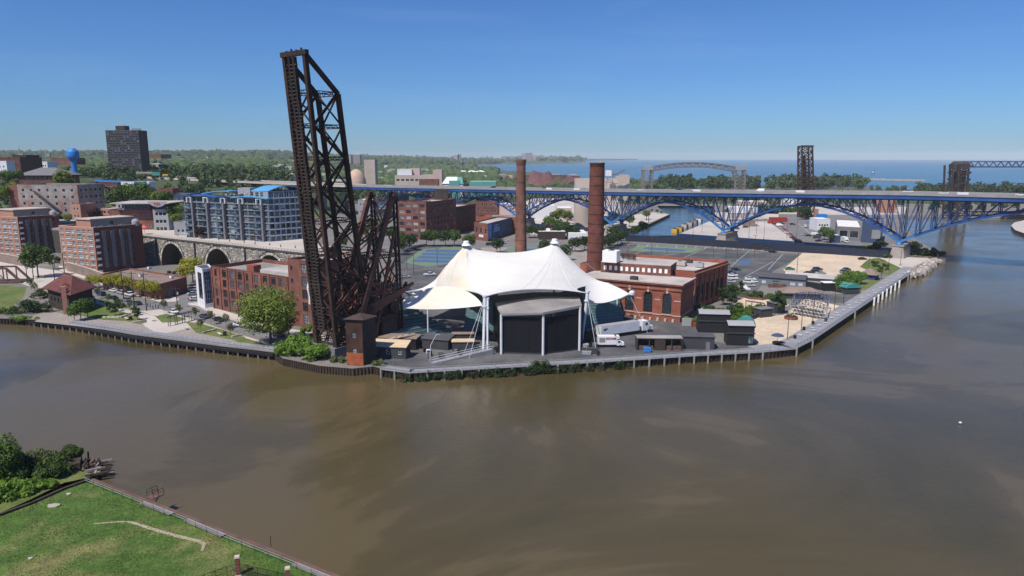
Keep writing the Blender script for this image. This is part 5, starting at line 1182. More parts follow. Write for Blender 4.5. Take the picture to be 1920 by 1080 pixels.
for i in range(4): facade(pv, mb, f[i], f[(i + 1) % 4], 2, ze, [(2 + 3 * k, 3.4 + 3 * k, 4.5, 6.3) for k in range(int((elen(f, i) - 3) / 3))] if i < 2 else [], 'dark_brown_wall', frame='charcoal', cols=2, rows=2)
mb.build('wall', pv)
cx = sum((v for v in f), V(0, 0, 0)) / 4; o = 1.24; q = [cx + (v - cx) * o + V(0, 0, ze - .3) for v in f]; da = (f[1] - f[0]); db = (f[2] - f[1]); lng = db if db.length > da.length else da
rid = [cx - lng * .18 + V(0, 0, ze + 4.4), cx + lng * .18 + V(0, 0, ze + 4.4)]; mb = MB('shingle_red')
if lng is db: mb.poly([q[0], q[1], rid[0]]); mb.poly([q[1], q[2], rid[1], rid[0]]); mb.poly([q[2], q[3], rid[1]]); mb.poly([q[3], q[0], rid[0], rid[1]])
else: mb.poly([q[0], q[1], rid[1], rid[0]]); mb.poly([q[1], q[2], rid[1]]); mb.poly([q[2], q[3], rid[0], rid[1]]); mb.poly([q[3], q[0], rid[0]])
mb.poly([v - V(0, 0, .25) for v in q][::-1]); mb.build('roof', pv)
tp = P(121, 590); tz = zt(538, tp); c = MB('brick_apartment'); c.box(tp.x, tp.y + 1, 2, 1.5, 1.5, tz - 2, .5); c.build('chimney_shaft', pv)
hp_ = PY(123, 545, tp.y + 4.5); tz = zt(540, hp_) + .2; c = MB('charcoal'); c.box(hp_.x, hp_.y, ze - 1, 2.8, 2.8, tz - ze + .8, .5); c.build('lookout_wall', pv)
for k in range(4):
 for sx in (-.9, 0, .9):
  a = .5 + k * math.pi / 2; v = V(math.cos(a) * sx + math.sin(a) * 1.41, math.sin(a) * sx - math.cos(a) * 1.41, 0); c = MB('glass_pale'); pp = V(hp_.x, hp_.y, tz - 1.4) + v; c.frame(pp - V(math.cos(a), math.sin(a), 0) * .3, V(math.cos(a), math.sin(a), 0) * .6, V(math.sin(a), -math.cos(a), 0) * .04, V(0, 0, 1)); c.build('lookout_window', pv)
c = MB('shingle_red'); c.lathe((hp_.x, hp_.y, tz - .2), [(2.7, 0), (0, 2.2)], 4, .5 + math.pi / 4, .5 + math.pi / 4 + 2 * math.pi); c.build('lookout_roof', pv)

A, C, D = PY(350, 445, 359), PY(507, 453, 338), PY(578, 457, 352); A.z = C.z = D.z = 0; zg = PY(507, 372, 338).z
gb = thing('glass_block', 'large glass and steel apartment block with curved bright blue roofs', 'apartment block', (C.x, C.y, 16))
f = [A, C, D]; f.append(A + D - C); mb = MB('siding_blue'); nf = 7; z0 = 16; fh = (zg - z0) / nf; L1 = (C - A).length; L2 = (D - C).length
rc = []; rc2 = []
for j in range(nf):
 for i in range(13):
  x = .5 + (L1 - 1) * (i + .06) / 13; rc.append((x, x + (L1 - 1) / 13 * .88, z0 + j * fh + .35, z0 + (j + 1) * fh - .2, dict(cols=1, rows=2 if j < nf - 1 else 1, frame='stucco_grey', glass='glass' if (i % 4 == 2) else ['glass_blue', 'glass_blue', 'glass_pale', 'glass_green'][(i * 3 + j) % 4])))
 for i in range(7):
  x = .2 + (L2 - .4) * (i + .04) / 7; rc2.append((x, x + (L2 - .4) / 7 * .92, z0 + j * fh + .2, z0 + (j + 1) * fh - .15, dict(cols=1, rows=1, glass=['glass_blue', 'glass_blue', 'glass', 'glass_green'][(i + j * 3) % 4])))
facade(gb, mb, A, C, z0, zg, rc, 'siding_blue', frame='white_steel', bar=.1); facade(gb, mb, C, D, z0, zg, rc2, 'siding_blue', frame='white_steel', bar=.16)
for i in (2, 3): facade(gb, mb, f[i], f[(i + 1) % 4], z0, zg, [], 'siding_blue')
mb.build('wall', gb)
d1 = (C - A).normalized(); n1 = V(d1.y, -d1.x, 0); d2 = (D - C).normalized(); n2 = V(d2.y, -d2.x, 0)
c = MB('grey_roof'); c.prism(f, zg - .1, zg); c.build('roof', gb)
for j in range(1, nf + 1):
 z = z0 + j * fh - .12; c = MB('stucco_grey'); c.frame(A + V(0, 0, z), C - A, n1 * .25, V(0, 0, .18)); c.use('white_steel'); c.frame(C + V(0, 0, z), D - C, n2 * .35, V(0, 0, .22)); c.build('floor_band', gb)
for j in range(nf - 1):
 z = z0 + j * fh
 for i in range(5):
  x = 1.5 + (L1 - 5) * (i + (.0 if i < 4 else .15)) / 4.6; w_ = 4.2 if i in (0, 4) else 3.2; c = MB('stucco_grey'); c.frame(A + d1 * x + V(0, 0, z), d1 * w_, n1 * 1.5, V(0, 0, .22)); c.use('glass_blue'); c.frame(A + d1 * x + n1 * 1.42 + V(0, 0, z + .22), d1 * w_, n1 * .06, V(0, 0, 1.0)); c.build('balcony', gb)
  c = MB('stucco_dark'); c.frame(A + d1 * (x + w_ + .5) + V(0, 0, z + .2), d1 * 1.0, n1 * 1.6, V(0, 0, fh - .1)); c.build('bay_fin', gb)
for i in range(5):  # white portal frames of the top floor
 x = 3 + i * (L1 - 5) / 4.4; c = MB('white_paint'); z = zg - fh; c.frame(A + d1 * x + V(0, 0, z), d1 * .35, n1 * 1.2, V(0, 0, fh - .2)); c.frame(A + d1 * (x + 2.6) + V(0, 0, z), d1 * .35, n1 * 1.2, V(0, 0, fh - .2)); c.frame(A + d1 * (x + .35) + V(0, 0, z + fh - .55), d1 * 2.25, n1 * 1.2, V(0, 0, .35)); c.build('portal_frame', gb)
def curved(o, dx, dy, rise, thick, mat, name, n=16, fn=None):
 fn = fn or (lambda t: math.sin(math.pi * t) * rise); c = MB(mat);
 vs = []
 for k in range(n + 1):
  t = k / n; p = o + dx * t + V(0, 0, fn(t)); vs += [p, p + dy, p - V(0, 0, thick), p + dy - V(0, 0, thick)]
 fs = []
 for k in range(n): a = 4 * k; fs += [(a, a + 4, a + 5, a + 1), (a + 2, a + 3, a + 7, a + 6), (a, a + 2, a + 6, a + 4), (a + 1, a + 5, a + 7, a + 3)]
 fs += [(0, 1, 3, 2), (4 * n, 4 * n + 2, 4 * n + 3, 4 * n + 1)]; c.faces(vs, fs); return c.build(name, gb)
curved(A - d1 * .6 + n1 * 1.6 + V(0, 0, zg + .15), d1 * (L1 * .62), -n1 * 4.5, 1.6, .5, 'roof_blue_deep', 'wavy_canopy', fn=lambda t: .9 * abs(math.sin(math.pi * t * 1.5)))
curved(A + d1 * (L1 * .60) + n1 * 1.6 + V(0, 0, zg + .15), d1 * (L1 * .42), -n1 * 4.5, 1.6, .5, 'roof_blue', 'wavy_canopy', fn=lambda t: .9 * math.sin(math.pi * t) * (1 - .3 * t))
c = MB('siding_blue');

mb = MB('siding_blue'); e = [C - d1 * 9 + d2 * .3, C + d2 * .3, D - d2 * .3, D - d1 * 9 - d2 * .3]
facade(gb, mb, e[0], e[1], zg, zg + 3.4, [(1.2, 3.2, zg + .6, zg + 2.8), (4.2, 6, zg + .6, zg + 2.8)], 'stucco_grey', frame='white_steel', glass='glass_blue'); facade(gb, mb, e[1], e[2], zg, zg + 3.4, [(.4 + 2.6 * k, 2.8 + 2.6 * k, zg + .2, zg + 3.2) for k in range(int((e[2] - e[1]).length / 2.7))], 'siding_blue', frame='white_steel', glass='glass_blue')
for i in (2, 3): facade(gb, mb, e[i], e[(i + 1) % 4], zg, zg + 3.4, [], 'siding_blue')
mb.build('penthouse_wall', gb); curved(e[1] + V(0, 0, zg + 3.4), e[2] - e[1], (e[0] - e[1]) * 1.15, 2.4, .35, 'roof_blue', 'barrel_roof')
curved(A + d1 * 6 - n1 * 6 + V(0, 0, zg + 1.2), d1 * 18, -n1 * 7, 2.2, .4, 'roof_blue', 'barrel_roof', fn=lambda t: 1.5 * math.sin(math.pi * t * .62))
c = MB('stucco_grey'); c.frame(A + d1 * 27 - n1 * 9 + V(0, 0, zg), d1 * 8, -n1 * 5, V(0, 0, 4.2)); c.build('plant_room', gb)
for k in range(16):
 c = MB('galvanised' if k % 2 else 'charcoal'); p = A + d1 * (20 + k * 1.5) - n1 * rnd.uniform(6, 9); c.box(p.x, p.y, zg, 1.1, .9, rnd.uniform(.7, 1.5), -.1); c.build('roof_fan', gb)

def simple(name, label, px0, px1, pyb, pyt, Y, mat, roof, rows=0, cols_=0, Y1=None, depth=18, side=None, parapet=.5, group=None, ww=1.4, wh=1.5, z0=None, glass='glass', frame='white_paint', cat='building', skew=0, rowsd=1):
 a, b = PY(px0, pyb, Y), PY(px1, pyb, Y1 or Y); zb = min(a.z, b.z) if z0 is None else z0; zt_ = PY(px0, pyt, Y).z; f = quadfoot(a, b, depth)
 if skew: f[2] += (b - a).normalized() * skew; f[3] += (b - a).normalized() * skew
 L = elen(f, 0); fc = {}
 if rows:
  fh = (zt_ - zb) / rows; fc[0] = gridrects(L, cols_, zb, rows, fh, min(ww, L / cols_ * .7), min(wh, fh * .6), (fh - min(wh, fh * .6)) / 2, cols=rowsd, rows=rowsd)
  if side: fc[side[0]] = gridrects(elen(f, side[0]), side[1], zb, rows, fh, min(ww, elen(f, side[0]) / side[1] * .6), min(wh, fh * .6), (fh - min(wh, fh * .6)) / 2, cols=1, rows=1)
 return block(name, label, cat, f, zb, zt_, mat, roof, fc, parapet=parapet, glass=glass, frame=frame, depth=.15, group=group)
def hip(root, f, z, h, mat, over=.6, ridge=.35):
 cx = sum((Vector((v[0], v[1], 0)) for v in f), V(0, 0, 0)) / 4; q = [cx + (Vector((v[0], v[1], 0)) - cx) * (1 + over / 10) + V(0, 0, z) for v in f]; dl = (q[1] - q[0]) * ridge / 2; dl.z = 0
 a, b = cx - dl + V(0, 0, z + h), cx + dl + V(0, 0, z + h); m_ = MB(mat); m_.poly([q[0], q[1], b, a]); m_.poly([q[1], q[2], b]); m_.poly([q[2], q[3], a, b]); m_.poly([q[3], q[0], a]); m_.poly([v - V(0, 0, .15) for v in q][::-1]); m_.build('hipped_roof', root)
ob = simple('old_apartment_house', 'weathered grey brick four storey house with painted-over side wall and dark fire stair', 38, 150, 400, 350, 420, 'brick_weathered_grey', 'dark_roof', 4, 7, Y1=415, depth=22, side=(1, 5), parapet=1.2, ww=2.0, wh=1.9)
p0, p1 = PY(64, 358, 419), PY(118, 398, 415); c = MB('charcoal'); c.beam(p0 - V(0, .9, 0), p1 - V(0, .9, 0), 1.0, .35); c.beam(p0 + V(0, -1.3, 1.1), p1 + V(0, -1.3, 1.1), .1); c.build('fire_stair', ob)
c = MB('brick_red'); a, b = PY(22, 398, 423), PY(37.6, 398, 420.6); c.frame(V(a.x, a.y, a.z), V(b.x - a.x, b.y - a.y, 0), V(0, 20, 0), V(0, 0, zt(347, a) - a.z)); c.build('side_wing', ob)
h1 = simple('hip_roofed_house', 'large dark house with grey hipped slate roof on the hill', 37, 110, 348, 329, 520, 'brick_dark', 'dark_roof', 2, 8, depth=26, parapet=0, ww=1.6); a, b = PY(37, 348, 520), PY(110, 348, 520); hip(h1, quadfoot(a, b, 26), PY(37, 329, 520).z + .1, 5.4, 'shingle_grey', over=1.2)
tb2 = simple('corner_shop_building', 'grey stucco building with red rooftop letters TPI behind the viaduct street', 290, 318, 436, 394, 392, 'stucco_grey', 'grey_roof', 3, 3, Y1=392, depth=26, parapet=.3, ww=2.0, wh=2.0, side=(3, 4))
a = PY(279, 386, 391); b = PY(316, 386, 391); c = MB('pale_roof'); cur_ = [V(a.x - 22, 391, a.z + 2.4), V(b.x, 391, b.z + 2.6)]
c.frame(V(PY(205, 380, 391).x, 391, PY(205, 379, 391).z - 1), V(b.x - PY(205, 380, 391).x, 0, 0), V(0, 24, 0), V(0, 0, .5)); c.build('overhanging_roof', tb2)
n = 12; c = MB('stucco_grey'); top_ = PY(316, 377.5, 390).z; c.faces([V(a.x, 389.8, top_), V(b.x, 389.8, top_)] + [V(b.x + (a.x - b.x) * k / n, 389.8, top_ - .6 - 2.6 * math.sin(math.pi * k / n)) for k in range(n + 1)], [tuple(range(n + 3))[::-1]]); c.build('sign_board', tb2)
tx = text('TPI', 'lettering', tb2, V(a.x + 3.2, 389.6, top_ - 2.5), (1, 0, 0), (0, 0, 1), 2.7, 'letter_red')
simple('brick_shop_row', 'low dark red brick shop row with rooftop terrace left of the TPI corner', 208, 290, 432, 396, 396, 'brick_red', 'grey_roof', 2, 8, depth=22, parapet=.6)
tr_ = simple('rooftop_restaurant', 'grey rooftop storey with a ribbon of dark windows behind the terrace', 218, 281, 394, 381, 402, 'stucco_grey', 'grey_roof', 1, 9, depth=16, parapet=0, ww=3.2, wh=2.6)
simple('brick_corner_house', 'small orange brick house with flat white trim beside the maroon tree', 136, 153, 412, 384, 400, 'brick_apartment', 'pale_roof', 2, 2, Y1=398, depth=10)
simple('terrace_building', 'orange brick block with slatted pale terrace shades', 190, 226, 404, 392, 404, 'brick_apartment', 'pale_roof', 1, 4, depth=10)
sh_ = thing('slatted_awning', 'slanted white slatted awning over the orange brick terrace', 'awning', PY(200, 395, 402))
for k in range(9): c = MB('white_paint'); a = PY(194 + k * 3.1, 392 - k * .2, 400); c.frame(V(a.x, 398, a.z), V(.55, 0, 0), V(2.4, 8, 0), V(0, 0, .15)); c.build('slat', sh_)
um = thing('parasol', 'red market parasol on the viaduct street beside the apartment block', 'parasol', PY(268, 432, 372)); p = PY(270, 424, 372); c = MB('red_canvas'); c.lathe((p.x, p.y, p.z - .8), [(2.2, 0), (1.2, .8), (0, 1.5)], 8); c.build('canopy', um); c = MB('steel_black'); c.tube(V(p.x, p.y, 16.2), p + V(0, 0, .6), .06); c.build('pole', um)
simple('service_building', 'low grey service building left of the glass block', 328, 352, 447, 418, 366, 'stucco_grey', 'pale_roof', 1, 2, depth=14)
rr = thing('arched_entrance', 'row of small white arched canopies beside the glass block', 'canopy', PY(348, 437, 357))
for k in range(4):
 p = PY(340 + k * 5, 436, 357); c = MB('white_steel')
 for j in range(8): a0, a1 = math.pi * j / 8, math.pi * (j + 1) / 8; c.beam(V(p.x + math.cos(a0) * 1.6, p.y, 16.5 + math.sin(a0) * 2), V(p.x + math.cos(a1) * 1.6, p.y, 16.5 + math.sin(a1) * 2), .18)
 c.build('hoop', rr)
simple('grey_gabled_house', 'grey metal roofed house with blue edging beside the glass block', 310, 350, 378, 366, 470, 'siding_navy', 'shingle_grey', 1, 3, depth=22)
simple('red_roof_shed', 'low dark red shed roof under the elevated highway', 296, 324, 362, 355, 520, 'brick_red', 'shingle_red', 0, 0, depth=12)
simple('mural_wall_building', 'building with pale lilac mural wall and blue fascia below the highway', 228, 281, 356, 342, 560, 'stucco_white', 'dark_roof', 0, 0, depth=10)
fs_ = simple('highway_shops', 'dark storefront row with bright blue fascia below the highway ramp', 178, 222, 355, 341, 575, 'brick_dark', 'roof_blue_deep', 1, 6, depth=12)
c = MB('blue_paint'); a = PY(177, 340, 574); b = PY(275, 344, 556); c.frame(V(a.x, a.y, a.z), b - a, V(0, .4, 0), V(0, 0, 1.3)); c.build('fascia', fs_)
simple('brick_works', 'dark brick works with tall stack at the far left edge', -20, 42, 338, 296, 640, 'brick_dark', 'dark_roof', 3, 9, depth=30)
simple('blue_sign_building', 'low building with white and blue sign panel at the left edge', -20, 14, 322, 303, 620, 'stucco_white', 'blue_paint', 1, 4, depth=10)
simple('brick_stack_house', 'dark brick block rising behind the left edge works', 26, 52, 318, 292, 660, 'dark_brown_wall', 'dark_roof', 2, 4, depth=18)
simple('white_house_row', 'white low house row in front of the blue water tower', 66, 90, 318, 304, 700, 'stucco_white', 'pale_roof', 1, 5, depth=16)
simple('long_school', 'long pale roofed school building among trees beside the blue water tower', 96, 134, 309, 297, 900, 'brick_red', 'white_metal_roof', 1, 10, depth=30)
simple('long_brick_school', 'long low brick building just right of the dark tower block', 268, 302, 297, 290, 1300, 'brick_red', 'siding_navy', 1, 10, depth=40)
simple('white_clapboard_block', 'white flat roofed building partly hidden behind the lattice bridge', 672, 700, 404, 376, 600, 'stucco_grey', 'white_metal_roof', 2, 4, depth=26)
tw_ = thing('tower_block', 'dark brown high-rise slab on the hill under open sky', 'high-rise', PY(234, 325, 950))
a, b = PY(205.5, 325, 950), PY(267, 325, 950); ztw = PY(230, 245, 950).z; f = quadfoot(a, b, 22); L = elen(f, 0); mb = MB('dark_brown_wall'); nfl = 20; fh = (ztw - 30) / nfl
facade(tw_, mb, f[0], f[1], 30, ztw, [(L * (i + .15) / 10, L * (i + .85) / 10, 30 + j * fh + .9, 30 + (j + 1) * fh - .4, dict(cols=1, rows=1, glass='glass' if rnd.random() < .7 else 'blind_pale')) for i in range(10) for j in range(nfl)], 'dark_brown_wall', frame='dark_brown_wall', depth=.5)
for i in (1, 2, 3): facade(tw_, mb, f[i], f[(i + 1) % 4], 30, ztw, [], 'dark_brown_wall')
mb.build('wall', tw_); c = MB('dark_roof'); c.prism(f, ztw, ztw + .6); c.build('roof', tw_)
for j in range(nfl + 1): c = MB('stucco_dark'); c.frame(f[0] + V(0, 0, 30 + j * fh - .2), f[1] - f[0], V(0, -.35, 0), V(0, 0, .35)); c.build('floor_band', tw_)
c = MB('dark_brown_wall'); p = PY(217, 245, 955); c.frame(V(p.x, 955, ztw + .6), V(12, 0, 0), V(0, 12, 0), V(0, 0, 6)); c.build('lift_house', tw_)
for k in range(5): c = MB('stucco_white'); q = V(p.x + .5 + 2.4 * k, 955, ztw + 6); c.tube(q, q + V(0, 0, 5), .3, n=5); c.build('antenna', tw_)
for k in range(6): c = MB('stucco_grey'); q = PY(248 + k * 3, 244, 955); c.box(q.x, 955, ztw + .6, 1.4, 1.4, 2.4); c.build('roof_mast', tw_)
p = PY(139, 312, 800); zb_ = 29; ztp_ = PY(139, 278, 800).z; r = thing('water_tower', 'bright blue water tower on the wooded hill', 'water tower', (p.x, 800, zb_)); h = ztp_ - zb_; s_ = MB('blue_paint'); s_.smooth = True
s_.lathe((p.x, 800, zb_), [(4.2, 0), (3.2, h * .12), (3.0, h * .6), (3.4, h * .66)], 20); s_.build('pedestal', r); s_ = MB('blue_paint'); s_.smooth = True; s_.lathe((p.x, 800, zb_), [(3.4, h * .64), (6.0, h * .72), (6.2, h * .78), (6.2, h * .88), (5.6, h * .93), (3.6, h * .96), (3.4, h), (0, h)], 20); s_.build('tank', r)
for x, y, Y, nm in ((37, 273, 3200, 'pale church spire on the skyline at far left'), (87, 277, 3200, 'thin church spire on the skyline left of the water tower')):
 a = PY(x, 290, Y); b = PY(x, y, Y); r = thing('church_spire', nm, 'church', (a.x, Y, a.z)); c = MB('stucco_taupe'); c.lathe((a.x, Y, a.z - 6), [(4.5, 0), (4.2, 14), (3, 22), (0, b.z - a.z + 6)], 6); c.build('spire', r); c = MB('stucco_taupe'); c.box(a.x + 9, Y, a.z - 8, 18, 12, 14); c.build('nave', r)
g_ = thing('sign_gantry', 'pale sign gantry with green board over the elevated highway', 'sign gantry', bp(985, 0, zd(985)))
a, b = PY(257, 336, 830), PY(300, 338, 830); c = MB('stucco_beige'); c.beam(a - V(0, 0, 3), a + V(0, 0, 8), .7); c.beam(a + V(0, 0, 8), b + V(0, 0, 8.5), .9); c.beam(a + V(0, 0, 6.5), b + V(0, 0, 7), .5); c.beam(b - V(0, 0, 3), b + V(0, 0, 8.5), .7); c.build('frame', g_)
c = MB('fabric_teal'); c.frame(V(b.x - 8, 829, b.z + 5.5), V(9, 0, 0), V(0, .3, 0), V(0, 0, 4)); c.build('sign_panel', g_); c = MB('yellow_paint'); c.frame(V(b.x + 4, 829, b.z + 5.5), V(6, 0, 0), V(0, .3, 0), V(0, 0, 1.6)); c.build('sign_panel', g_)
rb = thing('red_truss_bridge', 'dark red steel truss bridge end entering at the left edge', 'bridge', P(0, 540)); a, b = P(-120, 534), P(34, 531); top0 = P(-120, 534) + V(0, 0, 6.8);
for o in (0, 6):
 off = V(1.5, o, 0); c = MB('timber_red'); pa = [a + off, b + off]; n = 6; tp_ = [pa[0].lerp(pa[1], k / n) for k in range(n + 1)]
 c.beam(pa[0] + V(0, 0, .6), pa[1] + V(0, 0, .6), .6, .8); c.beam(tp_[0] + V(0, 0, 6.6), tp_[n - 1] + V(0, 0, 6.6), .6, .7); c.beam(tp_[n - 1] + V(0, 0, 6.6), tp_[n] + V(0, 0, .6), .7, .8)
 for k in range(n): c.beam(tp_[k] + V(0, 0, .6), tp_[k] + V(0, 0, 6.6), .4); c.beam(tp_[k] + V(0, 0, .6 if k % 2 else 6.6), tp_[k + 1] + V(0, 0, 6.6 if k % 2 else .6), .3) if k < n - 1 else None
 c.build('side_truss', rb)
c = MB('charcoal'); c.frame(V(a.x, a.y, 2.05), b - a, V(1.5, 6.5, 0), V(0, 0, .35)); c.build('deck', rb)
for k in range(5): c = MB('timber_red'); q = a.lerp(b, k / 6); c.beam(q + V(1.5, 0, 6.6), q + V(1.5, 6, 6.6), .4); c.build('portal_beam', rb)
A, C, D = PY(748, 446, 475), PY(800, 450, 468), PY(856, 444, 505); A.z = C.z = D.z = 0; z6 = zt(379, C); f = [A, C, D, A + D - C]; e0, e1 = elen(f, 0), elen(f, 1)
rc = [(e0 * (i + .14) / 4, e0 * (i + .82) / 4, 2 + (z6 - 3) / 6 * j + 1.4, 2 + (z6 - 3) / 6 * (j + 1) - .5, dict(cols=3, rows=2, glass=['glass_pale', 'blind_pale', 'glass'][(i + j) % 3])) for i in range(4) for j in range(6)]
rc2 = [(e1 * (i + .3) / 9, e1 * (i + .62) / 9, 2 + (z6 - 3) / 6 * j + 1.4, 2 + (z6 - 3) / 6 * (j + 1) - 1, dict(cols=2, rows=2, glass='blind_pale' if (i * 5 + j * 3) % 11 == 0 else 'glass', frame='brick_dark')) for i in range(9) for j in range(6)]
wh_ = block('brick_loft', 'six storey dark brick loft building with water tank behind the sport courts', 'building', f, 2, z6 - 1, 'brick_red', 'pale_roof', {0: rc, 1: rc2}, parapet=1, frame='brick_dark')
c = MB('steel_black'); q = PY(826, 378, 492); c.frame(V(q.x - 4, 492, z6 + .2), V(9, 0, 0), V(0, 6, 0), V(0, 0, 7)); c.build('tank_house', wh_)
for k in range(14): c = MB('charcoal'); q = PY(766 + k * 3.1, 378, 476 + (k % 3) * 2); c.box(q.x, q.y, z6 - 1, .9, .9, 1.5); c.build('roof_vent', wh_)
rg = random.Random(8)
A2, C2, D2 = D, D + (D - C) * .02 + V(.3, 0, 0), PY(892, 440, 540); A2 = V(D.x, D.y, 0); D2.z = 0; f = quadfoot(A2, D2, 20); z5 = PY(860, 388, D.y).z
block('brick_loft', 'lower dark brick wing stepping down behind the loft building', 'building', f, 2, z5 - 1, 'brick_dark', 'pale_roof', {0: gridrects(elen(f, 0), 9, 2, 5, (z5 - 3) / 5, 1.6, 2.0, 1.4)}, parapet=1, frame='brick_dark')
simple('brick_mill', 'four storey brick building framed by the bridge arch left of the brown chimney', 891, 935, 412, 378, 560, 'brick_red', 'pale_roof', 4, 5, depth=34, z0=2, side=(1, 4), ww=1.6, wh=1.8)
simple('red_low_building', 'long low red brick building behind the blue mural building', 893, 972, 425, 408, 520, 'brick_orange', 'grey_roof', 1, 9, Y1=508, depth=14, z0=2, parapet=1, ww=.8, wh=1.6)
for k in range(12): unit('grey rooftop fan on the long low red building, ' + ordn(k) + ' from the left', 925 + k * 3.6, 406, 522 - k * .6, PY(893, 408, 520).z, 1.5, 1.6, 1.7, 'galvanised', rz=0)
A, C, D = P(889, 449), P(915, 453), P(960, 438); A.z = C.z = D.z = 0; zm = zt(422, C); f = [A, C, D, A + D - C]; e0 = elen(f, 0)
mb_ = block('mural_building', 'small brick building with a big blue advertising wall reading COLOR', 'building', f, 2, zm, 'brick_red', 'pale_roof', {0: [(e0 * (i + .25) / 3, e0 * (i + .7) / 3, 7, 10, dict(cols=1, rows=2, frame='limestone')) for i in range(3)]}, parapet=.8)
d = (D - C).normalized(); nn = V(d.y, -d.x, 0); Lm = (D - C).length; hm = zm - 2
c = MB('mural_blue'); c.frame(C + d * .1 + V(0, 0, 3.5), d * (Lm * .62), nn * .12, V(0, 0, hm - 1.2)); c.build('painted_wall', mb_)
c = MB('mural_green'); c.frame(C + d * (.12 + Lm * .62) + V(0, 0, 3.5), d * (Lm * .36), nn * .12, V(0, 0, hm - 1.2)); c.build('painted_wall', mb_)
c = MB('blue_paint'); c.frame(C + d * .15 + nn * .13 + V(0, 0, 3.6), d * (Lm * .13), nn * .03, V(0, 0, hm - 1.5)); c.build('painted_strip', mb_)
c = MB('lime_paint'); cc = C + d * (Lm * .07) + nn * .2 + V(0, 0, 3.5 + hm * .33); c.faces([cc + d * (math.cos(k * .52) * 1.15) + V(0, 0, math.sin(k * .52) * 1.3) for k in range(12)], [tuple(range(12))]); c.build('lime_spot', mb_)
text('COLOR', 'lettering', mb_, C + d * (Lm * .21) + nn * .2 + V(0, 0, 3.5 + hm * .33), d, (0, 0, 1), 3.6, 'letter_white')
for k, (s_, t_, w_) in enumerate(((.24, .72, .16), (.26, .62, .12), (.25, .55, .1), (.05, .8, .05), (.045, .66, .06))):
 c = MB('letter_white'); c.frame(C + d * (Lm * s_) + nn * .17 + V(0, 0, 3.5 + hm * t_), d * (Lm * w_), nn * .02, V(0, 0, .28)); c.build('small_print', mb_)
c = MB('stucco_white'); c.frame(f[0].lerp(f[1], .35) + V(0, 0, 4.3) - V(0, .1, 0), (f[1] - f[0]) * .33, V(0, -.08, 0), V(0, 0, 1.7)); c.build('sign_board', mb_)
simple('cement_tower', 'tall pale concrete silo tower beyond the highway', 684, 704, 344, 300, 1150, 'stucco_beige', 'pale_roof', 0, 0, depth=22, z0=2)
simple('cement_works', 'wide pale concrete works building with white upper storey', 741, 814, 352, 329, 1080, 'stucco_beige', 'pale_roof', 2, 8, depth=40, z0=2, ww=5, wh=3)
simple('works_upper_storey', 'white upper block with faded drawing on top of the concrete works', 745, 772, 329, 318, 1085, 'stucco_white', 'pale_roof', 0, 0, depth=24)
simple('works_head_house', 'pinkish grey head house on the concrete works', 769, 787, 329, 316, 1092, 'stucco_pinkish', 'pale_roof', 0, 0, depth=20)
simple('works_silo_block', 'pinkish concrete silo block right of the works', 812, 829, 352, 319, 1050, 'stucco_pinkish', 'pale_roof', 0, 0, depth=26, z0=2, side=None)
simple('brick_office', 'low red brick office in front of the concrete works', 786, 822, 352, 337, 1000, 'brick_red', 'dark_roof', 2, 8, depth=14, z0=2)
gh = thing('green_roofed_shed', 'white gabled shed with pale green roof beyond the highway', 'shed', PY(845, 345, 1000)); a, b = PY(830, 346, 1000), PY(868, 346, 1000); zr = PY(840, 332, 1000).z; c = MB('stucco_white')
c.frame(V(a.x, 1000, 2), V(b.x - a.x, 0, 0), V(0, 18, 0), V(0, 0, a.z + 1 - 2)); c.build('wall', gh); c = MB('siding_teal'); c.faces([V(a.x - 1, 999, a.z + 1), V(b.x + 1, 999, a.z + 1), V(b.x - 2, 1009, zr), V(a.x + 5, 1009, zr)], [(0, 1, 2, 3)]); c.use('stucco_white'); c.faces([V(a.x - 1, 999, a.z + 1.1), V(a.x + 5, 1009, zr + .1), V(b.x - 8, 1009, zr + .1), V(b.x - 9, 999, a.z + 1.1)][::-1], [(0, 1, 2, 3)]); c.build('roof', gh)
simple('teal_shed', 'low teal shed beside the green roofed shed', 842, 862, 347, 340, 960, 'siding_teal', 'siding_teal', 0, 0, depth=10, z0=2)
simple('long_green_roof_hall', 'long low hall with pale green roof right of the radio mast', 880, 930, 348, 341, 960, 'siding_teal', 'white_metal_roof', 0, 0, depth=30, z0=2)
def dome(name, label, px, pyb, pyt, Y, rad, mat, cat='storage dome', sq=1.0, seg=24):
 b = PY(px, pyb, Y); t = PY(px, pyt, Y); z0 = min(b.z, 2) if b.z < 8 else b.z; h = t.z - z0; c = MB(mat); c.smooth = True; r = thing(name, label, cat, (b.x, Y, z0))
 c.lathe((b.x, Y, z0), [(rad * math.cos(k * math.pi / 20) ** sq, h * math.sin(k * math.pi / 20)) for k in range(11)], seg); c.build('shell', r); return r
dm = dome('storage_dome', 'big pinkish concrete storage dome behind the lattice bridge', 669, 348, 317, 1120, 15, 'dome_pink')
c = MB('stucco_taupe'); p = PY(669, 317, 1120); c.box(p.x, 1120, p.z - .5, 3, 3, 3); c.build('cap_house', dm)
dome('air_dome', 'white half-round sports dome left of the lattice bridge', 541, 339, 324, 1000, 11, 'tent_white', 'air dome', sq=.7)
for k, x in enumerate((868, 885, 901)):
 Y = 1900; p = PY(x, 326, Y); zt2 = PY(x, 320, Y).z; r = thing('storage_tank', 'white domed storage tank near the lake, ' + ['left', 'middle', 'right'][k] + ' of the three', 'storage tank', (p.x, Y, 2), group='white lakeside tanks'); c = MB('stucco_white'); c.smooth = True
 c.lathe((p.x, Y, 2), [(11.5, 0), (11.5, zt2 - 5)], 20); c.build('shell', r); c = MB('white_paint'); c.smooth = True; c.lathe((p.x, Y, zt2 - 3), [(12, 0), (10, 1.6), (5, 3.2), (0, 3.8)], 20); c.build('roof', r)
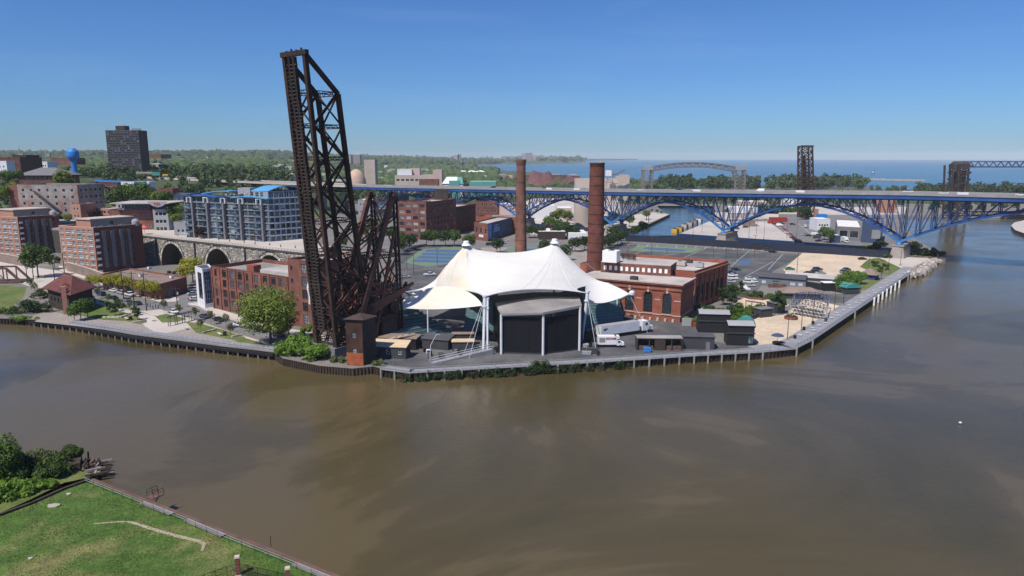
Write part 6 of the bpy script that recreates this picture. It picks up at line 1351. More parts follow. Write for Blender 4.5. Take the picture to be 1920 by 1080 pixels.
def pile(label, px0, px1, pyb, pyt, Y, seed, mat='iron_ore', name='ore_pile'):
 a, b = PY(px0, pyb, Y), PY(px1, pyb, Y); zt_ = PY(px0, pyt, Y).z; rg = random.Random(seed); c = MB(mat); c.smooth = True; L = b.x - a.x
 def fn(u, v):
  e = min(1, 2.2 * (1 - abs(2 * u - 1))) ; w_ = max(0, 1 - abs(2 * v - 1)); z = 1 + (zt_ - 1) * min(e, w_ * 1.2) * (.78 + .45 * noise.noise(Vector((u * 5, v * 3, seed)))); return V(a.x + L * u, Y + 70 * v, z)
 c.grid(fn, 30, 12); o = c.build(name); tag(o, label, 'ore pile'); return o
pile('large dark reddish ore pile on the shore left of the thick chimney', 982, 1052, 345, 322, 1250, 1); pile('smaller dark ore pile partly behind the thick chimney', 1050, 1112, 345, 330, 1250, 4)
for k in range(16):
 x = 905 + k * 11 + (k % 3) * 4; Y = 1500 + 60 * (k % 5); simple('lakeside_shed', 'low reddish shed among the lakeside yards, ' + ordn(k) + ' from the left', x, x + 8 + (k % 4) * 3, 335, 329 - (k % 3), Y, ['stucco_pinkish', 'brick_dark', 'stucco_taupe', 'brick_red'][k % 4], ['pale_roof', 'brown_roof', 'white_metal_roof'][k % 3], 0, 0, depth=20, z0=1.7, parapet=0, group='sheds in the lakeside yards')
p = PY(869, 346, 1000); tz_ = PY(869, 297, 1000).z; r = thing('radio_mast', 'slim dark lattice radio mast with antenna cluster against the lake', 'radio mast', (p.x, 1000, 2)); c = MB('steel_black'); lattice(c, V(p.x, 1000, 2), V(p.x, 1000, tz_), 1.6, (1, 0, 0), cr=.35, r=.2); c.build('mast', r)
for k in range(6): c = MB('stucco_grey'); a = k * 1.05; c.box(p.x + math.cos(a) * 2.6, 1000 + math.sin(a) * 2.6, tz_ - 4 - k % 2 * 2, .8, .8, 2.6); c.build('antenna', r)
simple('beige_silo_block', 'plain beige silo block with a gantry crane behind the thick chimney', 1158, 1180, 352, 329, 900, 'stucco_beige', 'pale_roof', 0, 0, depth=22, z0=2)
simple('beige_low_works', 'long low beige works left of the beige silo block', 1080, 1158, 352, 336, 905, 'stucco_beige', 'pale_roof', 0, 0, depth=26, z0=2)
cr = thing('unloading_crane', 'blue and white harbour crane with raised boom behind the thick chimney', 'crane', PY(1145, 350, 890)); c = MB('stucco_white'); q = PY(1136, 330, 890); c.frame(V(q.x, 890, q.z), V(7, 0, 0), V(0, 6, 0), V(0, 0, 7)); c.build('cabin', cr)
c = MB('siding_blue'); c.beam(PY(1148, 330, 890), PY(1172, 319, 890), 1.8); c.beam(PY(1148, 328, 890), PY(1160, 326, 890), 3.5); c.build('boom', cr); c = MB('stucco_taupe');
for x0_, y0_, x1_, y1_ in ((1136, 333, 1158, 350), (1140, 333, 1136, 350), (1148, 334, 1150, 350), (1130, 340, 1160, 345)): c.beam(PY(x0_, y0_, 889), PY(x1_, y1_, 889), .8)
c.build('gantry_leg', cr)
ab = thing('arched_lift_bridge', 'pale steel lift bridge with a curved raised span across the lake horizon', 'lift bridge', PY(1300, 350, 1150))
Yb = 1150
for (x0_, x1_) in ((1206, 1222), (1378, 1396)):
 a, b = PY(x0_, 350, Yb), PY(x1_, 350, Yb); zt_ = PY(x0_, 319, Yb).z
 for X_ in (a.x, b.x):
  for dy in (0, 14): c = MB('timber_grey'); lattice(c, V(X_, Yb + dy, 2), V(X_, Yb + dy, zt_), 2.0, (1, 0, 0), cr=1.0, r=.6); c.build('tower_leg', ab)
 for k in range(6):
  z = 2 + (zt_ - 2) * k / 6; z2 = 2 + (zt_ - 2) * (k + 1) / 6; c = MB('timber_grey'); c.beam(V(a.x, Yb, z), V(b.x, Yb, z2), .6); c.beam(V(b.x, Yb, z), V(a.x, Yb, z2), .6); c.beam(V(a.x, Yb, z2), V(b.x, Yb, z2), .7); c.build('tower_brace', ab)
 c = MB('stucco_grey'); hh = PY(x0_, 312 if x0_ < 1300 else 311, Yb).z; c.frame(V(a.x - 1, Yb - 1, zt_), V(b.x - a.x + 2, 0, 0), V(0, 16, 0), V(0, 0, hh - zt_)); c.build('machine_house', ab)
a, b = PY(1222, 321, Yb), PY(1378, 321, Yb); zz0 = a.z; n = 22; topz = lambda t: PY(0, 312 - 8.5 * 4 * t * (1 - t) + 1.5, Yb).z; botz = lambda t: PY(0, 320.5 - 8.5 * 4 * t * (1 - t) + 1.2, Yb).z
for dy in (0, 13):
 c = MB('stucco_dark'); g = lambda t, fz: V(a.x + (b.x - a.x) * t, Yb + dy, fz(t))
 for k in range(n):
  t0, t1 = k / n, (k + 1) / n; c.beam(g(t0, topz), g(t1, topz), 1.8); c.beam(g(t0, botz), g(t1, botz), 1.8); c.beam(g(t0, botz), g(t0, topz), .9); c.beam(g(t0, botz if k % 2 else topz), g(t1, topz if k % 2 else botz), .9)
 c.build('arched_truss', ab)
tb_ = thing('bascule_bridge', 'narrow dark raised bridge leaf standing behind the blue bridge', 'lift bridge', PY(1516, 410, 640)); Yb = 640; zt_ = PY(1516, 274, Yb).z
p0, p1 = PY(1503, 410, Yb), PY(1527, 410, Yb); q0, q1 = PY(1504, 275, Yb), PY(1523, 275, Yb)
for dy in (0, 9):
 for (pa, qa) in ((p0, q0), (p1, q1)): c = MB('rust_dark'); c.beam(V(pa.x, Yb + dy, 2), V(qa.x, Yb + dy, zt_), 1.2); c.build('chord', tb_)
for k in range(11):
 t0, t1 = k / 11, (k + 1) / 11; L_ = lambda t, dy: V(p0.x + (q0.x - p0.x) * t, Yb + dy, 2 + (zt_ - 2) * t); R_ = lambda t, dy: V(p1.x + (q1.x - p1.x) * t, Yb + dy, 2 + (zt_ - 2) * t)
 for dy in (0, 9): c = MB('rust_dark'); c.beam(L_(t0, dy), R_(t1, dy), .6); c.beam(R_(t0, dy), L_(t1, dy), .6); c.beam(L_(t1, dy), R_(t1, dy), .9); c.build('brace', tb_)
 c = MB('rust_dark'); c.beam(L_(t0, 0), L_(t1, 9), .5); c.beam(R_(t0, 0), R_(t1, 9), .5); c.build('brace', tb_)
c = MB('rust_dark'); c.beam(L_(1, 0) - V(1, 0, 0), R_(1, 0) + V(1, 0, 0), 1.5); c.frame((L_(0, 4) + R_(0, 4)) / 2 - V(1.5, 0, 0), V(3.5, 0, 0), V(0, 1, 0), q1 - p1 + V(0, 0, -8)); c.build('deck', tb_)
c = MB('brick_apartment');
for x_ in (1513, 1530): q = PY(x_, 400, 630); c.box(q.x, 630, 2, 3, 3, PY(0, 400, 630).z - 2 + 4)
c.build('pier', tb_)
bush('ivy_mass', PY(1508, 420, 625) * 1 - V(0, 0, PY(1508, 420, 625).z - 2), 6, 5, 13, 'leaf_dark', 1600, .8, 'tall ivy mass at the foot of the narrow dark bridge leaf', 'ivy')
lb_ = thing('lift_bridge_tower', 'black steel lift bridge with a level truss span leaving the right edge', 'lift bridge', PY(1800, 385, 700)); Yb = 620
a, b = PY(1786, 388, Yb), PY(1814, 388, Yb); t0_, t1_ = PY(1784, 311, Yb), PY(1817, 303, Yb)
for dy in (0, 12):
 for (xb, xt, yt) in ((1785, 1787, 310), (1797, 1797, 308), (1812, 1817, 306)):
  p, q = PY(xb, 395, Yb), PY(xt, yt, Yb); c = MB('steel_black'); c.beam(V(p.x, Yb + dy, 2), V(q.x, Yb + dy, q.z), 1.3); c.build('tower_leg', lb_)
for k in range(8):
 z0_, z1_ = 2 + (t0_.z - 2) * k / 8, 2 + (t0_.z - 2) * (k + 1) / 8
 for dy in (0, 12):
  c = MB('steel_black'); c.beam(V(a.x, Yb + dy, z0_), V(b.x, Yb + dy, z1_), .8); c.beam(V(b.x, Yb + dy, z0_), V(a.x, Yb + dy, z1_), .8); c.beam(V(a.x, Yb + dy, z1_), V(b.x, Yb + dy, z1_), .9); c.build('brace', lb_)
c = MB('steel_black'); p, q = PY(1797, 385, Yb), PY(1814, 320, Yb); c.frame(V(p.x, Yb + 1, q.z - 22), V(q.x - p.x, 0, 0), V(0, 10, 0), V(0, 0, 22)); c.build('counterweight', lb_)
p, q = PY(1796, 315, Yb), PY(1821, 303, Yb); c = MB('steel_black'); c.lathe((p.x + (q.x - p.x) / 2, Yb + 6, p.z - 1), [(0, 0), (7.5, 0), (7.5, q.z - p.z - 1), (5.5, q.z - p.z + 1.2), (0, q.z - p.z + 1.4)], 14); c.build('sheave_house', lb_)
s0_, s1_ = PY(1820, 303, Yb), PY(1990, 301, Yb + 10); n = 26
for dy in (0, 10):
 c = MB('siding_navy');
 for k in range(n):
  g = lambda t, h: V(s0_.x + (s1_.x - s0_.x) * t, Yb + dy, s0_.z - h); u0, u1 = k / n, (k + 1) / n; c.beam(g(u0, 0), g(u1, 0), .7); c.beam(g(u0, 4.6), g(u1, 4.6), .9); c.beam(g(u0, 4.6 if k % 2 else 0), g(u1, 0 if k % 2 else 4.6), .5)
 c.build('span_truss', lb_)
c = thing('low_rail_bridge', 'low rusty rail truss crossing the river mouth under the blue bridge at right', 'bridge', PY(1870, 404, 640)); Yb = 655
for dy in (0, 6):
 m_ = MB('rust_dark'); a, b = PY(1822, 398, Yb), PY(1990, 402, Yb); n = 14
 for k in range(n): g = lambda t, h: V(a.x + (b.x - a.x) * t, Yb + dy, 6.5 - h); m_.beam(g(k / n, 0), g((k + 1) / n, 0), .8); m_.beam(g(k / n, 3), g((k + 1) / n, 3), .5); m_.beam(g(k / n, 0 if k % 2 else 3), g((k + 1) / n, 3 if k % 2 else 0), .4)
 m_.build('side_truss', c)
m_ = MB('rust_dark'); m_.frame(V(PY(1780, 402, Yb).x, Yb, 2.2), V(90, 0, 0), V(0, 6, 0), V(0, 0, 1.2)); m_.build('deck', c)
sp = [P(1990, 415, 2), P(1920, 413, 2), P(1902, 417, 2), P(1896, 423, 2), P(1903, 431, 2), P(1922, 438, 2), P(1990, 450, 2), P(2100, 450, 2), P(2100, 415, 2)]
struct(MB('timber_dark').prism(sp, -1.5, 2, top='white_gravel').build('gravel_point'))
bw = thing('breakwater', 'long low stone breakwater across the lake behind the blue bridge', 'breakwater', PY(1700, 337, 1900)); a, b = PY(1585, 335.5, 1850), PY(1735, 339.5, 1700); rg = random.Random(2)
c = MB('rock')
for k in range(160): q = a.lerp(b, k / 160); c.box(q.x, q.y, -1.5, rg.uniform(2, 5), rg.uniform(4, 9), rg.uniform(3, 5.5), rg.random())
struct(c.build('boulders', bw), 'stuff')
bo = thing('schooner', 'small white sailing boat alone on the blue lake', 'boat', PY(1637, 321, 2500)); p = PY(1637, 321, 2500); c = MB('stucco_white'); c.faces([V(p.x - 12, 2500, .5), V(p.x - 10, 2497, 2), V(p.x + 8, 2497, 2), V(p.x + 14, 2500, 3), V(p.x + 8, 2503, 2), V(p.x - 10, 2503, 2), V(p.x - 9, 2500, -1), V(p.x + 9, 2500, -1)], [(1, 2, 3, 4, 5), (0, 6, 1), (1, 6, 7, 2), (2, 7, 3), (3, 7, 4), (4, 7, 6, 5), (5, 6, 0), (0, 1, 5)]); c.build('hull', bo)
c = MB('steel_black'); c.tube(V(p.x - 3, 2500, 1), V(p.x - 3, 2500, 17), .3); c.tube(V(p.x + 5, 2500, 1), V(p.x + 5, 2500, 15), .3); c.build('mast', bo); c = MB('tent_white'); c.faces([V(p.x - 2.6, 2500, 3), V(p.x + 4, 2500.4, 3), V(p.x - 2.6, 2500.1, 9)], [(0, 1, 2)]); c.build('sail', bo)
rg = random.Random(9)
for k, (x0_, x1_, yt) in enumerate(((943, 955, 294), (957, 968, 293), (970, 979, 292), (978, 985, 287.5), (985, 998, 286.5), (999, 1008, 291), (1010, 1021, 291.5), (851, 861, 290.5), (858, 864, 289), (646, 658, 291), (662, 675, 291))):
 Y = 6800 if x0_ > 900 else (5500 if x0_ > 800 else 3300); p, q = PY(x0_, yt, Y), PY(x1_, yt, Y); z0_ = hgt(p.x, Y); simple('high_rise', ['grey-blue apartment high-rise on the lake headland, ' + ordn(k) + ' from the left', 'hazy twin tower on the wooded skyline, ' + ('left one' if k == 7 else 'right one'), 'hazy slab tower seen through the lattice bridge, ' + ('left one' if k == 9 else 'right one')][0 if k < 7 else (1 if k < 9 else 2)], x0_, x1_, 303, yt, Y, 'stucco_grey' if k % 2 else 'stucco_taupe', 'dark_roof', 0, 0, depth=40, z0=min(z0_, p.z - 20), parapet=0)
qy = thing('dock_crane_frame', 'small black steel frame on the pale dock beside the old channel', 'frame', P(1215, 415)); c = MB('steel_black'); a, b = P(1212, 414), P(1216, 418)
c.beam(a, a + V(0, 0, 5), .35); c.beam(b, b + V(0, 0, 7), .35); c.beam(a + V(0, 0, 5), b + V(0, 0, 7), .35); c.beam(b + V(0, 0, 7), b + V(-9, 4, 13), .4); c.build('frame', qy)
ct = thing('cement_silo', 'pale round cement silo partly behind the thick chimney', 'silo', P(1092, 424)); p = P(1092, 424); c = MB('stucco_beige'); c.smooth = True; c.lathe((p.x, p.y, 2), [(7, 0), (7, zt(379, p) - 2)], 24); c.build('shell', ct); c = MB('pale_roof'); c.lathe((p.x, p.y, 2), [(7.2, zt(379, p) - 2), (0, zt(379, p) - .5)], 24); c.build('roof', ct)
for k, (x, y, mt, l) in enumerate(((1266, 436, 'yellow_paint', 'yellow box float nearest the wall in the channel row'), (1275, 433, 'yellow_paint', 'yellow box float, next behind the nearest one'), (1284, 427, 'stucco_beige', 'tan box float, third along the channel edge'), (1294, 423, 'stucco_beige', 'tan tarped float, fourth along the channel edge'), (1303, 419, 'stucco_taupe', 'brown float, fifth along the channel edge'), (1311, 416, 'stucco_white', 'white topped float near the far end of the row'))):
 p = P(x, y, .1); r = thing('work_float', l, 'float', p, group='floats along the channel edge'); c = MB(mt); c.box(p.x, p.y, -.3, 4.2, 6, 3.2, -.5); c.build('hull', r); c = MB('charcoal'); c.box(p.x, p.y, 2.9, 3, 4, .5, -.5); c.build('hatch', r)
wallthing('screen_wall', 'long navy screen wall running across the back of the car park', 'wall', [P(1172, 452), P(1290, 459), P(1420, 468), P(1560, 477), P(1665, 484)], 2, 6.2, .3, 'navy_fence')
wallthing('fence', 'low red barrier between white gravel lot and car park', 'barrier', [P(1445, 411), P(1482, 440), P(1512, 466)], 2, 3.0, .5, 'red_paint')
simple('red_container_row', 'long red container at the back of the bridge car park', 1446, 1476, 416, 408, 600, 'red_paint', 'red_paint', 0, 0, depth=6, z0=2, parapet=0)
simple('nightclub_building', 'grey building with white cluttered roof beneath the blue bridge', 1568, 1614, 445, 426, 470, 'stucco_dark', 'white_metal_roof', 1, 2, Y1=462, depth=60, z0=2, skew=-10, ww=7, wh=4.5)
simple('blue_riverside_hall', 'blue clad hall with pale sign panel beside the river pier', 1614, 1652, 452, 418, 455, 'siding_navy', 'shingle_grey', 0, 0, Y1=448, depth=40, z0=2, skew=-6)
c = MB('stucco_grey'); a = PY(1632, 447, 447); b = PY(1651, 431, 446); c.frame(V(a.x, 446, a.z), V(b.x - a.x, 0, 0), V(0, -.4, 0), V(0, 0, b.z - a.z)); tag(c.build('billboard'), 'large pale sign panel on the blue riverside hall', 'sign')
simple('blue_domed_kiosk', 'small bright blue kiosk near the ivy tower', 1536, 1551, 412, 402, 560, 'blue_paint', 'blue_paint', 0, 0, depth=6, z0=2, parapet=0)
simple('white_blue_pavilion', 'white and blue striped low pavilion behind the tree', 1532, 1556, 424, 412, 530, 'stucco_white', 'white_metal_roof', 1, 4, depth=14, z0=2)
simple('hut', 'small hut with pale pyramid roof beside the white gravel lot', 1398, 1416, 422, 412, 560, 'brown_roof', 'sandy_gravel', 0, 0, depth=8, z0=2, parapet=0)
simple('tan_long_wall_building', 'long low tan building behind the white gravel lot', 1372, 1428, 410, 401, 640, 'stucco_beige', 'brown_roof', 0, 0, depth=10, z0=2, parapet=0)
simple('white_tents_row', 'row of long white roofs beyond the blue bridge truss', 1370, 1420, 395, 389, 700, 'stucco_white', 'white_metal_roof', 0, 0, depth=22, z0=2, parapet=0)
simple('small_grey_shed', 'blue grey shed beside the parking lot tree', 1561, 1575, 451, 441, 452, 'siding_navy', 'stucco_white', 0, 0, depth=5, z0=2, parapet=0)
simple('orange_stack_yard', 'orange and red container stack seen through the bridge truss', 1652, 1680, 388, 370, 700, 'brick_apartment', 'brick_orange', 0, 0, depth=10, z0=2, parapet=0)
for k, (x0_, x1_, yb, yt, Y, mt) in enumerate(((1000, 1040, 400, 385, 620, 'stucco_white'), (1046, 1072, 402, 390, 640, 'stucco_beige'), (1010, 1060, 446, 434, 470, 'dark_brown_wall'), (1066, 1100, 446, 437, 470, 'stucco_white'), (930, 990, 395, 383, 660, 'stucco_pinkish'), (1480, 1510, 375, 366, 760, 'stucco_white'), (1390, 1440, 384, 378, 820, 'stucco_beige'), (905, 930, 382, 374, 700, 'white_paint'))):
 simple('yard_building', ['white flat warehouse behind the middle bridge arch', 'beige yard office behind the silo', 'dark low workshop with pale roof behind the row of trees', 'white low workshop beside the round silo', 'long pinkish warehouse behind the brown chimney', 'white shed beneath the bridge left of the dark leaf', 'low beige sheds across the old channel', 'small bright white shed above the four storey mill'][k], x0_, x1_, yb, yt, Y, mt, 'white_metal_roof', 0, 0, depth=22, z0=2, parapet=0)
def cabin(label, px, py, sx, sy, h, rz, wall, roof, name='cabin', barrel=False, cat='cabin', over=.25, windows=0, lean=0):
 p = P(px, py); r = thing(name, label, cat, p); cs, sn = math.cos(rz), math.sin(rz); ux, uy = V(cs, sn, 0), V(-sn, cs, 0); o = p - ux * sx / 2; f = [o, o + ux * sx, o + ux * sx + uy * sy, o + uy * sy]
 mb = MB(wall)
 for i in range(4): facade(r, mb, f[i], f[(i + 1) % 4], 2, 2 + h, [(sx * (k + .35) / windows, sx * (k + .35) / windows + .9, 3.2, 4.6) for k in range(windows)] if i == 0 and windows else [], wall, frame='white_paint', cols=1, rows=2)
 mb.build('wall', r); c = MB(roof)
 if barrel: c.grid(lambda u, v: f[0] - uy * .4 + ux * (sx * u) + uy * ((sy + .8) * v) + V(0, 0, h + .9 * math.sin(math.pi * v)), 1, 8); c.faces([f[0] + ux * sx - uy * .4 + uy * ((sy + .8) * k / 8) + V(0, 0, h + .9 * math.sin(math.pi * k / 8)) for k in range(9)], [tuple(range(9))])
 else: q = [v + V(0, 0, h) for v in (f[0] - ux * over - uy * over, f[1] + ux * over - uy * over, f[2] + ux * over + uy * over, f[3] - ux * over + uy * over)]; q[2].z += lean; q[3].z += lean; c.faces(q + [v + V(0, 0, .18) for v in q], [(4, 5, 6, 7), (0, 1, 5, 4), (1, 2, 6, 5), (2, 3, 7, 6), (3, 0, 4, 7), (3, 2, 1, 0)])
 c.build('roof', r); return r, f, ux, uy
r_, f, ux, uy = cabin('tall black stage-side cabin with curved grey roof nearest the hedge', 1338, 624, 9.5, 5, 6.0, -.13, 'black_paint', 'stucco_grey', barrel=True)
c = MB('charcoal'); c.frame(f[0] - uy * .3 - ux * .3 + V(0, 0, 3.6), ux * 10.1, uy * .3, V(0, 0, .25)); c.build('ledge', r_)
r_, f, ux, uy = cabin('tall black cabin with curved grey roof nearest the walkway', 1388, 648, 7.6, 5, 6.0, -.10, 'black_paint', 'stucco_grey', barrel=True)
c = MB('charcoal'); c.frame(f[0] - uy * .3 - ux * .3 + V(0, 0, 3.6), ux * 8.2, uy * .3, V(0, 0, .25)); c.build('ledge', r_); c = MB('glass_green'); c.frame(f[1] - ux * 1.6 - uy * .25 + V(0, 0, .6), ux * 1.3, uy * .1, V(0, 0, 2.2)); c.build('notice_panel', r_)
r_, f, ux, uy = cabin('flat black box cabin between the open bar and the curved-roof cabins', 1309, 655, 9.0, 4.5, 3.6, -.10, 'charcoal', 'dark_roof'); c = MB('stucco_dark'); c.frame(f[1] - ux * 2.4 - uy * .06, ux * 1.1, uy * .05, V(0, 0, 2.2)); c.build('door', r_)
p = P(1237, 657); r = thing('open_bar', 'long open-fronted bar shed with pale tarred roof by the walkway', 'bar', p); rz = -.03; ux, uy = V(math.cos(rz), math.sin(rz), 0), V(-math.sin(rz), math.cos(rz), 0); o = p - ux * 6.5
c = MB('charcoal'); c.frame(o + V(0, 0, 3.3), ux * 13, uy * 3.6, V(0, 0, .2)); c.use('grey_roof'); c.frame(o + V(0, 0, 3.504), ux * 13, uy * 3.6, V(0, 0, .06)); c.build('roof', r)
c = MB('timber_dark'); c.frame(o + uy * 3.4 + V(0, 0, 0), ux * 13, uy * .2, V(0, 0, 3.3)); c.frame(o, ux * .2, uy * 3.4, V(0, 0, 3.3)); c.build('back_wall', r); c = MB('dark_brown_wall'); c.frame(o + ux * 5 - uy * .05, ux * 3, uy * .2, V(0, 0, 3.2)); c.build('menu_panel', r)
for x in (.1, 3.4, 9.7, 12.7): c = MB('charcoal'); c.frame(o + ux * x, ux * .2, uy * .2, V(0, 0, 3.3)); c.build('post', r)
for x in (.5, 8.4): c = MB('timber_red'); c.frame(o + ux * x + uy * .5, ux * 4.2, uy * .6, V(0, 0, 1.1)); c.build('counter', r)
cabin('dark shed with sunlit tan roof and white windows near the bridge foot', 728, 672, 10.0, 4.2, 3.2, -.16, 'charcoal', 'beige_roof', windows=3, lean=.9)
cabin('black kiosk with cream awning roof under the cream membrane', 868, 658, 6.0, 3.0, 2.6, .03, 'charcoal', 'beige_roof', name='kiosk', cat='kiosk')
cabin('narrow dark kiosk roof just behind the cream awning kiosk', 868, 648, 6.2, 2.0, 3.4, .03, 'charcoal', 'brown_roof', name='kiosk', cat='kiosk')
cabin('low dark tented bar with a small white sign near the ramp', 816, 655, 8.0, 4.5, 2.8, -.3, 'charcoal', 'dark_roof', name='kiosk', cat='kiosk', lean=.6)
cabin('dark flat shed behind the tan-roofed shed', 745, 655, 11.0, 5.0, 3.2, -.16, 'black_paint', 'brown_roof', name='shed', cat='shed')
pl = thing('roof_slat_stack', 'sunlit slatted timber canopy beside the operator house', 'canopy', P(735, 645));
for k in range(12): a = P(710 + k * 4.2, 640 - k * .8, 5.8); c = MB('beige_roof' if k % 3 else 'charcoal'); c.frame(a, V(2.6, 3.4, .1), V(.45, -.1, 0), V(0, 0, .1)); c.build('slat', pl)
rp = thing('access_ramp', 'long grey wheelchair ramp with railings between the kiosks and walkway', 'ramp', P(870, 672)); a, b = P(812, 682), P(925, 664)
c = MB('deck_grey'); u = (b - a).normalized(); n_ = V(-u.y, u.x, 0); L = (b - a).length; c.faces([a, b + V(0, 0, 1.3), b + n_ * 2 + V(0, 0, 1.3), a + n_ * 2, a - V(0, 0, .0), V(b.x, b.y, 2), V(b.x, b.y, 2) + n_ * 2], [(0, 1, 2, 3), (0, 5, 1)]); c.build('deck', rp)
for o in (0, 2):
 for k in range(15): t = k / 14; q = a.lerp(b, t) + n_ * o + V(0, 0, 1.3 * t); c = MB('galvanised'); c.beam(q, q + V(0, 0, 1.05), .07); c.build('baluster', rp)
 c = MB('white_steel'); c.beam(a + n_ * o + V(0, 0, 1.05), b + n_ * o + V(0, 0, 2.35), .09); c.beam(a + n_ * o + V(0, 0, .5), b + n_ * o + V(0, 0, 1.8), .06); c.build('handrail', rp)
lp = thing('street_lamp', 'slanting white lamp post near the ramp', 'street lamp', P(803, 676)); a = P(806, 678); c = MB('white_steel'); c.tube(a, a + V(.3, 0, 4.5), .08); c.tube(a + V(.3, 0, 4.5), a + V(1.8, 0, 7.4), .07); c.build('pole', lp); c = MB('galvanised'); c.frame(a + V(1.7, -.2, 7.4), V(1.1, 0, 0), V(0, .4, 0), V(0, 0, .15)); c.build('lamp_head', lp)
def walkway(label, line, w_, z=2.25, rail=True, mat='deck_grey', piles=True, step=3.2, railmat='galvanised', pile_step=None):
 q = [V(p.x, p.y, z) for p in pts(line)] if not isinstance(line[0], Vector) else line
 r = thing('boardwalk', label, 'boardwalk', q[0]);
 for a, b in zip(q, q[1:]):
  d = (b - a).normalized(); nn = V(-d.y, d.x, 0); c = MB(mat); c.frame(a - V(0, 0, .22) - nn * .3, b - a, nn * (w_ + .3), V(0, 0, .22)); c.build('deck_section', r)
 if rail:
  for a, b in zip(q, q[1:]):
   L = (b - a).length; d = (b - a).normalized(); n = max(1, round(L / step)); nn = V(-d.y, d.x, 0)
   for zz, t in ((1.12, .1), (.75, .05), (.4, .05)): c = MB(railmat); c.beam(a + V(0, 0, zz), b + V(0, 0, zz), t, t); c.build('rail', r)
   for k in range(n): p = a + d * (L * k / n); c = MB(railmat); c.beam(p, p + V(0, 0, 1.12), .11); c.build('post', r)
 if piles:
  for a, b in zip(q, q[1:]):
   L = (b - a).length; d = (b - a).normalized(); n = max(1, round(L / (pile_step or step))); nn = V(-d.y, d.x, 0)
   for k in range(n): p = a + d * (L * k / n) - nn * .62; c = MB('timber_pale'); c.beam(V(p.x, p.y, -1), V(p.x, p.y, 2.4), .34); c.build('pile', r)
 return r
walkway('timber quay walkway with white railing below the tent', [(716, 693), (768, 700), (960, 689), (1100, 681), (1300, 668), (1428, 661)], 2.6, step=2.3, pile_step=4.4)
walkway('wide promenade with railing along the right river bank', [(1428, 661), (1490, 655), (1520, 640), (1600, 586), (1700, 518), (1722, 503)], 6.5, step=2.6, pile_step=400)
wk = walkway('riverside boardwalk with thin grey fence on the left bank', [(130, 606), (250, 625), (420, 647), (515, 659)], 3.2, step=2.0, railmat='galvanised', piles=False)
fd = thing('quay_fender', 'row of brown timber fender piles along the left quay', 'fender', P(60, 600)); ln = [V(p.x, p.y, 2) for p in pts([(60, 600), (140, 609), (250, 629), (420, 651), (515, 662)])]
for a, b in zip(ln, ln[1:]):
 L = (b - a).length; d = (b - a).normalized(); nn = V(-d.y, d.x, 0); n = round(L / 1.7)
 for k in range(n): p = a + d * (L * k / n) - nn * .55; c = MB('timber_grey' if k % 2 else 'sheet_pile'); c.beam(V(p.x, p.y, -1), V(p.x, p.y, 1.15), .42); c.build('fender_pile', fd)
 c = MB('black_paint'); c.frame(V(a.x, a.y, 1.15) - nn * .85, b - a, nn * .75, V(0, 0, .7)); c.build('waler', fd)
for k in range(7): p = P(1632 + k * 8.0, 562 - k * 5.4); c = MB('white_paint'); q = V(p.x + .9, p.y - 1.2, -1); c.lathe(q, [(.36, 0), (.36, 3.9), (.25, 4.1), (0, 4.2)], 10); tag(c.build('mooring_pile'), f'white capped mooring pile by the promenade, {ordn(k)} from the left', 'mooring pile', 'white mooring piles')
for k, (x, y) in enumerate(((1490, 636), (1507, 620), (1524, 609), (1548, 604))): p = P(x, y); r = thing('litter_bin', 'black litter bin at the promenade edge, ' + ordn(k) + ' from the near end', 'litter bin', p, group='black promenade bins'); c = MB('black_paint'); c.lathe(p, [(.45, 0), (.5, 1.1), (.3, 1.35), (0, 1.4)], 10); c.build('body', r); c = MB('charcoal'); c.lathe(p, [(.52, 1.05), (.52, 1.15), (.4, 1.15)], 10); c.build('rim', r)
for k in range(26):
 t = (k + .5) / 26; x = 1500 + 200 * t; y = 633 - 122 * t; p = P(x - 4 + (k % 3) * 5, y, 2.26); r = thing('promenade_seat', f'small pale metal seat on the promenade, {ordn(k)} from the near bend', 'seat', p, group='seats along the promenade'); c = MB('white_steel'); c.box(p.x, p.y, 2.7, 1.2, .45, .1, -.8); c.build('seat', r); c = MB('galvanised'); c.box(p.x - .35, p.y + .3, 2.25, .1, .35, .45); c.box(p.x + .35, p.y - .3, 2.25, .1, .35, .45); c.build('leg', r)
p = P(1457, 645); r = thing('parasol', 'dark blue parasol with round table standing alone on the sandy yard', 'parasol', p); c = MB('siding_navy'); c.lathe((p.x, p.y, 4.5), [(1.9, 0), (1.2, .45), (0, .85)], 8); c.build('canopy', r); c = MB('white_steel'); c.tube(p, p + V(0, 0, 3.2), .06); c.build('pole', r); c = MB('charcoal'); c.lathe(p, [(.9, .7), (.9, .78), (0, .78)], 10); c.build('table_top', r)
for a in range(4): c = MB('charcoal'); c.box(p.x + math.cos(a * 1.57 + .4) * 1.5, p.y + math.sin(a * 1.57 + .4) * 1.5, 2, .5, .5, .5, a); c.build('stool', r)
cabin('dark container box nearest the sandy yard', 1437, 595, 5.2, 3.4, 2.9, .42, 'charcoal', 'stucco_dark', name='container', cat='container')
cabin('dark container box behind the other by the conifers', 1462, 587, 4.8, 4.0, 3.6, .42, 'charcoal', 'stucco_dark', name='container', cat='container')
p = P(1394, 615); r = thing('half_round_marquee', 'teal half-round branded marquee behind the black cabins', 'marquee', p); c = MB('fabric_teal'); ux, uy = V(.8, -.6, 0), V(.6, .8, 0)
c.faces([p - ux * 3 * math.cos(math.pi * k / 12) + V(0, 0, 3.6 * math.sin(math.pi * k / 12)) for k in range(13)], [tuple(range(13))]); c.grid(lambda u, v: p - ux * 3 * math.cos(math.pi * v) + uy * (3 * u) + V(0, 0, 3.6 * math.sin(math.pi * v)), 1, 12); c.build('fabric', r)
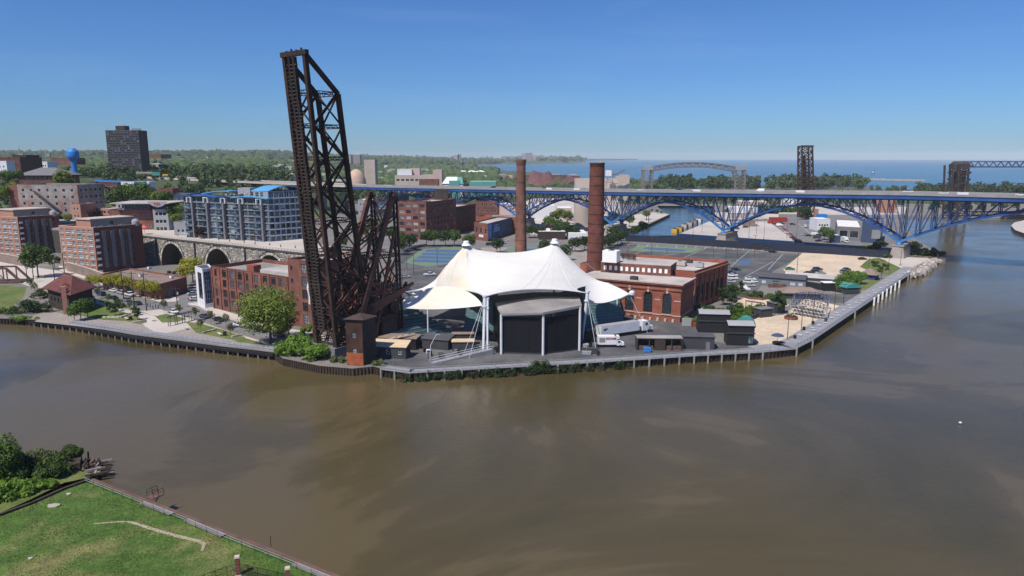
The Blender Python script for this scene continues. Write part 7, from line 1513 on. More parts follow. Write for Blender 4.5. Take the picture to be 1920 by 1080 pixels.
for k in range(3): c = MB('letter_white'); c.frame(p - ux * (1.1 - .2 * k) - uy * .05 + V(0, 0, 1.9 - k * .45), ux * (2.0 - .5 * k), uy * -.04, V(0, 0, .2)); c.build('print_line', r)
c = MB('letter_white'); c.faces([p - ux * 1.7 - uy * .06 + ux * (.4 * math.cos(k)) + V(0, 0, 1.7 + .5 * math.sin(k)) for k in range(6)], [tuple(range(6))]); c.build('emblem', r)
p = P(1600, 552); r = thing('arched_canopy', 'green fabric barrel canopy at the promenade entrance', 'canopy', p); c = MB('fabric_teal'); ux, uy = V(.97, .2, 0), V(-.2, .97, 0); o = p
c.grid(lambda u, v: o - ux * (3.4 * math.cos(math.pi * v)) + uy * (7 * u) + V(0, 0, 2.6 + 1.7 * math.sin(math.pi * v)), 1, 10); c.faces([o - ux * (3.4 * math.cos(math.pi * k / 10)) + V(0, 0, 2.6 + 1.7 * math.sin(math.pi * k / 10)) for k in range(11)], [tuple(range(11))]); c.build('fabric', r)
c = MB('charcoal'); [c.tube(o + ux * x + uy * y, o + ux * x + uy * y + V(0, 0, 2.7), .12) for x in (-3.2, 3.2) for y in (0.2, 6.8)]; c.frame(o - ux * 3 + uy * .3, ux * 6, uy * 6, V(0, 0, 2.0)); c.build('frame', r)
cabin('black ticket booth with bright white roof beside the lettered banner', 1556, 546, 5.0, 3.4, 3.4, 0, 'black_paint', 'white_paint', name='ticket_booth', cat='booth')
a, b = P(1513, 540), P(1544, 545); r = thing('boat_banner', 'long black banner with white lettering between the blue restaurant and booth', 'banner', a); c = MB('black_paint'); c.frame(a + V(0, 0, .2), b - a, V(0, .3, 0), V(0, 0, 2.6)); c.build('cloth', r); L = (b - a).length
text('LADY CAROLINE', 'lettering', r, a + V(.2, -.1, .95), (b - a), (0, 0, 1), L / 6.8, 'letter_white')
A, C = P(1421, 534), P(1510, 541); f = quadfoot(A, C, 7); z1 = zt(514, A); L = elen(f, 0)
rs = block('blue_restaurant', 'long blue clapboard restaurant with charcoal shingle roof and terrace', 'restaurant', f, 2, z1 - .9, 'siding_blue', 'dark_roof', {0: [(L * .08, L * .08 + 1.6, 3, 4.4, dict(glass='blind_pale')), (L * .3, L * .3 + 3.2, 2.6, 4.4, dict(cols=5, rows=2)), (L * .68, L * .68 + 2, 3, 4.4, dict(glass='blind_pale')), (L * .85, L * .85 + 1.6, 3, 4.4, dict(glass='blind_pale'))]}, parapet=0, cols=3, rows=3); c = MB('shingle_grey'); n_ = V(0, 1, 0)
c = MB('dark_roof'); a, b = f[0], f[1]; up_ = (f[3] - f[0]); c.faces([a - up_ * .08 + V(0, 0, z1 - 1), b - up_ * .08 + V(0, 0, z1 - 1), b + up_ * .5 + V(0, 0, z1 + .5), a + up_ * .5 + V(0, 0, z1 + .5), a + up_ * 1.08 + V(0, 0, z1 - 1), b + up_ * 1.08 + V(0, 0, z1 - 1)], [(0, 1, 2, 3), (3, 2, 5, 4)]); c.build('pitched_roof', rs)
c = MB('timber_red'); p = P(1440, 538); c.frame(p, V(7, -.6, 0), V(0, -1.5, 0), V(0, 0, 1.4)); c.build('terrace_step', rs)
A, C = P(1470, 527), P(1568, 534); f = quadfoot(A, C, 9); z1 = zt(513, A); ls = block('long_shed', 'long low shed with pale blue metal roof behind the restaurant', 'shed', f, 2, z1 - 1.2, 'stucco_grey', 'roof_blue', parapet=0); up_ = f[3] - f[0]
c = MB('pale_roof'); c.faces([f[0] - up_ * .1 + V(0, 0, z1 - 1), f[1] - up_ * .1 + V(0, 0, z1 - 1), f[1] + up_ * .5 + V(0, 0, z1 + .3), f[0] + up_ * .5 + V(0, 0, z1 + .3)], [(0, 1, 2, 3)]); c.use('galvanised'); c.faces([f[0] + up_ * .5 + V(0, 0, z1 + .3), f[1] + up_ * .5 + V(0, 0, z1 + .3), f[1] + up_ * 1.1 + V(0, 0, z1 - 1), f[0] + up_ * 1.1 + V(0, 0, z1 - 1)], [(0, 1, 2, 3)]); c.build('pitched_roof', ls)
A, C = P(1470, 560), P(1537, 562); f = quadfoot(A, C, 9); h_ = block('bar_pavilion', 'low pavilion with broad brown shingle roof behind the open stage truss', 'pavilion', f, 2, 4.2, 'charcoal', 'brown_roof', parapet=0); hip(h_, f, 4.3, 1.8, 'brown_roof', over=1.6, ridge=.5)
A, C = P(1612, 523), P(1640, 526); f = quadfoot(A, C, 6); h_ = block('gazebo', 'small dark kiosk with brown hipped roof beside the lawn', 'kiosk', f, 2, 4.4, 'siding_navy', 'brown_roof', parapet=0); hip(h_, f, 4.4, 2.4, 'brown_roof', over=3, ridge=.1)
st_ = thing('stage_truss', 'open steel arched stage truss on slim legs over the sandy yard', 'stage truss', P(1515, 590)); fl, fr_, bl_, brr = P(1481, 590), P(1548, 600), P(1488, 575), P(1553, 580)
for q in (fl, fr_, bl_, brr, fl.lerp(bl_, .5), fr_.lerp(brr, .5)): c = MB('galvanised'); c.tube(q, q + V(0, 0, 5.0), .13, n=6); c.build('leg', st_)
for a, b in ((fl, fr_), (bl_, brr)):
 c = MB('siding_navy'); n = 12
 for k in range(n):
  g = lambda t, h: a.lerp(b, t) + V(0, 0, 5 + h + .9 * math.sin(math.pi * t)); c.beam(g(k / n, 0), g((k + 1) / n, 0), .16); c.beam(g(k / n, -1.5), g((k + 1) / n, -1.5), .16); c.beam(g(k / n, 0 if k % 2 else -1.5), g((k + 1) / n, -1.5 if k % 2 else 0), .12); c.beam(g(k / n, 0), g(k / n, -1.5), .12)
 c.build('truss', st_)
for t in (0, .2, .4, .6, .8, 1): c = MB('siding_navy'); z = 5 + .9 * math.sin(math.pi * t); c.beam(fl.lerp(fr_, t) + V(0, 0, z), bl_.lerp(brr, t) + V(0, 0, z), .16); c.beam(fl.lerp(fr_, t) + V(0, 0, z - 1.5), bl_.lerp(brr, min(1, t + .1)) + V(0, 0, z), .12); c.build('purlin', st_)
for k in range(24):
 i, j = k % 8, k // 8; p = P(1490 + i * 7 + j * 3, 577 + i * 1.3 + j * 6.5); r = thing('picnic_table', f'pale metal picnic table under the stage truss, row {["back", "middle", "front"][j]}, {ordn(i)} from the left', 'table', p, group='picnic tables in the yard'); c = MB('galvanised'); c.box(p.x, p.y, 2.7, 1.5, .8, .06, .1); c.build('table_top', r); c = MB('galvanised'); c.box(p.x, p.y - .8, 2.42, 1.5, .3, .05, .1); c.box(p.x, p.y + .8, 2.42, 1.5, .3, .05, .1); c.build('bench', r); c = MB('charcoal'); c.box(p.x - .5, p.y, 2, .08, 1.6, .7); c.box(p.x + .5, p.y, 2, .08, 1.6, .7); c.build('leg', r)
pl = thing('planter', 'round red brick planter with shrubs at the yard edge', 'planter', P(1483, 596)); p = P(1483, 598); c = MB('brick_red'); c.lathe(p, [(2.2, 0), (2.2, .9), (1.9, .9)], 14); c.build('kerb_ring', pl); c = MB('leaf_olive'); leafcloud(c, p + V(0, 0, 1.2), 1.7, 1.7, .9, 120, .25, rnd); c.build('foliage', pl)
pg = thing('garden_pergola', 'low brown timber pergola on the sandy patio beside the hedges', 'pergola', P(1412, 575)); a, b = P(1398, 577), P(1432, 582)
for t in (0, .33, .66, 1):
 q = a.lerp(b, t); c = MB('timber_red'); c.beam(q, q + V(0, 0, 2.5), .18); c.build('post', pg)
for o in (-.8, 0, .8): c = MB('timber_red'); c.beam(a + V(0, o, 2.6), b + V(0, o, 2.6), .2); c.build('beam', pg)
wallthing('garden_wall', 'curved rusty low wall edging the patio planting', 'wall', [P(1385, 556), P(1405, 561), P(1430, 563), P(1455, 559)], 2, 2.9, .3, 'timber_red')
wallthing('hedge_wall', 'dark slatted wall along the bottom of the hedge slope', 'wall', [P(1380, 612), P(1398, 606), P(1425, 594)], 2, 3.6, .3, 'charcoal')
def lamp(px, py, h, label, mat='steel_black', heads=2, group='slim lamp posts in the lots'):
 p = P(px, py); r = thing('lamp_post', label, 'lamp post', p, group=group); c = MB(mat); c.tube(p, p + V(0, 0, h), .13, .08, 6); c.build('pole', r); c = MB(mat); c.frame(p + V(-1.1 if heads == 2 else 0, -.15, h), V(2.2 if heads == 2 else 1.1, 0, 0), V(0, .3, 0), V(0, 0, .15)); c.build('lamp_head', r); c = MB('concrete'); c.lathe(p, [(.35, 0), (.35, .7), (0, .7)], 8); c.build('base', r); return r
LP = [(1177, 484, 9, 'front left of the hall car park, short'), (1221, 486, 12, 'behind the brick hall roof, left'), (1250, 480, 10, 'on the hall car park with white footing'), (1337, 488, 9, 'behind the hall parapet, right'), (1360, 500, 14, 'tall one beside the hall corner'), (1382, 488, 12, 'near the small blue court'), (1414, 487, 13, 'right of the small blue court'), (1493, 526, 18, 'very tall one rising behind the long pale shed'), (1628, 512, 8, 'beside the lawn, left'), (1652, 526, 9, 'at the promenade near the gazebo'), (1665, 510, 9, 'at the lawn corner'), (1688, 498, 9, 'near the rocks'), (1581, 574, 8, 'at the promenade near the service road'), (1564, 583, 7, 'beside the yard grass strip'), (1523, 613, 9, 'with dark base near the promenade'), (1502, 622, 8, 'T shaped at the sandy yard edge'), (1476, 638, 8, 'T shaped in the sandy yard'), (1299, 444, 14, 'on the white gravel lot, left'), (1316, 436, 12, 'on the white gravel lot near the channel'), (1404, 446, 14, 'on the white gravel lot, right'), (1418, 438, 12, 'on the white gravel lot, far'), (1432, 450, 14, 'next to the red barrier'), (1475, 446, 12, 'in the bridge car park, left'), (1493, 448, 13, 'in the bridge car park, right'), (763, 508, 12, 'on the lot left of the tent'), (776, 520, 14, 'tall one near the tent corner'), (820, 500, 9, 'at the sport court edge'), (938, 470, 9, 'between court and parked cars'), (756, 560, 9, 'beside the parked cars left of the tent')]
for x, y, h, l in LP: lamp(x, y, h, 'slim dark lamp post ' + l)
def upole(px, py, h, label, mat='timber_dark', arm=True):
 p = P(px, py); r = thing('utility_pole', label, 'utility pole', p); c = MB(mat); c.tube(p, p + V(0, 0, h), .2, .13, 7); c.build('pole', r)
 if arm: c = MB(mat); c.beam(p + V(-1.5, 0, h - .8), p + V(1.5, .3, h - .8), .14); c.build('crossarm', r); c = MB('galvanised'); c.lathe(p + V(.5, 0, h - 3), [(.3, 0), (.3, 1), (0, 1.05)], 8); c.build('transformer', r)
 return r
for x, y, h, l in ((275, 583, 14, 'tall dark wooden utility pole beside the bollards'), (252, 574, 13, 'grey utility pole rising between the parked cars'), (333, 578, 8, 'short pole beside the side street kerb'), (123, 530, 13, 'utility pole in front of the apartment wall, right'), (103, 530, 12, 'utility pole in front of the apartment wall, left'), (63, 523, 13, 'utility pole behind the big dark green tree'), (52, 530, 9, 'short utility pole by the red bridge'), (232, 560, 11, 'double lamp pole behind the yellow trees')): upole(x, y, h, l)
for k, (x, y) in enumerate(((277, 575), (282, 576), (287, 579), (292, 577), (297, 578))): p = P(x, y); c = MB('charcoal'); c.lathe(p, [(.16, 0), (.16, 1.2), (.1, 1.35), (0, 1.4)], 8); tag(c.build('bollard'), f'thin dark bollard at the end of the street parking, {ordn(k)} from the left', 'bollard', 'bollards closing the street')
sp_ = thing('stop_sign', 'red octagonal stop sign at the side street corner', 'road sign', P(355, 575)); p = P(355, 575); c = MB('galvanised'); c.tube(p, p + V(0, 0, 3), .05); c.build('pole', sp_); c = MB('red_paint'); c.faces([p + V(math.cos(k * .785 + .39) * .45, -.08, 2.9 + math.sin(k * .785 + .39) * .45) for k in range(8)], [tuple(range(8))]); c.build('plate', sp_); text('STOP', 'lettering', sp_, p + V(-.35, -.1, 2.76), (1, 0, 0), (0, 0, 1), .32, 'letter_white', .005)
pg = thing('park_pergola', 'grey timber pergola over a dark seating square in the riverside park', 'pergola', P(338, 610)); q = [P(314, 613), P(343, 606), P(347, 604), P(320, 610)]; a, b = P(316, 612), P(347, 604); n_ = V(.3, .95, 0) * 3
for t in (0, .12, .85, 1):
 for o in (0, 1): c = MB('timber_grey'); p = a.lerp(b, t) + n_ * o; c.beam(p, p + V(0, 0, 2.9), .22); c.build('post', pg)
for o in (0, .33, .66, 1): c = MB('timber_grey'); c.beam(a + n_ * o + V(-.5, 0, 3), b + n_ * o + V(.5, 0, 3), .2, .3); c.build('beam', pg)
for k in range(18): c = MB('timber_grey'); p = a.lerp(b, k / 17); c.beam(p - n_ * .15 + V(0, 0, 3.22), p + n_ * 1.15 + V(0, 0, 3.22), .16); c.build('slat', pg)
for k, (x, y, l) in enumerate(((349, 617, 'pale stone bench beside the pergola'), (288, 602, 'pale wooden bench near the crossing of the paths'), (237, 599, 'light bench and bin at the lawn corner'), (412, 628, 'light bench with black bin on the quay paving'))):
 p = P(x, y); r = thing('park_bench', l, 'bench', p); c = MB('concrete_pale'); c.box(p.x, p.y, 2.42, 3.2 if k != 1 else 1.8, .7, .12, -.9 if k in (0, 2, 3) else 0); c.build('seat', r); c = MB('concrete_grey'); c.box(p.x, p.y, 2, 1.2, .4, .42, -.9); c.build('base', r)
 if k > 1: c = MB('black_paint'); c.box(p.x + 2, p.y - 1, 2, .8, .8, 1.3); tag(c.build('litter_bin'), 'square black litter bin beside the ' + ('lawn corner' if k == 2 else 'quay paving') + ' bench', 'litter bin')
for l, ln in (('low stone block wall along the left lawn', [(192, 596), (225, 596), (238, 592)]), ('low stone block wall right of the bench', [(246, 606), (275, 602)]), ('low stone block wall beyond the pergola lawn', [(380, 625), (405, 619)]), ('low stone block wall near the big tree', [(434, 633), (456, 629)])):
 q = pts(ln); r = thing('stone_edging', l, 'low wall', q[0])
 for a, b in zip(q, q[1:]):
  n = max(2, int((b - a).length / 1.5))
  for k in range(n): c = MB('rock'); m0 = a.lerp(b, (k + .5) / n); d = b - a; c.box(m0.x, m0.y, 2, (b - a).length / n * .9, .6, .5, math.atan2(d.y, d.x)); c.build('stone', r)
cs_ = thing('pier_caisson', 'round timber protection cell in the river below the bridge pier', 'caisson', P(1757, 490, 0)); p = P(1757, 492, 0); c = MB('timber_grey'); c.smooth = True; c.lathe((p.x, p.y, -1), [(4.3, 0), (4.3, 3.6)], 24); c.build('shell', cs_); c = MB('timber_dark'); c.lathe((p.x, p.y, 0), [(4.3, 2.6), (4.0, 2.7), (0, 2.7)], 24); c.build('top', cs_); c = MB('red_paint'); c.tube((p.x, p.y, 2.7), (p.x, p.y, 4.2), .2); c.build('marker_light', cs_)
rg = random.Random(21)
for k in range(150):
 t = rg.random(); a = P(1700, 513).lerp(P(1748, 486), t); p = a + V(rg.uniform(-1, 5.5), rg.uniform(-5, 1), 0) * .8; s_ = rg.uniform(.7, 1.9)
 c = MB('rock'); vs = [p + V(rg.uniform(-.5, .5) * .4 + x * s_ / 2, rg.uniform(-.2, .2) + y * s_ / 2, z * s_ / 2 + .2 + rg.uniform(-.2, .2) - 1.4 * (1 if rg.random() < .5 else 0)) for x in (-1, 1) for y in (-1, 1) for z in (-1, 1)]
 c.faces(vs, [(0, 1, 3, 2), (4, 6, 7, 5), (0, 4, 5, 1), (2, 3, 7, 6), (0, 2, 6, 4), (1, 5, 7, 3)]); o = c.build('boulder'); tag(o, f'pale riprap boulder heaped at the promenade end, {ordn(k)} in the heap', 'boulder', 'riprap boulders at the bank')
def carproto(kind):
 """x forward; body outline extruded and tapered, glass band, wheels, lamps"""
 prof = {'sedan': ([(-2.25, .35), (-2.3, .75), (-2.15, .98), (-1.45, 1.02), (1.0, .98), (1.9, .88), (2.25, .7), (2.28, .4)], [(-1.55, 1.0), (-1.05, 1.40), (.35, 1.42), (1.1, .97)], 1.8),
   'suv': ([(-2.3, .4), (-2.35, .9), (-2.25, 1.1), (-1.5, 1.14), (1.0, 1.1), (2.0, 1.02), (2.3, .8), (2.33, .45)], [(-2.15, 1.1), (-1.95, 1.68), (.35, 1.70), (1.05, 1.1)], 1.9),
   'pickup': ([(-2.8, .5), (-2.82, 1.05), (-.75, 1.08), (-.7, 1.12), (1.4, 1.12), (2.5, 1.08), (2.75, .85), (2.78, .5)], [(-.9, 1.1), (-.75, 1.75), (.7, 1.78), (1.4, 1.1)], 1.95),
   'van': ([(-2.6, .4), (-2.65, 1.2), (-2.6, 1.25), (1.4, 1.25), (2.1, 1.15), (2.5, .85), (2.55, .45)], [(-2.58, 1.2), (-2.5, 2.1), (1.0, 2.1), (1.9, 1.2)], 2.0)}[kind]
 root = bpy.data.objects.new('vehicle_source', None); COL.objects.link(root); lo, up_, w_ = prof
 b = MB('car_paint'); n = len(lo); y = w_ / 2; vs = [V(x, s_ * y * (.93 if i in (0, n - 1) else 1), z) for s_ in (-1, 1) for i, (x, z) in enumerate(lo)]
 b.faces(vs, [tuple(range(n))[::-1], tuple(range(n, 2 * n))] + [(k, k + 1, n + k + 1, n + k)[::-1] for k in range(n - 1)] + [(n - 1, 0, n, 2 * n - 1)[::-1]])
 yt = y * .78; rf = [V(up_[1][0], -yt, up_[1][1]), V(up_[2][0], -yt, up_[2][1]), V(up_[2][0], yt, up_[2][1]), V(up_[1][0], yt, up_[1][1])]; b.poly([v + V(0, 0, .02) for v in rf])
 b.build('body', root)
 g = MB('car_paint' if kind == 'van' else 'car_glass'); bs = [V(up_[0][0], -y * .93, up_[0][1]), V(up_[3][0], -y * .93, up_[3][1]), V(up_[3][0], y * .93, up_[3][1]), V(up_[0][0], y * .93, up_[0][1])]
 for i in range(4): g.poly([bs[i], bs[(i + 1) % 4], rf[(i + 1) % 4], rf[i]])
 if kind == 'van': g.use('car_glass'); g.poly([bs[1].lerp(rf[1], .1) + V(.03, .05, 0), bs[2].lerp(rf[2], .1) + V(.03, -.05, 0), rf[2].lerp(bs[2], .1) + V(.03, 0, 0), rf[1].lerp(bs[1], .1) + V(.03, 0, 0)])
 g.build('cabin_glass', root)
 for x in (lo[0][0] + .85, lo[-1][0] - .85):
  for s_ in (-1, 1): c = MB('tyre'); c.tube((x, s_ * (y - .2), .34), (x, s_ * (y + .02), .34), .34, n=10); c.use('galvanised'); c.tube((x, s_ * (y + .0), .34), (x, s_ * (y + .03), .34), .19, n=8); c.build('wheel', root)
 for s_ in (-1, 1): c = MB('blind_pale'); c.box(lo[-1][0] - .06, s_ * y * .7, .62, .1, .34, .14); c.build('headlight', root)
 return root
CP = {k: carproto(k) for k in ('sedan', 'suv', 'pickup', 'van')}
CC = {'white': (.75, .75, .74), 'silver': (.42, .43, .45), 'black': (.015, .015, .018), 'dark grey': (.06, .065, .07), 'dark blue': (.02, .035, .09), 'red': (.35, .02, .02), 'maroon': (.12, .015, .02), 'teal': (.03, .16, .16), 'grey': (.2, .21, .22), 'blue': (.03, .10, .35)}
CN = {'sedan': 'car', 'suv': 'suv', 'pickup': 'pickup truck', 'van': 'van'}
def car(px, py, kind, col, rz, where, z=2.03, group=None, pos=None):
 p = pos if pos is not None else P(px, py, z)
 c = copy_tree(CP[kind], p, rz, 1.0, f'{col} {CN[kind]} {where}', group, CC[col]); c.name = {'suv': 'suv', 'pickup': 'pickup_truck', 'van': 'van'}.get(kind, 'car'); c['category'] = CN[kind]; return c
ds = math.atan2((P(250, 580) - P(190, 565)).y, (P(250, 580) - P(190, 565)).x)
g_ = 'vehicles parked along the riverside street'
for x, y, k, c_, o, wh in ((190, 554, 'suv', 'dark blue', 0, 'parked nearest the pavilion roof in the riverside row'), (213, 561, 'sedan', 'black', 0, 'parked second in the riverside row'), (237, 565, 'suv', 'grey', 0, 'parked third in the riverside row by the young tree'), (257, 571, 'sedan', 'dark grey', 0, 'parked at the bollard end of the riverside row'), (213, 547, 'sedan', 'white', 0, 'parked first in the row beside the yellow trees'), (228, 551, 'suv', 'silver', 0, 'parked second in the row beside the yellow trees'), (244, 555, 'pickup', 'white', 0, 'parked third in the row beside the yellow trees'), (163, 533, 'suv', 'dark grey', 0, 'parked behind the pavilion by the brown wall'), (128, 524, 'sedan', 'black', 0, 'parked at the street corner behind the pavilion'),
 (326, 587, 'sedan', 'white', 0, 'parked behind the pergola tree'), (384, 596, 'sedan', 'dark grey', 0, 'parked left of the pair by the long lawn'), (410, 602, 'sedan', 'black', 0, 'parked right of the pair by the long lawn'), (449, 612, 'sedan', 'white', 0, 'parked half hidden left of the big tree'), (490, 622, 'suv', 'black', 0, 'parked under the big tree'), (521, 630, 'sedan', 'dark grey', 0, 'parked right of the big tree trunk'), (366, 563, 'sedan', 'white', 1.3, 'parked at the side of the white annex'), (363, 553, 'sedan', 'silver', 1.3, 'parked behind the white annex'), (364, 545, 'suv', 'white', 1.3, 'parked deepest in the side street')):
 car(x, y, k, c_, ds + o + (3.14 if x < 300 else 0), wh, group=g_)
g_ = 'cars in the hall car park'
for x, y, k, c_, rz, wh in ((1371, 513, 'sedan', 'dark blue', -.3, 'first in the row beside the deep hall flank'), (1374, 518, 'sedan', 'white', -.3, 'second in the row beside the deep hall flank'), (1374, 524, 'suv', 'white', -.3, 'third in the row beside the deep hall flank'), (1370, 530, 'sedan', 'silver', -.3, 'fourth in the row beside the deep hall flank'), (1380, 507, 'sedan', 'black', -.3, 'parked loosely behind the hall flank row'), (1407, 525, 'sedan', 'white', -.3, 'rearmost of the white cluster by the restaurant'), (1404, 531, 'suv', 'white', -.3, 'second from the rear in the white cluster by the restaurant'), (1406, 537, 'sedan', 'silver', -.3, 'middle of the white cluster by the restaurant'), (1417, 530, 'sedan', 'white', -.3, 'right side of the white cluster by the restaurant'), (1395, 545, 'van', 'white', -.35, 'frontmost of the white cluster by the restaurant'), (1432, 521, 'van', 'white', 1.2, 'behind the left end of the restaurant roof'), (1449, 474, 'sedan', 'black', .1, 'alone on the bay lines near the screen wall'), (1422, 468, 'sedan', 'maroon', .1, 'close to the screen wall'), (1440, 470, 'suv', 'dark grey', .1, 'small beside the maroon one at the screen wall'),
 (1481, 506, 'sedan', 'teal', -.2, 'at the corner of the gravel lot'), (1533, 507, 'suv', 'black', .1, 'rear of the cluster on the gravel lot'), (1529, 512, 'suv', 'dark grey', .1, 'middle of the cluster on the gravel lot'), (1539, 514, 'sedan', 'silver', .1, 'front of the cluster on the gravel lot'), (1516, 514, 'sedan', 'black', .1, 'left end of the cluster on the gravel lot'), (1583, 512, 'suv', 'grey', .4, 'half behind the bright green bush on the gravel lot'), (1587, 507, 'sedan', 'dark blue', .4, 'behind the bright green bush'), (1617, 487, 'sedan', 'black', .1, 'alone at the far end of the gravel lot')):
 car(x, y, k, c_, rz, wh, group=g_)
g_ = 'cars around the sport courts'
for k, (x, y) in enumerate(((763, 473), (768, 470), (775, 468), (782, 465), (789, 463), (796, 462))): car(x, y, ['suv', 'sedan', 'sedan', 'suv', 'sedan', 'sedan'][k], ['dark grey', 'silver', 'black', 'dark grey', 'black', 'grey'][k], .9, f'{ordn(k)} in the row between trees and the left sport court', group=g_)
for k, (x, y, c_) in enumerate(((948, 452, 'white'), (944, 457, 'silver'), (918, 460, 'black'), (888, 445, 'silver'), (884, 449, 'grey'), (880, 452, 'white'), (806, 517, 'white'), (760, 521, 'silver'), (738, 536, 'dark blue'), (760, 545, 'blue'))): car(x, y, ['sedan', 'sedan', 'suv', 'sedan', 'sedan', 'suv', 'pickup', 'sedan', 'sedan', 'suv'][k], c_, .3, ['rear one beside the painted court behind the mural building', 'front one beside the painted court behind the mural building', 'beside the round tree before the mural building', 'rear of three squeezed left of the mural building', 'middle of three squeezed left of the mural building', 'front of three squeezed left of the mural building', 'on the lot just left of the tent slope', 'on the lot beside the lamp posts left of the tent', 'between the black bridge and the tent tip', 'partly under the left tent corner'][k], group=g_)
g_ = 'cars in the car park under the blue bridge'
rg = random.Random(6)
for k, (x, y) in enumerate(((1453, 421), (1462, 424), (1468, 428), (1476, 437), (1487, 447), (1492, 451), (1497, 455), (1493, 459), (1502, 460), (1510, 441), (1516, 443), (1528, 441), (1536, 443), (1532, 447), (1535, 453), (1486, 422), (1466, 420), (1552, 424), (1445, 419), (1574, 440), (1398, 427), (1418, 424), (1380, 430))):
 car(x, y, rg.choice(['sedan', 'suv', 'sedan', 'van']), ['dark grey', 'white', 'silver', 'white', 'black', 'dark grey', 'dark grey', 'silver', 'silver', 'silver', 'dark blue', 'white', 'black', 'dark grey', 'black', 'maroon', 'black', 'white', 'red', 'white', 'black', 'silver', 'dark grey'][k], .1 if k > 8 else -.4, f'in the bridge car park, {ordn(k)} of the scattered ones', group=g_)
for k in range(26):
 x, y = 1020 + (k % 9) * 8 + rg.uniform(-2, 2), 414 + (k // 9) * 7 + rg.uniform(-1, 1); car(x, y, rg.choice(['sedan', 'suv', 'van']), rg.choice(['white', 'silver', 'black', 'red', 'grey']), rg.uniform(-.3, .3), f'in the cement yard rows, {ordn(k)} counted from the left back', group='cars in the cement yard')
bz_ = math.atan2(BD.y, BD.x)
def bridgecar(px, lane, kind, col, where):
 q = (px - 960) / FPX; o = B0 + BN * lane; t = (q * o.y - o.x) / (BD.x - q * BD.y); p = bp(t, lane, zd(t) + .03); return car(0, 0, kind, col, bz_, where, group='vehicles on the blue bridge', pos=p)
for px, lane, kind, col, where in ((1199, -2, 'sedan', 'white', 'on the blue bridge just right of the thick chimney'), (1213, 7, 'sedan', 'silver', 'on the blue bridge, second right of the thick chimney'), (1272, 2, 'pickup', 'black', 'on the blue bridge under the arched span'), (1300, 6, 'sedan', 'white', 'on the blue bridge right of the black pickup'), (1422, -2, 'van', 'white', 'on the blue bridge left of the dark raised leaf'), (1697, 4, 'pickup', 'white', 'on the blue bridge above the river pier'), (1763, -3, 'sedan', 'white', 'on the blue bridge right of the river pier'), (1907, -2, 'sedan', 'white', 'on the blue bridge at the right picture edge'), (1020, 3, 'sedan', 'black', 'on the blue bridge between the chimneys'), (925, 0, 'suv', 'dark grey', 'on the blue bridge left of the brown chimney'), (1093, 0, 'sedan', 'silver', 'on the blue bridge behind the thick chimney edge'), (733, 4, 'sedan', 'white', 'on the blue bridge above the loft building')): bridgecar(px, lane, kind, col, where)
def ubox(c, o, ux, uy, x, y, z, sx, sy, sz): return c.frame(o + ux * x + uy * y + V(0, 0, z), ux * sx, uy * sy, V(0, 0, sz))
o = P(1126, 634); e = P(1196, 627); ux = (e - o).normalized(); ux = (P(1200, 626) - P(1127, 637)); ux.z = 0; ux.normalize(); uy = V(-ux.y, ux.x, 0); o = P(1127, 637)
tk = thing('semi_truck', 'white semi-truck with long pale trailer parked beside the tent', 'truck', o)
c = MB('stucco_grey'); c.use('white_steel'); ubox(c, o, ux, uy, 0, 0, 1.2, 14.6, 2.6, 2.8); c.use('stucco_grey'); ubox(c, o, ux, uy, 0, 0, 4.003, 14.6, 2.6, .04); c.build('trailer', tk)
c = MB('siding_navy'); ubox(c, o, ux, uy, .9, -.03, 2.9, 1.5, .03, .35); ubox(c, o, ux, uy, .9, -.03, 2.6, 1.0, .03, .2); c.build('trailer_marking', tk)
c = MB('charcoal'); ubox(c, o, ux, uy, .3, .3, .8, 19.6, 2.0, .35); c.build('chassis', tk)
c = MB('stucco_white'); ubox(c, o, ux, uy, 15.8, 0, .9, 2.2, 2.5, 3.0);
for k in range(1):
 a = o + ux * 18 + V(0, 0, .9); c.faces([a, a + uy * 2.5, a + uy * 2.5 + V(0, 0, 3.0), a + V(0, 0, 3.0), a + ux * 1.0 + V(0, 0, 1.3), a + ux * 1.0 + uy * 2.5 + V(0, 0, 1.3)], [(3, 2, 5, 4), (0, 3, 4), (1, 5, 2)]); ubox(c, o, ux, uy, 18, .15, .9, 2.1, 2.2, 1.2)
c.build('cab', tk)
c = MB('car_glass'); a = o + ux * 18.04 + V(0, 0, 2.3); c.faces([a + uy * .2 + ux * .75 + V(0, 0, .1), a + uy * 2.3 + ux * .75 + V(0, 0, .1), a + uy * 2.2 + ux * .15 + V(0, 0, 1.25), a + uy * .3 + ux * .15 + V(0, 0, 1.25)], [(0, 1, 2, 3)]); ubox(c, o, ux, uy, 16.9, -.02, 2.5, .9, .03, .8); c.build('windscreen', tk)
for x in (1.0, 2.3, 15.2, 16.4, 19.3):
 for y in (.05, 2.3): c = MB('tyre'); q = o + ux * x + uy * y + V(0, 0, .5); c.tube(q, q + uy * .3, .5, n=12); c.build('wheel', tk)
o = P(1121, 652); ux = V(1, .02, 0).normalized(); uy = V(-ux.y, ux.x, 0); tk = thing('box_truck', 'white rental box truck with a red side stripe beside the long trailer', 'truck', o)
c = MB('stucco_white'); ubox(c, o, ux, uy, 0, 0, .9, 5.4, 2.3, 2.4); ubox(c, o, ux, uy, 5.0, .1, 2.5, 1.2, 2.1, .8); c.build('box', tk); c = MB('red_paint'); ubox(c, o, ux, uy, 2.3, -.03, 2.35, 2.9, .03, .6); c.build('side_stripe', tk)
text('U-HAUL', 'lettering', tk, o + ux * 2.6 - uy * .06 + V(0, 0, 2.45), ux, (0, 0, 1), .55, 'letter_white', .01)
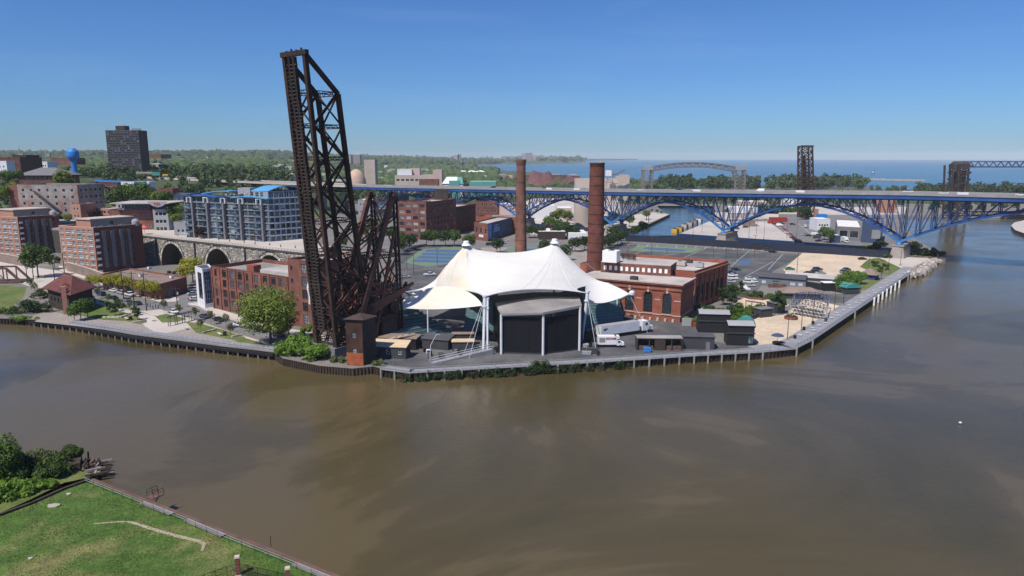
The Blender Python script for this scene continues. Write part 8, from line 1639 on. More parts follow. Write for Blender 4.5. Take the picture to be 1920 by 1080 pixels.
c = MB('stucco_taupe'); ubox(c, o, ux, uy, .4, -.03, 1.6, 1.7, .03, 1.3); c.build('side_picture', tk); c = MB('stucco_white'); ubox(c, o, ux, uy, 5.42, .1, .6, 1.3, 2.1, 1.5); ubox(c, o, ux, uy, 6.7, .15, .6, .9, 2.0, .75); c.build('cab', tk); c = MB('car_glass'); ubox(c, o, ux, uy, 5.8, .08, 1.35, .7, .04, .6); ubox(c, o, ux, uy, 6.72, .3, 1.35, .03, 1.7, .6); c.build('cab_window', tk)
for x in (1.2, 6.5):
 for y in (.0, 2.1): c = MB('tyre'); q = o + ux * x + uy * y + V(0, 0, .4); c.tube(q, q + uy * .25, .4, n=10); c.build('wheel', tk)
for x, y, l, cb in ((1588, 456, 'white box truck parked in front of the grey nightclub building', 'stucco_white'), (1507, 427, 'lorry with pale silver box and purple roof near the ivy tower', 'stucco_grey')):
 p = P(x, y); tk = thing('box_truck', l, 'truck', p); ux, uy = (V(.1, 1, 0), V(-1, .1, 0)) if x > 1550 else (V(1, 0, 0), V(0, 1, 0)); c = MB(cb); ubox(c, p, ux, uy, 1.6, -1.2, .9, 6.5, 2.4, 2.7); c.build('box', tk); c = MB('stucco_white'); ubox(c, p, ux, uy, 0, -1.1, .6, 1.5, 2.2, 1.7); c.build('cab', tk)
 c = MB('car_glass'); ubox(c, p, ux, uy, -.03, -.9, 1.4, .05, 1.8, .7); c.build('windscreen', tk)
 for xx in (.7, 6):
  for yy in (-1.2, 1.0): c = MB('tyre'); q = p + ux * xx + uy * yy + V(0, 0, .45); c.tube(q, q + uy * .25, .45, n=8); c.build('wheel', tk)
 if x < 1550: c = MB('purple_paint'); ubox(c, p, ux, uy, 1.6, -1.2, 3.603, 6.5, 2.4, .3); c.build('roof_sheet', tk)
for x, y, sx, sy, h, mt, l, nm in ((1111, 662, 3.2, 1.6, 1.3, 'charcoal', 'low black steel skip beside the walkway below the box truck', 'skip'), (1213, 660, 2.0, 1.4, 1.2, 'blue_paint', 'small blue wheeled bin left of the open bar', 'bin'), (1104, 648, 2.0, 2.2, 2.2, 'black_scrim', 'stack of black stage cases behind the box truck', 'flight_case'), (1098, 655, 1.6, 1.6, 1.5, 'stucco_grey', 'grey generator box near the right mast foot', 'generator'), (1287, 612, 3.0, .5, 2.6, 'stucco_grey', 'grey panel screen at the corner of the arched hall', 'screen'), (1300, 611, 1.4, 1.2, 1.0, 'red_paint', 'small red chest beside the hedge', 'chest'), (1249, 600, 1.2, 1.0, 1.3, 'blue_paint', 'small blue cooler at the hall wall', 'cooler'), (1166, 607, 7, 4, 2.4, 'charcoal', 'dark flat shed roof between seating bank and arched hall', 'shed'), (803, 664, 1.0, .8, 1.2, 'stucco_white', 'white utility cabinet by the ramp', 'cabinet'), (985, 660, 6, .8, .6, 'black_paint', 'long low black barrier along the stage front', 'barrier'), (1100, 665, 2.4, 1.0, .9, 'galvanised', 'pale metal crate pile near the stage corner', 'crate')):
 p = P(x, y); r = thing(nm, l, nm.replace('_', ' '), p); c = MB(mt); c.box(p.x, p.y, 2.15, sx, sy, h - .15, -.1); c.build('body', r); c = MB('charcoal'); c.box(p.x, p.y, 2, sx * .9, sy * .9, .15, -.1); c.build('base', r); c = MB(mt); c.box(p.x, p.y, 2 + h, sx * 1.05, sy * 1.05, .12, -.1); c.build('lid', r)

rg = random.Random(14)
for k in range(34):
 x, y = (rg.uniform(1090, 1128), rg.uniform(640, 668)) if k % 2 else (rg.uniform(790, 935), rg.uniform(650, 674)); p = P(x, y); s_ = rg.uniform(.6, 1.5)
 r = thing('flight_case', 'dark stage equipment case on the yard floor, ' + ordn(k // 2) + (' of the heap right of the stage' if k % 2 else ' of those scattered left of the stage'), 'equipment case', p, rz=0, group='stage equipment cases'); c = MB(['black_paint', 'charcoal', 'stucco_dark'][k % 3]); c.box(p.x, p.y, 2.12, s_, .7, rg.uniform(.5, 1.3), rg.uniform(-.6, .6)); c.build('body', r); c = MB('tyre'); c.box(p.x, p.y, 2, s_ * .8, .5, .12); c.build('castor_base', r)
G1 = 'honey locust street trees'
for k, (x, y, s_) in enumerate(((174, 540, .75), (187, 544, .8), (208, 545, .9), (222, 548, 1.05), (236, 552, 1.0), (262, 557, .9), (276, 560, 1.0), (290, 562, .95))):
 tree('yellow', P(x, y), s_, f'small yellow-green street tree by the low brick building, {ordn(k)} from the left', G1)
tree('yellow', P(362, 530), 1.55, 'bigger yellow-green tree in front of the viaduct arch', rz=1)
tree('yellow', P(350, 536), 1.2, 'smaller yellow-green tree beside the viaduct arch tree', rz=2)
tree('broad', P(72, 520), 1.3, 'big dark green tree in front of the left apartment block'); tree('small', P(103, 505), 1.3, 'round green tree between the two apartment blocks')
for k, (x, y, s_, kd) in enumerate(((60, 545, 1.2, 'young'), (66, 552, 1.1, 'young'), (205, 572, 1.0, 'young'), (222, 577, 1.05, 'small'), (232, 590, 1.0, 'young'), (184, 560, 1.0, 'young'), (245, 585, .9, 'young'), (308, 588, 1.15, 'young'), (336, 596, 1.1, 'young'), (367, 602, 1.1, 'young'), (396, 609, 1.1, 'young'), (424, 617, 1.15, 'young'), (377, 623, 1.0, 'young'), (433, 632, 1.0, 'young'), (535, 636, 1.1, 'young'))):
 tree('young' if kd == 'young' else 'small', P(x, y), s_ if kd == 'young' else .6, 'slender young park tree ' + ['behind the hedge at the left lawn', 'beside the left lawn hedge, lower one', 'behind the dark parked cars, left', 'behind the dark parked cars, right', 'standing tall on the left park lawn', 'close to the pavilion roof edge', 'on the right of the left park lawn', 'at the bollards end', 'left of the parked pair beside the pergola', 'left of the two parked dark cars', 'between the two parked dark cars', 'right of the two parked dark cars', 'on the lawn below the pergola', 'on the lawn tip near the big tree', 'right of the big tree trunk'][k], 'young park trees')
for k, (x, y, s_) in enumerate(((205, 586, 1.0), (216, 591, 1.05), (222, 583, .8), (258, 600, 1.0), (253, 592, .9))): tree('conifer', P(x, y), s_, 'small dark conifer on the left park lawn, ' + ordn(k) + ' counted from the left', 'small park conifers')
for k, (x, y, kd, s_) in enumerate(((152, 600, 'small', 1.25), (140, 603, 'small', 1.0), (165, 596, 'small', 1.2), (168, 575, 'small', .8))): tree(kd, P(x, y), s_, 'dense small tree in front of the pavilion, ' + ordn(k) + ' from the corner')
bush('bush', P(68, 585), 6.5, 4, 5.5, 'leaf_dark', 2600, .3, 'dark shrubs left of the pavilion'); bush('bush', P(20, 588), 7, 3, 2.6, 'leaf', 1500, .3, 'green shrubs on the quay at the left edge'); bush('bush', P(75, 560), 4, 3, 4.5, 'leaf_olive', 1200, .3, 'olive scrub behind the pavilion shrubs'); bush('bush', P(45, 598), 8, 1.6, 1.2, 'leaf_bright', 900, .25, 'bright low creeper hanging on the quay edge'); bush('bush', P(150, 543), 7, 2, 2.0, 'leaf_dark', 900, .25, 'dark planting behind the pavilion roof')
PRO['big'] = treeproto('tree_source', 17, 8.6, 'leaf_light', 9000, .34, 31, crownb=.16, lobes=20, flat=.8, limbs=12, tr=.45)
tree('big', P(508, 645), 1.0, 'large spreading light green tree beside the river quay', rz=.4);
tree('small', P(533, 637), 1.0, 'small round tree tucked right of the large spreading tree')
for k, (x, y, rx, ry, h, mt, n) in enumerate(((553, 664, 6, 4.2, 6.0, 'leaf_bright', 5200), (590, 673, 6, 3.2, 5.0, 'leaf_bright', 4600), (536, 662, 2.0, 2.5, 4.4, 'leaf', 1300), (575, 648, 3.0, 2.2, 7.5, 'leaf_bright', 2000), (640, 678, 4.5, 1.6, 1.8, 'leaf_olive', 1200), (708, 683, 4, 1.3, 1.6, 'leaf_olive', 900), (694, 671, 1.4, 1.2, 3.0, 'leaf_bright', 700), (603, 640, 1.5, 1.5, 10, 'leaf', 900))):
 bush('shrub', P(x, y), rx, ry, h, mt, n, .3, ['bright green shrub mound left of the black bridge foot', 'bright green shrub mound nearest the black bridge leg', 'dark green clipped mound at the boardwalk end', 'tall climbing greenery against the brick warehouse corner', 'olive weeds along the rotten quay under the bridge', 'olive weeds below the tan-roofed shed', 'small bright bush between operator house and shed', 'ivy climbing the left bridge leg'][k], 'shrub', seed=k + 40)
cq = [(780, 695), (820, 693), (870, 690), (930, 687), (985, 684), (1012, 681), (1050, 680), (1100, 677), (1150, 674)]
for k, (x, y) in enumerate(cq):
 p = P(x, y + 5) - V(0, .55, .8); rg = random.Random(60 + k); lb = ('green creeper hanging on the quay wall, ' + ordn(k) + ' clump from the left') if k != 5 else 'tallest leafy bush growing from the quay wall before the stage'
 r = thing('creeper', lb, 'creeper', p, group='creeper clumps on the quay wall'); c = MB('leaf_dark')
 dx = (P(*cq[min(k + 1, 8)]) - P(*cq[max(k - 1, 0)])); L_ = 4.6 if k != 5 else 2.2; dx.normalize()
 for j in range(26 if k in (3, 4, 5, 6) else 13): o = rg.uniform(-L_, L_); s_ = rg.uniform(.35, .8) * (1.5 if k == 5 else 1); leafcloud(c, p + dx * o + V(0, rg.uniform(-.5, .1), rg.uniform(-1.0, .9) + (rg.uniform(0, 2.4) if k == 5 else 0)), s_, s_, s_, 42, .2, rg)
 c.build('foliage', r)
for k, x in enumerate((748, 768, 800, 814, 835, 852, 880)): tree(['small', 'row', 'broad'][k % 3], P(x, [478, 470, 462, 462, 462, 462, 470][k]), [1.8, 1.6, .85][k % 3], 'round street tree left of the tent, ' + ordn(k) + ' from the bridge', 'round trees by the left court')
for k, (x, y) in enumerate(((992, 446), (1003, 446), (1014, 447), (1042, 447), (1054, 446), (1066, 447), (1078, 447), (932, 474), (1022, 478), (1060, 488), (1078, 472), (1096, 470), (1135, 470), (1143, 466), (1150, 462), (1158, 460), (1165, 457), (1155, 452), (1190, 447), (1148, 448))): tree('row', P(x, y), 1.35, 'dark round court tree behind the tent, ' + ordn(k) + ' of the rows', 'dark trees around the courts')
for k, (x, y, s_, kd) in enumerate(((1040, 420, 1.0, 'light'), (1052, 418, 1.1, 'light'), (1064, 420, 1.0, 'light'), (1030, 432, .9, 'broad'), (1058, 440, .8, 'broad'), (1046, 436, .8, 'broad'), (1212, 412, .7, 'broad'), (1222, 398, .6, 'small'), (1232, 400, .7, 'small'), (1240, 402, .6, 'small'), (1205, 440, .8, 'broad'), (1180, 425, .8, 'broad'), (1135, 432, .9, 'broad'), (1150, 425, 1.0, 'broad'), (700, 440, .9, 'broad'), (680, 452, .9, 'broad'), (720, 430, .8, 'light'), (735, 455, .9, 'broad'), (640, 470, .9, 'light'), (750, 462, .8, 'broad'), (700, 470, .8, 'broad'))): tree(kd, P(x, y), s_, 'leafy tree in the yards behind the chimneys, ' + ordn(k) + ' from the silo', 'trees in the yards')
for k, (x, y) in enumerate(((1552, 455), (1545, 450))): tree('broad', P(x, y), .75, 'full green tree in the bridge car park, ' + ('front' if k == 0 else 'rear') + ' one')
for k, (x, y) in enumerate(((1645, 467), (1652, 463), (1640, 470), (1708, 470), (1722, 478), (1735, 480), (1748, 478), (1715, 465), (1758, 480), (1700, 478))): bush('shrub', P(x, y), 4.5, 3, 4.6 if k < 8 else 3.4, 'leaf_dark' if k != 8 else 'leaf', 600, .5, 'dark shrub around the river bridge pier, ' + ordn(k) + ' of the clumps', 'shrub', group='dark shrubs at the pier', seed=80 + k)
bush('shrub', P(1665, 484), 3.5, 2, 2.6, 'leaf', 700, .35, 'rounded green shrub at the foot of the river pier')
for k in range(12): bush('scrub', P(1372 + k * 11, 398 - (k % 3), 2), 11, 5, 6 + 2 * (k % 2), 'leaf', 300, 1.1, 'scrub strip beyond the gravel lot, ' + ordn(k) + ' clump from the left', 'scrub', group='scrub beyond the gravel lot', seed=100 + k) if k > 3 or k == 0 else None
for k, (x, y, rx, h) in enumerate(((1578, 546, 5.5, 7.0), (1592, 540, 5.5, 8.0), (1606, 532, 4.5, 6.5))): bush('bush', P(x, y), rx, 4.5, h, 'leaf_bright', 3200, .34, 'big bright green bush beside the promenade lawn, ' + ['front', 'middle', 'rear'][k] + ' part', 'bush', group='bright bushes by the lawn', seed=120 + k)
for k, (x, y, rx) in enumerate(((1645, 500, 3.0), (1655, 506, 3.4), (1662, 500, 2.4), (1640, 494, 2.2), (1650, 511, 2))): bush('shrub', P(x, y), rx, 2, 2.0, 'leaf_dark' if k % 2 else 'leaf', 600, .28, 'low spreading juniper on the pier lawn, ' + ordn(k) + ' of the patches', 'shrub', group='junipers on the pier lawn', seed=130 + k)
bush('bush', P(1298, 607), 4.2, 2.2, 3.0, 'leaf_bright', 2200, .26, 'bright green hedge mound at the corner of the arched hall', seed=140)
for k, (x, y, rx, h, mt) in enumerate(((1330, 596, 3, 3.4, 'leaf'), (1346, 598, 3, 3.0, 'leaf_olive'), (1362, 594, 3.2, 3.6, 'leaf'), (1380, 592, 3.2, 4.2, 'leaf'), (1398, 596, 3, 3.8, 'leaf'), (1412, 588, 3, 3.4, 'leaf'), (1394, 606, 2.6, 3, 'leaf_bright'), (1368, 606, 2.6, 3, 'leaf'), (1322, 586, 3, 3.2, 'leaf_dark'), (1425, 583, 2, 2.4, 'leaf_olive'), (1400, 556, 2.2, 2.0, 'leaf'), (1382, 552, 2, 2.2, 'leaf_olive'), (1418, 558, 2.4, 2.6, 'leaf'), (1446, 560, 2, 2.2, 'leaf'), (1340, 606, 2, 2, 'leaf_olive'))): bush('shrub', P(x, y), rx * 1.35, 2.8, h * 1.15, mt, 1900, .28, 'leafy shrub in the terraced hall garden, ' + ordn(k) + ' of the bed', 'shrub', group='shrubs in the hall garden', seed=150 + k)
bush('blossoming_shrub', P(1322, 594), 2.2, 1.8, 3.6, 'blossom', 700, .3, 'white blossoming shrub beside the brick hall flank', seed=170)
for k, (x, y, s_, wd) in enumerate(((1454, 585, 1.55, 1.1), (1463, 588, 1.7, 1.0), (1377, 562, 1.3, 1.2), (1367, 566, 1.5, 1.2), (1356, 572, 1.4, 1.2), (1372, 575, 1.2, 1.2), (1389, 547, 1.0, 1))): tree('conifer', P(x, y), (s_ * wd, s_ * wd, s_ * 1.15), 'tall dark columnar conifer ' + ['left one of the pair at the yard', 'right one of the pair at the yard', 'first beside the hall flank', 'second beside the hall flank', 'third beside the hall flank', 'fourth beside the hall flank', 'small one by the white cars'][k])
tree('maroon', PY(375, 446, 352), .62, 'dark maroon maple on the viaduct street', rz=2); tree('maroon', PY(180, 415, 398), .95, 'dark maroon tree above the apartment penthouse', rz=1)
tree('light', PY(128, 421, 405), .55, 'small light green tree left of the maroon tree')
HT = [(28, 375, 430, 1.0, 'light'), (10, 380, 420, .9, 'light'), (15, 350, 470, .9, 'broad'), (35, 345, 500, .8, 'broad'), (120, 352, 470, 1.05, 'light'), (112, 354, 468, .9, 'light'), (128, 352, 475, .8, 'bright'), (162, 378, 450, .45, 'broad'), (220, 386, 440, .85, 'broad'), (232, 386, 440, 1.0, 'broad2'), (250, 386, 440, 1.15, 'broad'), (266, 386, 438, 1.15, 'broad2'), (282, 388, 436, 1.0, 'broad'), (298, 390, 430, .9, 'light'), (312, 395, 425, 1.0, 'broad'), (325, 405, 415, .9, 'light'), (335, 412, 400, .8, 'light'), (322, 420, 395, .8, 'broad'), (332, 426, 390, .7, 'light')]
for k, (x, y, Y, s_, kd) in enumerate(HT): q = PY(x, y, Y); tree(kd, (q.x, Y, max(q.z, 15 if x > 280 else 22)), s_, 'hillside tree above the viaduct street, ' + ordn(k) + ' from the left', 'hillside trees')
rg = random.Random(77); cnt = 0
names = ['round dark tree', 'tall pale tree', 'broad olive tree']
def wood(label, group, xs, Ys, n, kinds, sc, zf=None, single=True):
 L = []
 for k in range(n):
  x = rg.uniform(*xs); Y = rg.uniform(*Ys); X_ = (x - 960) / FPX * Y; L.append((X_ / Y, V(X_, Y, max(1.7, (zf or hgt)(X_, Y)) - .5), rg.choice(kinds), rg.uniform(*sc)))
 L.sort(key=lambda t: t[0])
 if single:
  for k, (_, p, kd, s_) in enumerate(L): tree(kd, p, s_, f'{label}, {ordn(k)} from the left', group)
  return
 c = MB('leaf_far')
 for _, p, kd, s_ in L:
  for j in range(5): a = rg.random() * 6.3; leafcloud(c, p + V(math.cos(a) * 3 * s_, math.sin(a) * 3 * s_, (4 + 2.2 * j) * s_), 4 * s_, 4 * s_, 3.6 * s_, 34, 1.6 * s_, rg)
 struct(c.build(group), 'stuff')
wood('dense dark hill tree around the tower block', 'trees around the tower block', (150, 330), (860, 1150), 46, ['fard', 'farc', 'fard'], (.65, 1.0))
wood('full green plateau tree behind the elevated highway', 'trees behind the highway', (310, 560), (960, 1350), 46, ['fard', 'farc', 'farb'], (.7, 1.2))
wood('hill tree among the far left rooftops', 'trees among the far left roofs', (-10, 150), (640, 1000), 24, ['fard', 'farb'], (.5, .8))
wood('', 'hill_scrub', (205, 575), (500, 850), 300, ['fard'], (.45, .85), None, False)
wood('', 'hill_scrub', (-60, 148), (450, 900), 120, ['fard'], (.4, .7), None, False)
wood('', 'hill_scrub', (200, 700), (900, 1300), 200, ['fard'], (.7, 1.1), None, False)
wood('', 'low_wood', (560, 860), (700, 1150), 70, ['fard'], (.5, .8), None, False)
wood('', 'low_wood', (560, 860), (1200, 1700), 70, ['fard'], (.6, .95), None, False)
isl = lambda x, y: 1.7
wood('lakeside tree in the wooded strip beneath the arched lift bridge', 'lakeside wood', (1236, 1618), (1180, 1420), 60, ['farc', 'farc', 'farb'], (1.1, 1.5), isl)
wood('', 'wooded_shore', (1236, 1618), (1250, 1440), 60, ['farc'], (1.1, 1.5), isl, False)
wood('', 'wooded_shore', (1715, 1990), (960, 1130), 60, ['farc'], (.9, 1.25), isl, False)
wood('', 'low_wood', (1625, 1715), (1120, 1180), 16, ['farb'], (.5, .7), isl, False)
wood('', 'low_wood', (1180, 1700), (840, 960), 80, ['farb'], (.5, .8), isl, False)
wood('', 'low_wood', (1030, 1235), (1150, 1400), 40, ['farb'], (.6, .9), isl, False)
wood('', 'low_wood', (1680, 1960), (735, 830), 34, ['farb'], (.5, .75), isl, False)
r3 = np.random.RandomState(4)
ico = bpy.data.meshes.new('tmp'); import bmesh; bm = bmesh.new(); bmesh.ops.create_icosphere(bm, subdivisions=2, radius=1); bm.verts.ensure_lookup_table(); IV = np.array([v.co[:] for v in bm.verts]); IF = np.array([[v.index for v in f.verts] for f in bm.faces]); bm.free(); bpy.data.meshes.remove(ico)
keep = IV[:, 2] > -.75
def forest(name, n, q0, q1, Y0, Y1, size, cond, label=None, dens=None):
 P_ = [];
 while len(P_) < n:
  u = r3.rand(); Y = 1 / (1 / Y1 + (1 / Y0 - 1 / Y1) * u); q_ = r3.uniform(q0, q1); X_ = q_ * Y
  if cond(X_, Y) and (noise.noise(Vector((X_ / 160, Y / 260, 0))) > -.22 or Y > 5000): P_.append((X_, Y, hgt(X_, Y), size * r3.uniform(.7, 1.4) * (1 + Y / 9000)))
 P_ = np.array(P_); m_ = len(IV); rnd_ = 1 + .28 * r3.randn(n, m_, 1); co = IV[None] * rnd_ * P_[:, 3][:, None, None] * np.array([1.15, 1.15, .85])[None, None]
 co[:, :, 0] += P_[:, 0:1]; co[:, :, 1] += P_[:, 1:2]; co[:, :, 2] += np.maximum(P_[:, 2:3], 1.5) + P_[:, 3:4] * .35
 fc = (IF[None] + (np.arange(n) * m_)[:, None, None]).reshape(-1, 3); me = bpy.data.meshes.new(name); me.vertices.add(n * m_); me.vertices.foreach_set('co', co.reshape(-1)); me.loops.add(fc.size); me.loops.foreach_set('vertex_index', fc.reshape(-1)); me.polygons.add(len(fc)); me.polygons.foreach_set('loop_start', np.arange(0, fc.size, 3)); me.polygons.foreach_set('loop_total', np.full(len(fc), 3)); me.materials.append(MATS['leaf_far']); me.update(calc_edges=True)
 o = bpy.data.objects.new(name, me); COL.objects.link(o); o['kind'] = 'stuff'; return o
forest('far_forest', 5200, -1.25, -.02, 1250, 3500, 8.5, lambda x, y: inpoly(x, y, FAR))
forest('far_forest', 4200, -1.25, .12, 3400, 14500, 13, lambda x, y: inpoly(x, y, FAR))
forest('shore_scrub', 700, -.05, .22, 1150, 1800, 5, lambda x, y: inpoly(x, y, FAR))
for k in range(110):
 Y = 1 / (1 / 4200 + (1 / 1200 - 1 / 4200) * rg.random()); q_ = rg.uniform(-.98, -.12); X_ = q_ * Y;
 if not inpoly(X_, Y, FAR): continue
 z = max(1.7, hgt(X_, Y)) + 6; w_ = rg.uniform(14, 55); r = thing('suburban_building', 'pale-roofed building among the far suburban trees, number ' + ordn(k) + ' of the scattered roofs', 'building', (X_, Y, z), group='far suburban roofs'); c = MB(['stucco_beige', 'brick_dark', 'stucco_taupe', 'stucco_white'][k % 4]); h = rg.uniform(4, 9); c.box(X_, Y, z - 6, w_, 16, h + 6); c.build('wall', r); c = MB(['white_metal_roof', 'pale_roof', 'dark_roof', 'brown_roof'][k % 4]); c.box(X_, Y, z + h, w_ * 1.05, 17, 1.0); c.build('roof', r)

q = [P(170, 899, 3.3), P(260, 934, 3.3), P(340, 965, 3.3), P(440, 1007, 3.3), P(540, 1046, 3.3), P(652, 1091, 3.3), P(760, 1138, 3.3)]
sw = thing('seawall', 'rusty sheet-pile seawall cap with thin pipe railing along the foreground lawn', 'seawall', q[0])
for i, (a, b) in enumerate(zip(q, q[1:])):
 d = (b - a).normalized(); nn = V(-d.y, d.x, 0) if V(-d.y, d.x, 0).y > 0 else V(d.y, -d.x, 0)
 c = MB('timber_red'); c.frame(a - V(0, 0, .5), b - a, nn * .5, V(0, 0, .5)); c.build('cap', sw)
 c = MB('timber_dark'); c.frame(a - V(0, 0, 1.1) + nn * .5, b - a, nn * .3, V(0, 0, .8)); c.build('waler', sw)
 if i in (1, 2, 4): c = MB('timber_grey'); c.frame(a - V(0, 0, .12) - nn * .9 + (b - a) * .15, (b - a) * .7, nn * .85, V(0, 0, .1)); c.build('plank_walk', sw)
 L = (b - a).length; n = max(2, round(L / 2.6)); o = -nn * 1.0
 for k in range(n): p = a + d * (L * k / n) + o; c = MB('timber_dark'); c.beam(p - V(0, 0, .3), p + V(0, 0, .75), .06); c.build('rail_post', sw)
 for zz in (.72, .35): c = MB('galvanised'); c.beam(a + o + V(0, 0, zz), b + o + V(0, 0, zz), .045); c.build('rail', sw)
q2 = [P(-200, 992, 3.2), P(0, 966, 3.2), P(60, 944, 3.2), P(120, 917, 3.2), P(170, 899, 3.2)]
s2 = thing('seawall', 'dark timber retaining edge between the lawn and the overgrown bank', 'seawall', q2[2])
for a, b in zip(q2, q2[1:]): d = (b - a).normalized(); nn = V(-d.y, d.x, 0); c = MB('timber_dark'); c.frame(a - V(0, 0, 1.7), b - a, nn * .45, V(0, 0, 1.85)); c.build('edge_beam', s2)
lp = thing('boarding_ladder', 'small rusty boarding platform with handrails hooked on the seawall', 'ladder', P(285, 935, 3)); a = P(268, 934, 3.2); ux = (P(340, 965, 3.3) - P(260, 934, 3.3)).normalized(); uy = V(-ux.y, ux.x, 0) if V(-ux.y, ux.x, 0).y > 0 else V(ux.y, -ux.x, 0)
c = MB('timber_red'); c.frame(a + uy * .6 + ux * 0 + V(0, 0, -.1), ux * 1.7, uy * 1.9, V(0, 0, .12)); c.build('platform', lp)
for x in (0, 1.65):
 for y in (.7, 1.6, 2.5): c = MB('rust_dark'); c.beam(a + ux * x + uy * y, a + ux * x + uy * y + V(0, 0, 1.1), .06); c.build('stanchion', lp)
 c = MB('rust_dark'); c.beam(a + ux * x + uy * .7 + V(0, 0, 1.1), a + ux * x + uy * 2.5 + V(0, 0, 1.1), .06); c.beam(a + ux * x + uy * .7 + V(0, 0, .6), a + ux * x + uy * 2.5 + V(0, 0, .6), .05); c.build('handrail', lp)
c = MB('rust_dark'); c.beam(a + ux * .8 + uy * 2.4 - V(0, 0, .1), a + ux * .8 + uy * .7 - V(0, 0, 2), .12); c.build('strut', lp)
pp = P(508, 1025, 3); c = MB('steel_black'); c.tube(pp, pp + V(0, 0, 1.6), .05); tag(c.build('thin_post'), 'thin dark post standing on the seawall near the bottom', 'post')
ru = thing('ruined_pier', 'collapsed rotten timber crib pier at the river edge, foreground left', 'ruined pier', P(170, 880, 0)); rg = random.Random(12)
for k in range(60):
 a = P(rg.uniform(150, 187), rg.uniform(865, 893), rg.uniform(.1, 1.6)); an = rg.choice([.3, .35, 1.9, 1.85]) + rg.uniform(-.15, .15); l = rg.uniform(1.0, 3.2); c = MB(rg.choice(['timber_dark', 'timber_red', 'timber_grey', 'timber_dark'])); c.beam(a, a + V(math.cos(an) * l, math.sin(an) * l, rg.uniform(-.3, .3)), rg.uniform(.22, .4)); c.build('timber', ru)
for k in range(9): a = P(rg.uniform(155, 189), rg.uniform(868, 890), 0); c = MB('timber_dark'); c.tube(a - V(0, 0, 1), a + V(rg.uniform(-.2, .2), 0, rg.uniform(.8, 2.6)), .2, .14, 7); c.build('pile', ru)
cb = thing('timber_crib', 'dark decayed timber crib wall behind the foreground shrubs', 'crib wall', P(120, 880, 1))
for k in range(9):
 a, b = P(36, 850, .2 + k * .32), P(150, 872, .2 + k * .32); c = MB('timber_dark'); j = V(rnd.uniform(-.3, .3), rnd.uniform(-.2, .2), 0); c.beam(a + j, a.lerp(b, rnd.uniform(.6, 1)) + j, .3); c.build('timber', cb)
c = MB('timber_dark'); a, b = P(100, 898, 0), P(152, 890, 0); c.prism([a, b, b + V(-2, 4, 0), a + V(-2, 4, 0)], -1, 2.2); c.build('crib_core', cb)
FB = [(20, 925, 5, 2.8, 2.6, 'leaf_bright', 5200, .26, 'bright knotweed mass at the edge of the foreground lawn'), (48, 900, 5, 2.6, 3.0, 'leaf', 4200, .22, 'mid green shrub mass behind the bright knotweed'), (-10, 940, 5, 2.4, 2.2, 'leaf_bright', 3200, .24, 'bright knotweed running out of the left edge'), (70, 918, 4, 2, 1.9, 'leaf_bright', 3600, .22, 'lower bright knotweed mass near the dark retaining edge'), (104, 888, 5, 3.4, 3.4, 'leaf', 4200, .22, 'green shrub mound covering the timber crib'), (62, 882, 5, 3.4, 3.4, 'leaf_olive', 3400, .22, 'olive shrub mound in the middle of the overgrown bank'), (125, 868, 3.2, 2.4, 3.6, 'leaf', 2600, .2, 'dark shrub leaning over the ruined pier'), (20, 890, 4, 3, 4.5, 'leaf_dark', 3200, .22, 'tall dark shrub at the left picture edge'), (-30, 915, 6, 4, 4, 'leaf_bright', 2500, .28, 'bright shrub bank just outside the left edge'), (80, 857, 4, 1.5, 1.6, 'leaf_olive', 1500, .2, 'dry olive brush on the rear timber crib')]
for k, (x, y, rx, ry, h, mt, n, ls, l) in enumerate(FB): bush('shrub', P(x, y, 1.0), rx, ry, h, mt, n, ls, l, 'shrub', seed=200 + k)
PRO['fore'] = treeproto('tree_source', 8, 3.0, 'leaf', 5200, .2, 55, crownb=.1, lobes=14, flat=1.0, limbs=8, tr=.14)
tree('fore', P(8, 905, 1.0), 1.05, 'slender willowy tree at the left edge of the foreground', rz=1); tree('fore', P(-40, 900, 1.0), 1.1, 'darker companion tree cut off by the left edge', rz=2)
for k, (x, y, s_, l) in enumerate(((101, 949, 1.5, 'flat pale stone slab lying on the foreground lawn'), (129, 927, .6, 'small pale stone near the retaining edge'), (57, 1048, .5, 'small pale stone at the lower left of the lawn'))):
 p = P(x, y, 3.0); c = MB('rock'); c.faces([p + V(math.cos(a * .9) * s_ * (.6 + .2 * (a % 2)), math.sin(a * .9) * s_ * .45, .02 if j == 0 else .16) for j in range(2) for a in range(7)], [tuple(range(7, 14))] + [(a, (a + 1) % 7, 7 + (a + 1) % 7, 7 + a) for a in range(7)]); tag(c.build('stone'), l, 'stone')
p1_, p2_ = P(447, 1078, 3.0), P(541, 1107, 3.0)
def pillar(px, py, ptop, label):
 p = PY(px, py, P(px, py, 3.0).y); r = thing('brick_pillar', label, 'pillar', p); h = 2.45; rz = .25; c = MB('brick_orange')
 n = 17
 for k in range(n): cc = MB('brick_red' if k % 3 else 'brick_orange'); cc.box(p.x, p.y, 3 + h * k / n, .52, .52, h / n * .88, rz); cc.build('brick_course', r)
 c = MB('stucco_taupe'); c.box(p.x, p.y, 3, .49, .49, h, rz); c.build('core', r); c = MB('limestone'); c.box(p.x, p.y, 3 + h, .66, .66, .12, rz); c.box(p.x, p.y, 3, .75, .75, .12, rz); c.box(p.x, p.y, 3 + h + .12, .6, .6, .1, rz); c.build('cap', r); return p
a_ = pillar(447, 1078, 1040, 'tall brick gate pillar with pale cap on the foreground lawn, left one'); b_ = pillar(541, 1100, 1065, 'brick gate pillar with pale cap at the bottom edge, right one')
fn_ = thing('chain_link_fence', 'black chain-link fence running between the two brick pillars', 'fence', a_)
segs = [(P(385, 1100, 3), a_), (a_, b_), (b_, P(600, 1118, 3)), (P(300, 1150, 3), P(385, 1100, 3))]
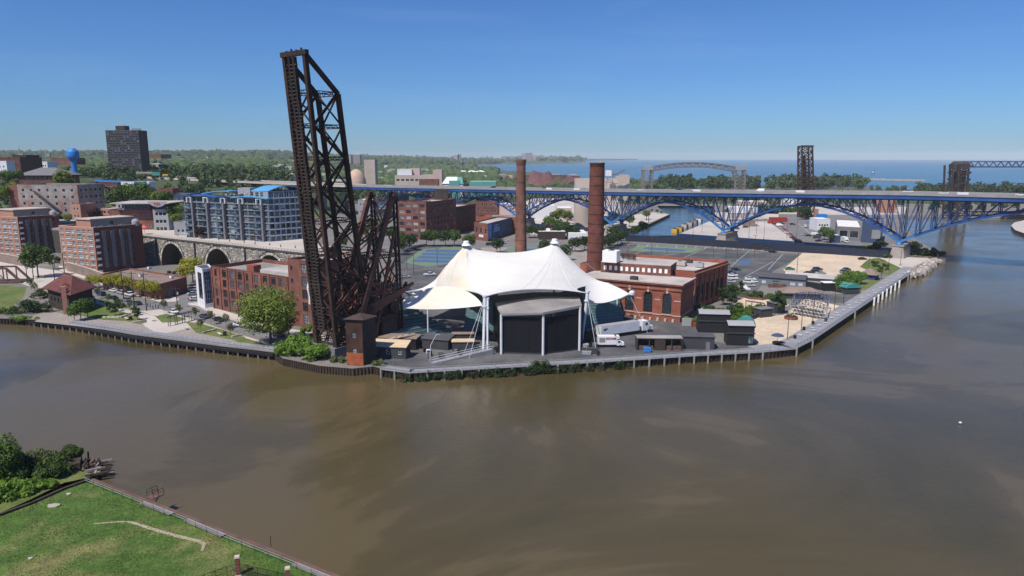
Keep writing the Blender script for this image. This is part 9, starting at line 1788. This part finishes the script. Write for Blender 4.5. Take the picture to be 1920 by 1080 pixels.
for a, b in segs:
 L = (b - a).length; d = (b - a).normalized(); n = max(1, round(L / 1.6))
 for k in range(n + 1): p = a + d * (L * k / n); c = MB('black_paint'); c.beam(p, p + V(0, 0, 1.75), .05); c.build('post', fn_)
 c = MB('black_paint'); c.beam(a + V(0, 0, 1.7), b + V(0, 0, 1.7), .04); c.beam(a + V(0, 0, .9), b + V(0, 0, .9), .03); c.build('rail', fn_)
 c = MB('black_paint'); m_ = int(L / .14)
 for k in range(m_): x = k * .14; c.beam(a + d * x + V(0, 0, .05), a + d * min(L, x + .8) + V(0, 0, 1.7), .016); c.beam(a + d * x + V(0, 0, 1.7), a + d * min(L, x + .8) + V(0, 0, .05), .016)
 struct(c.build('mesh', fn_), 'stuff')
gl = thing('gull', 'tiny white gull floating alone on the right of the river', 'bird', P(1800, 794, 0)); p = P(1800, 794, 0.1); c = MB('stucco_white'); c.smooth = True; c.lathe(p, [(0, 0), (.28, .08), (.34, .2), (.2, .34), (0, .38)], 8); c.faces([p + V(-.5, 0, .4), p + V(-.1, .15, .3), p + V(-.1, -.15, .3), p + V(.3, 0, .6), p + V(.2, .1, .3), p + V(.2, -.1, .3)], [(0, 1, 2), (3, 5, 4)]); c.build('body', gl)

for o in list(PRO.values()) + list(CP.values()):
 for ch in list(o.children): bpy.data.objects.remove(ch)
 bpy.data.objects.remove(o)
hb = MB(); x0, x1, y0, y1, z0, z1 = -32000, 32000, -300, 17000, -2.6, 140
hb.v = [(x0, y0, z0), (x1, y0, z0), (x1, y1, z0), (x0, y1, z0), (x0, y0, z1), (x1, y0, z1), (x1, y1, z1), (x0, y1, z1)]; hb.f = [(3, 2, 1, 0), (4, 5, 6, 7), (0, 1, 5, 4), (1, 2, 6, 5), (2, 3, 7, 6), (3, 0, 4, 7)]; hb.m = [0] * 6
hm = bpy.data.materials.new('haze'); hm.use_nodes = True; n = hm.node_tree.nodes; n.clear(); pv_ = n.new('ShaderNodeVolumePrincipled'); pv_.inputs['Color'].default_value = (.86, .95, 1, 1); pv_.inputs['Density'].default_value = 0.00005; pv_.inputs['Anisotropy'].default_value = -.35
ou = n.new('ShaderNodeOutputMaterial'); hm.node_tree.links.new(pv_.outputs[0], ou.inputs['Volume']); MATS['haze'] = hm; hb.mats = ['haze']; HZ_ = hb.build('haze'); HZ_['kind'] = 'stuff'
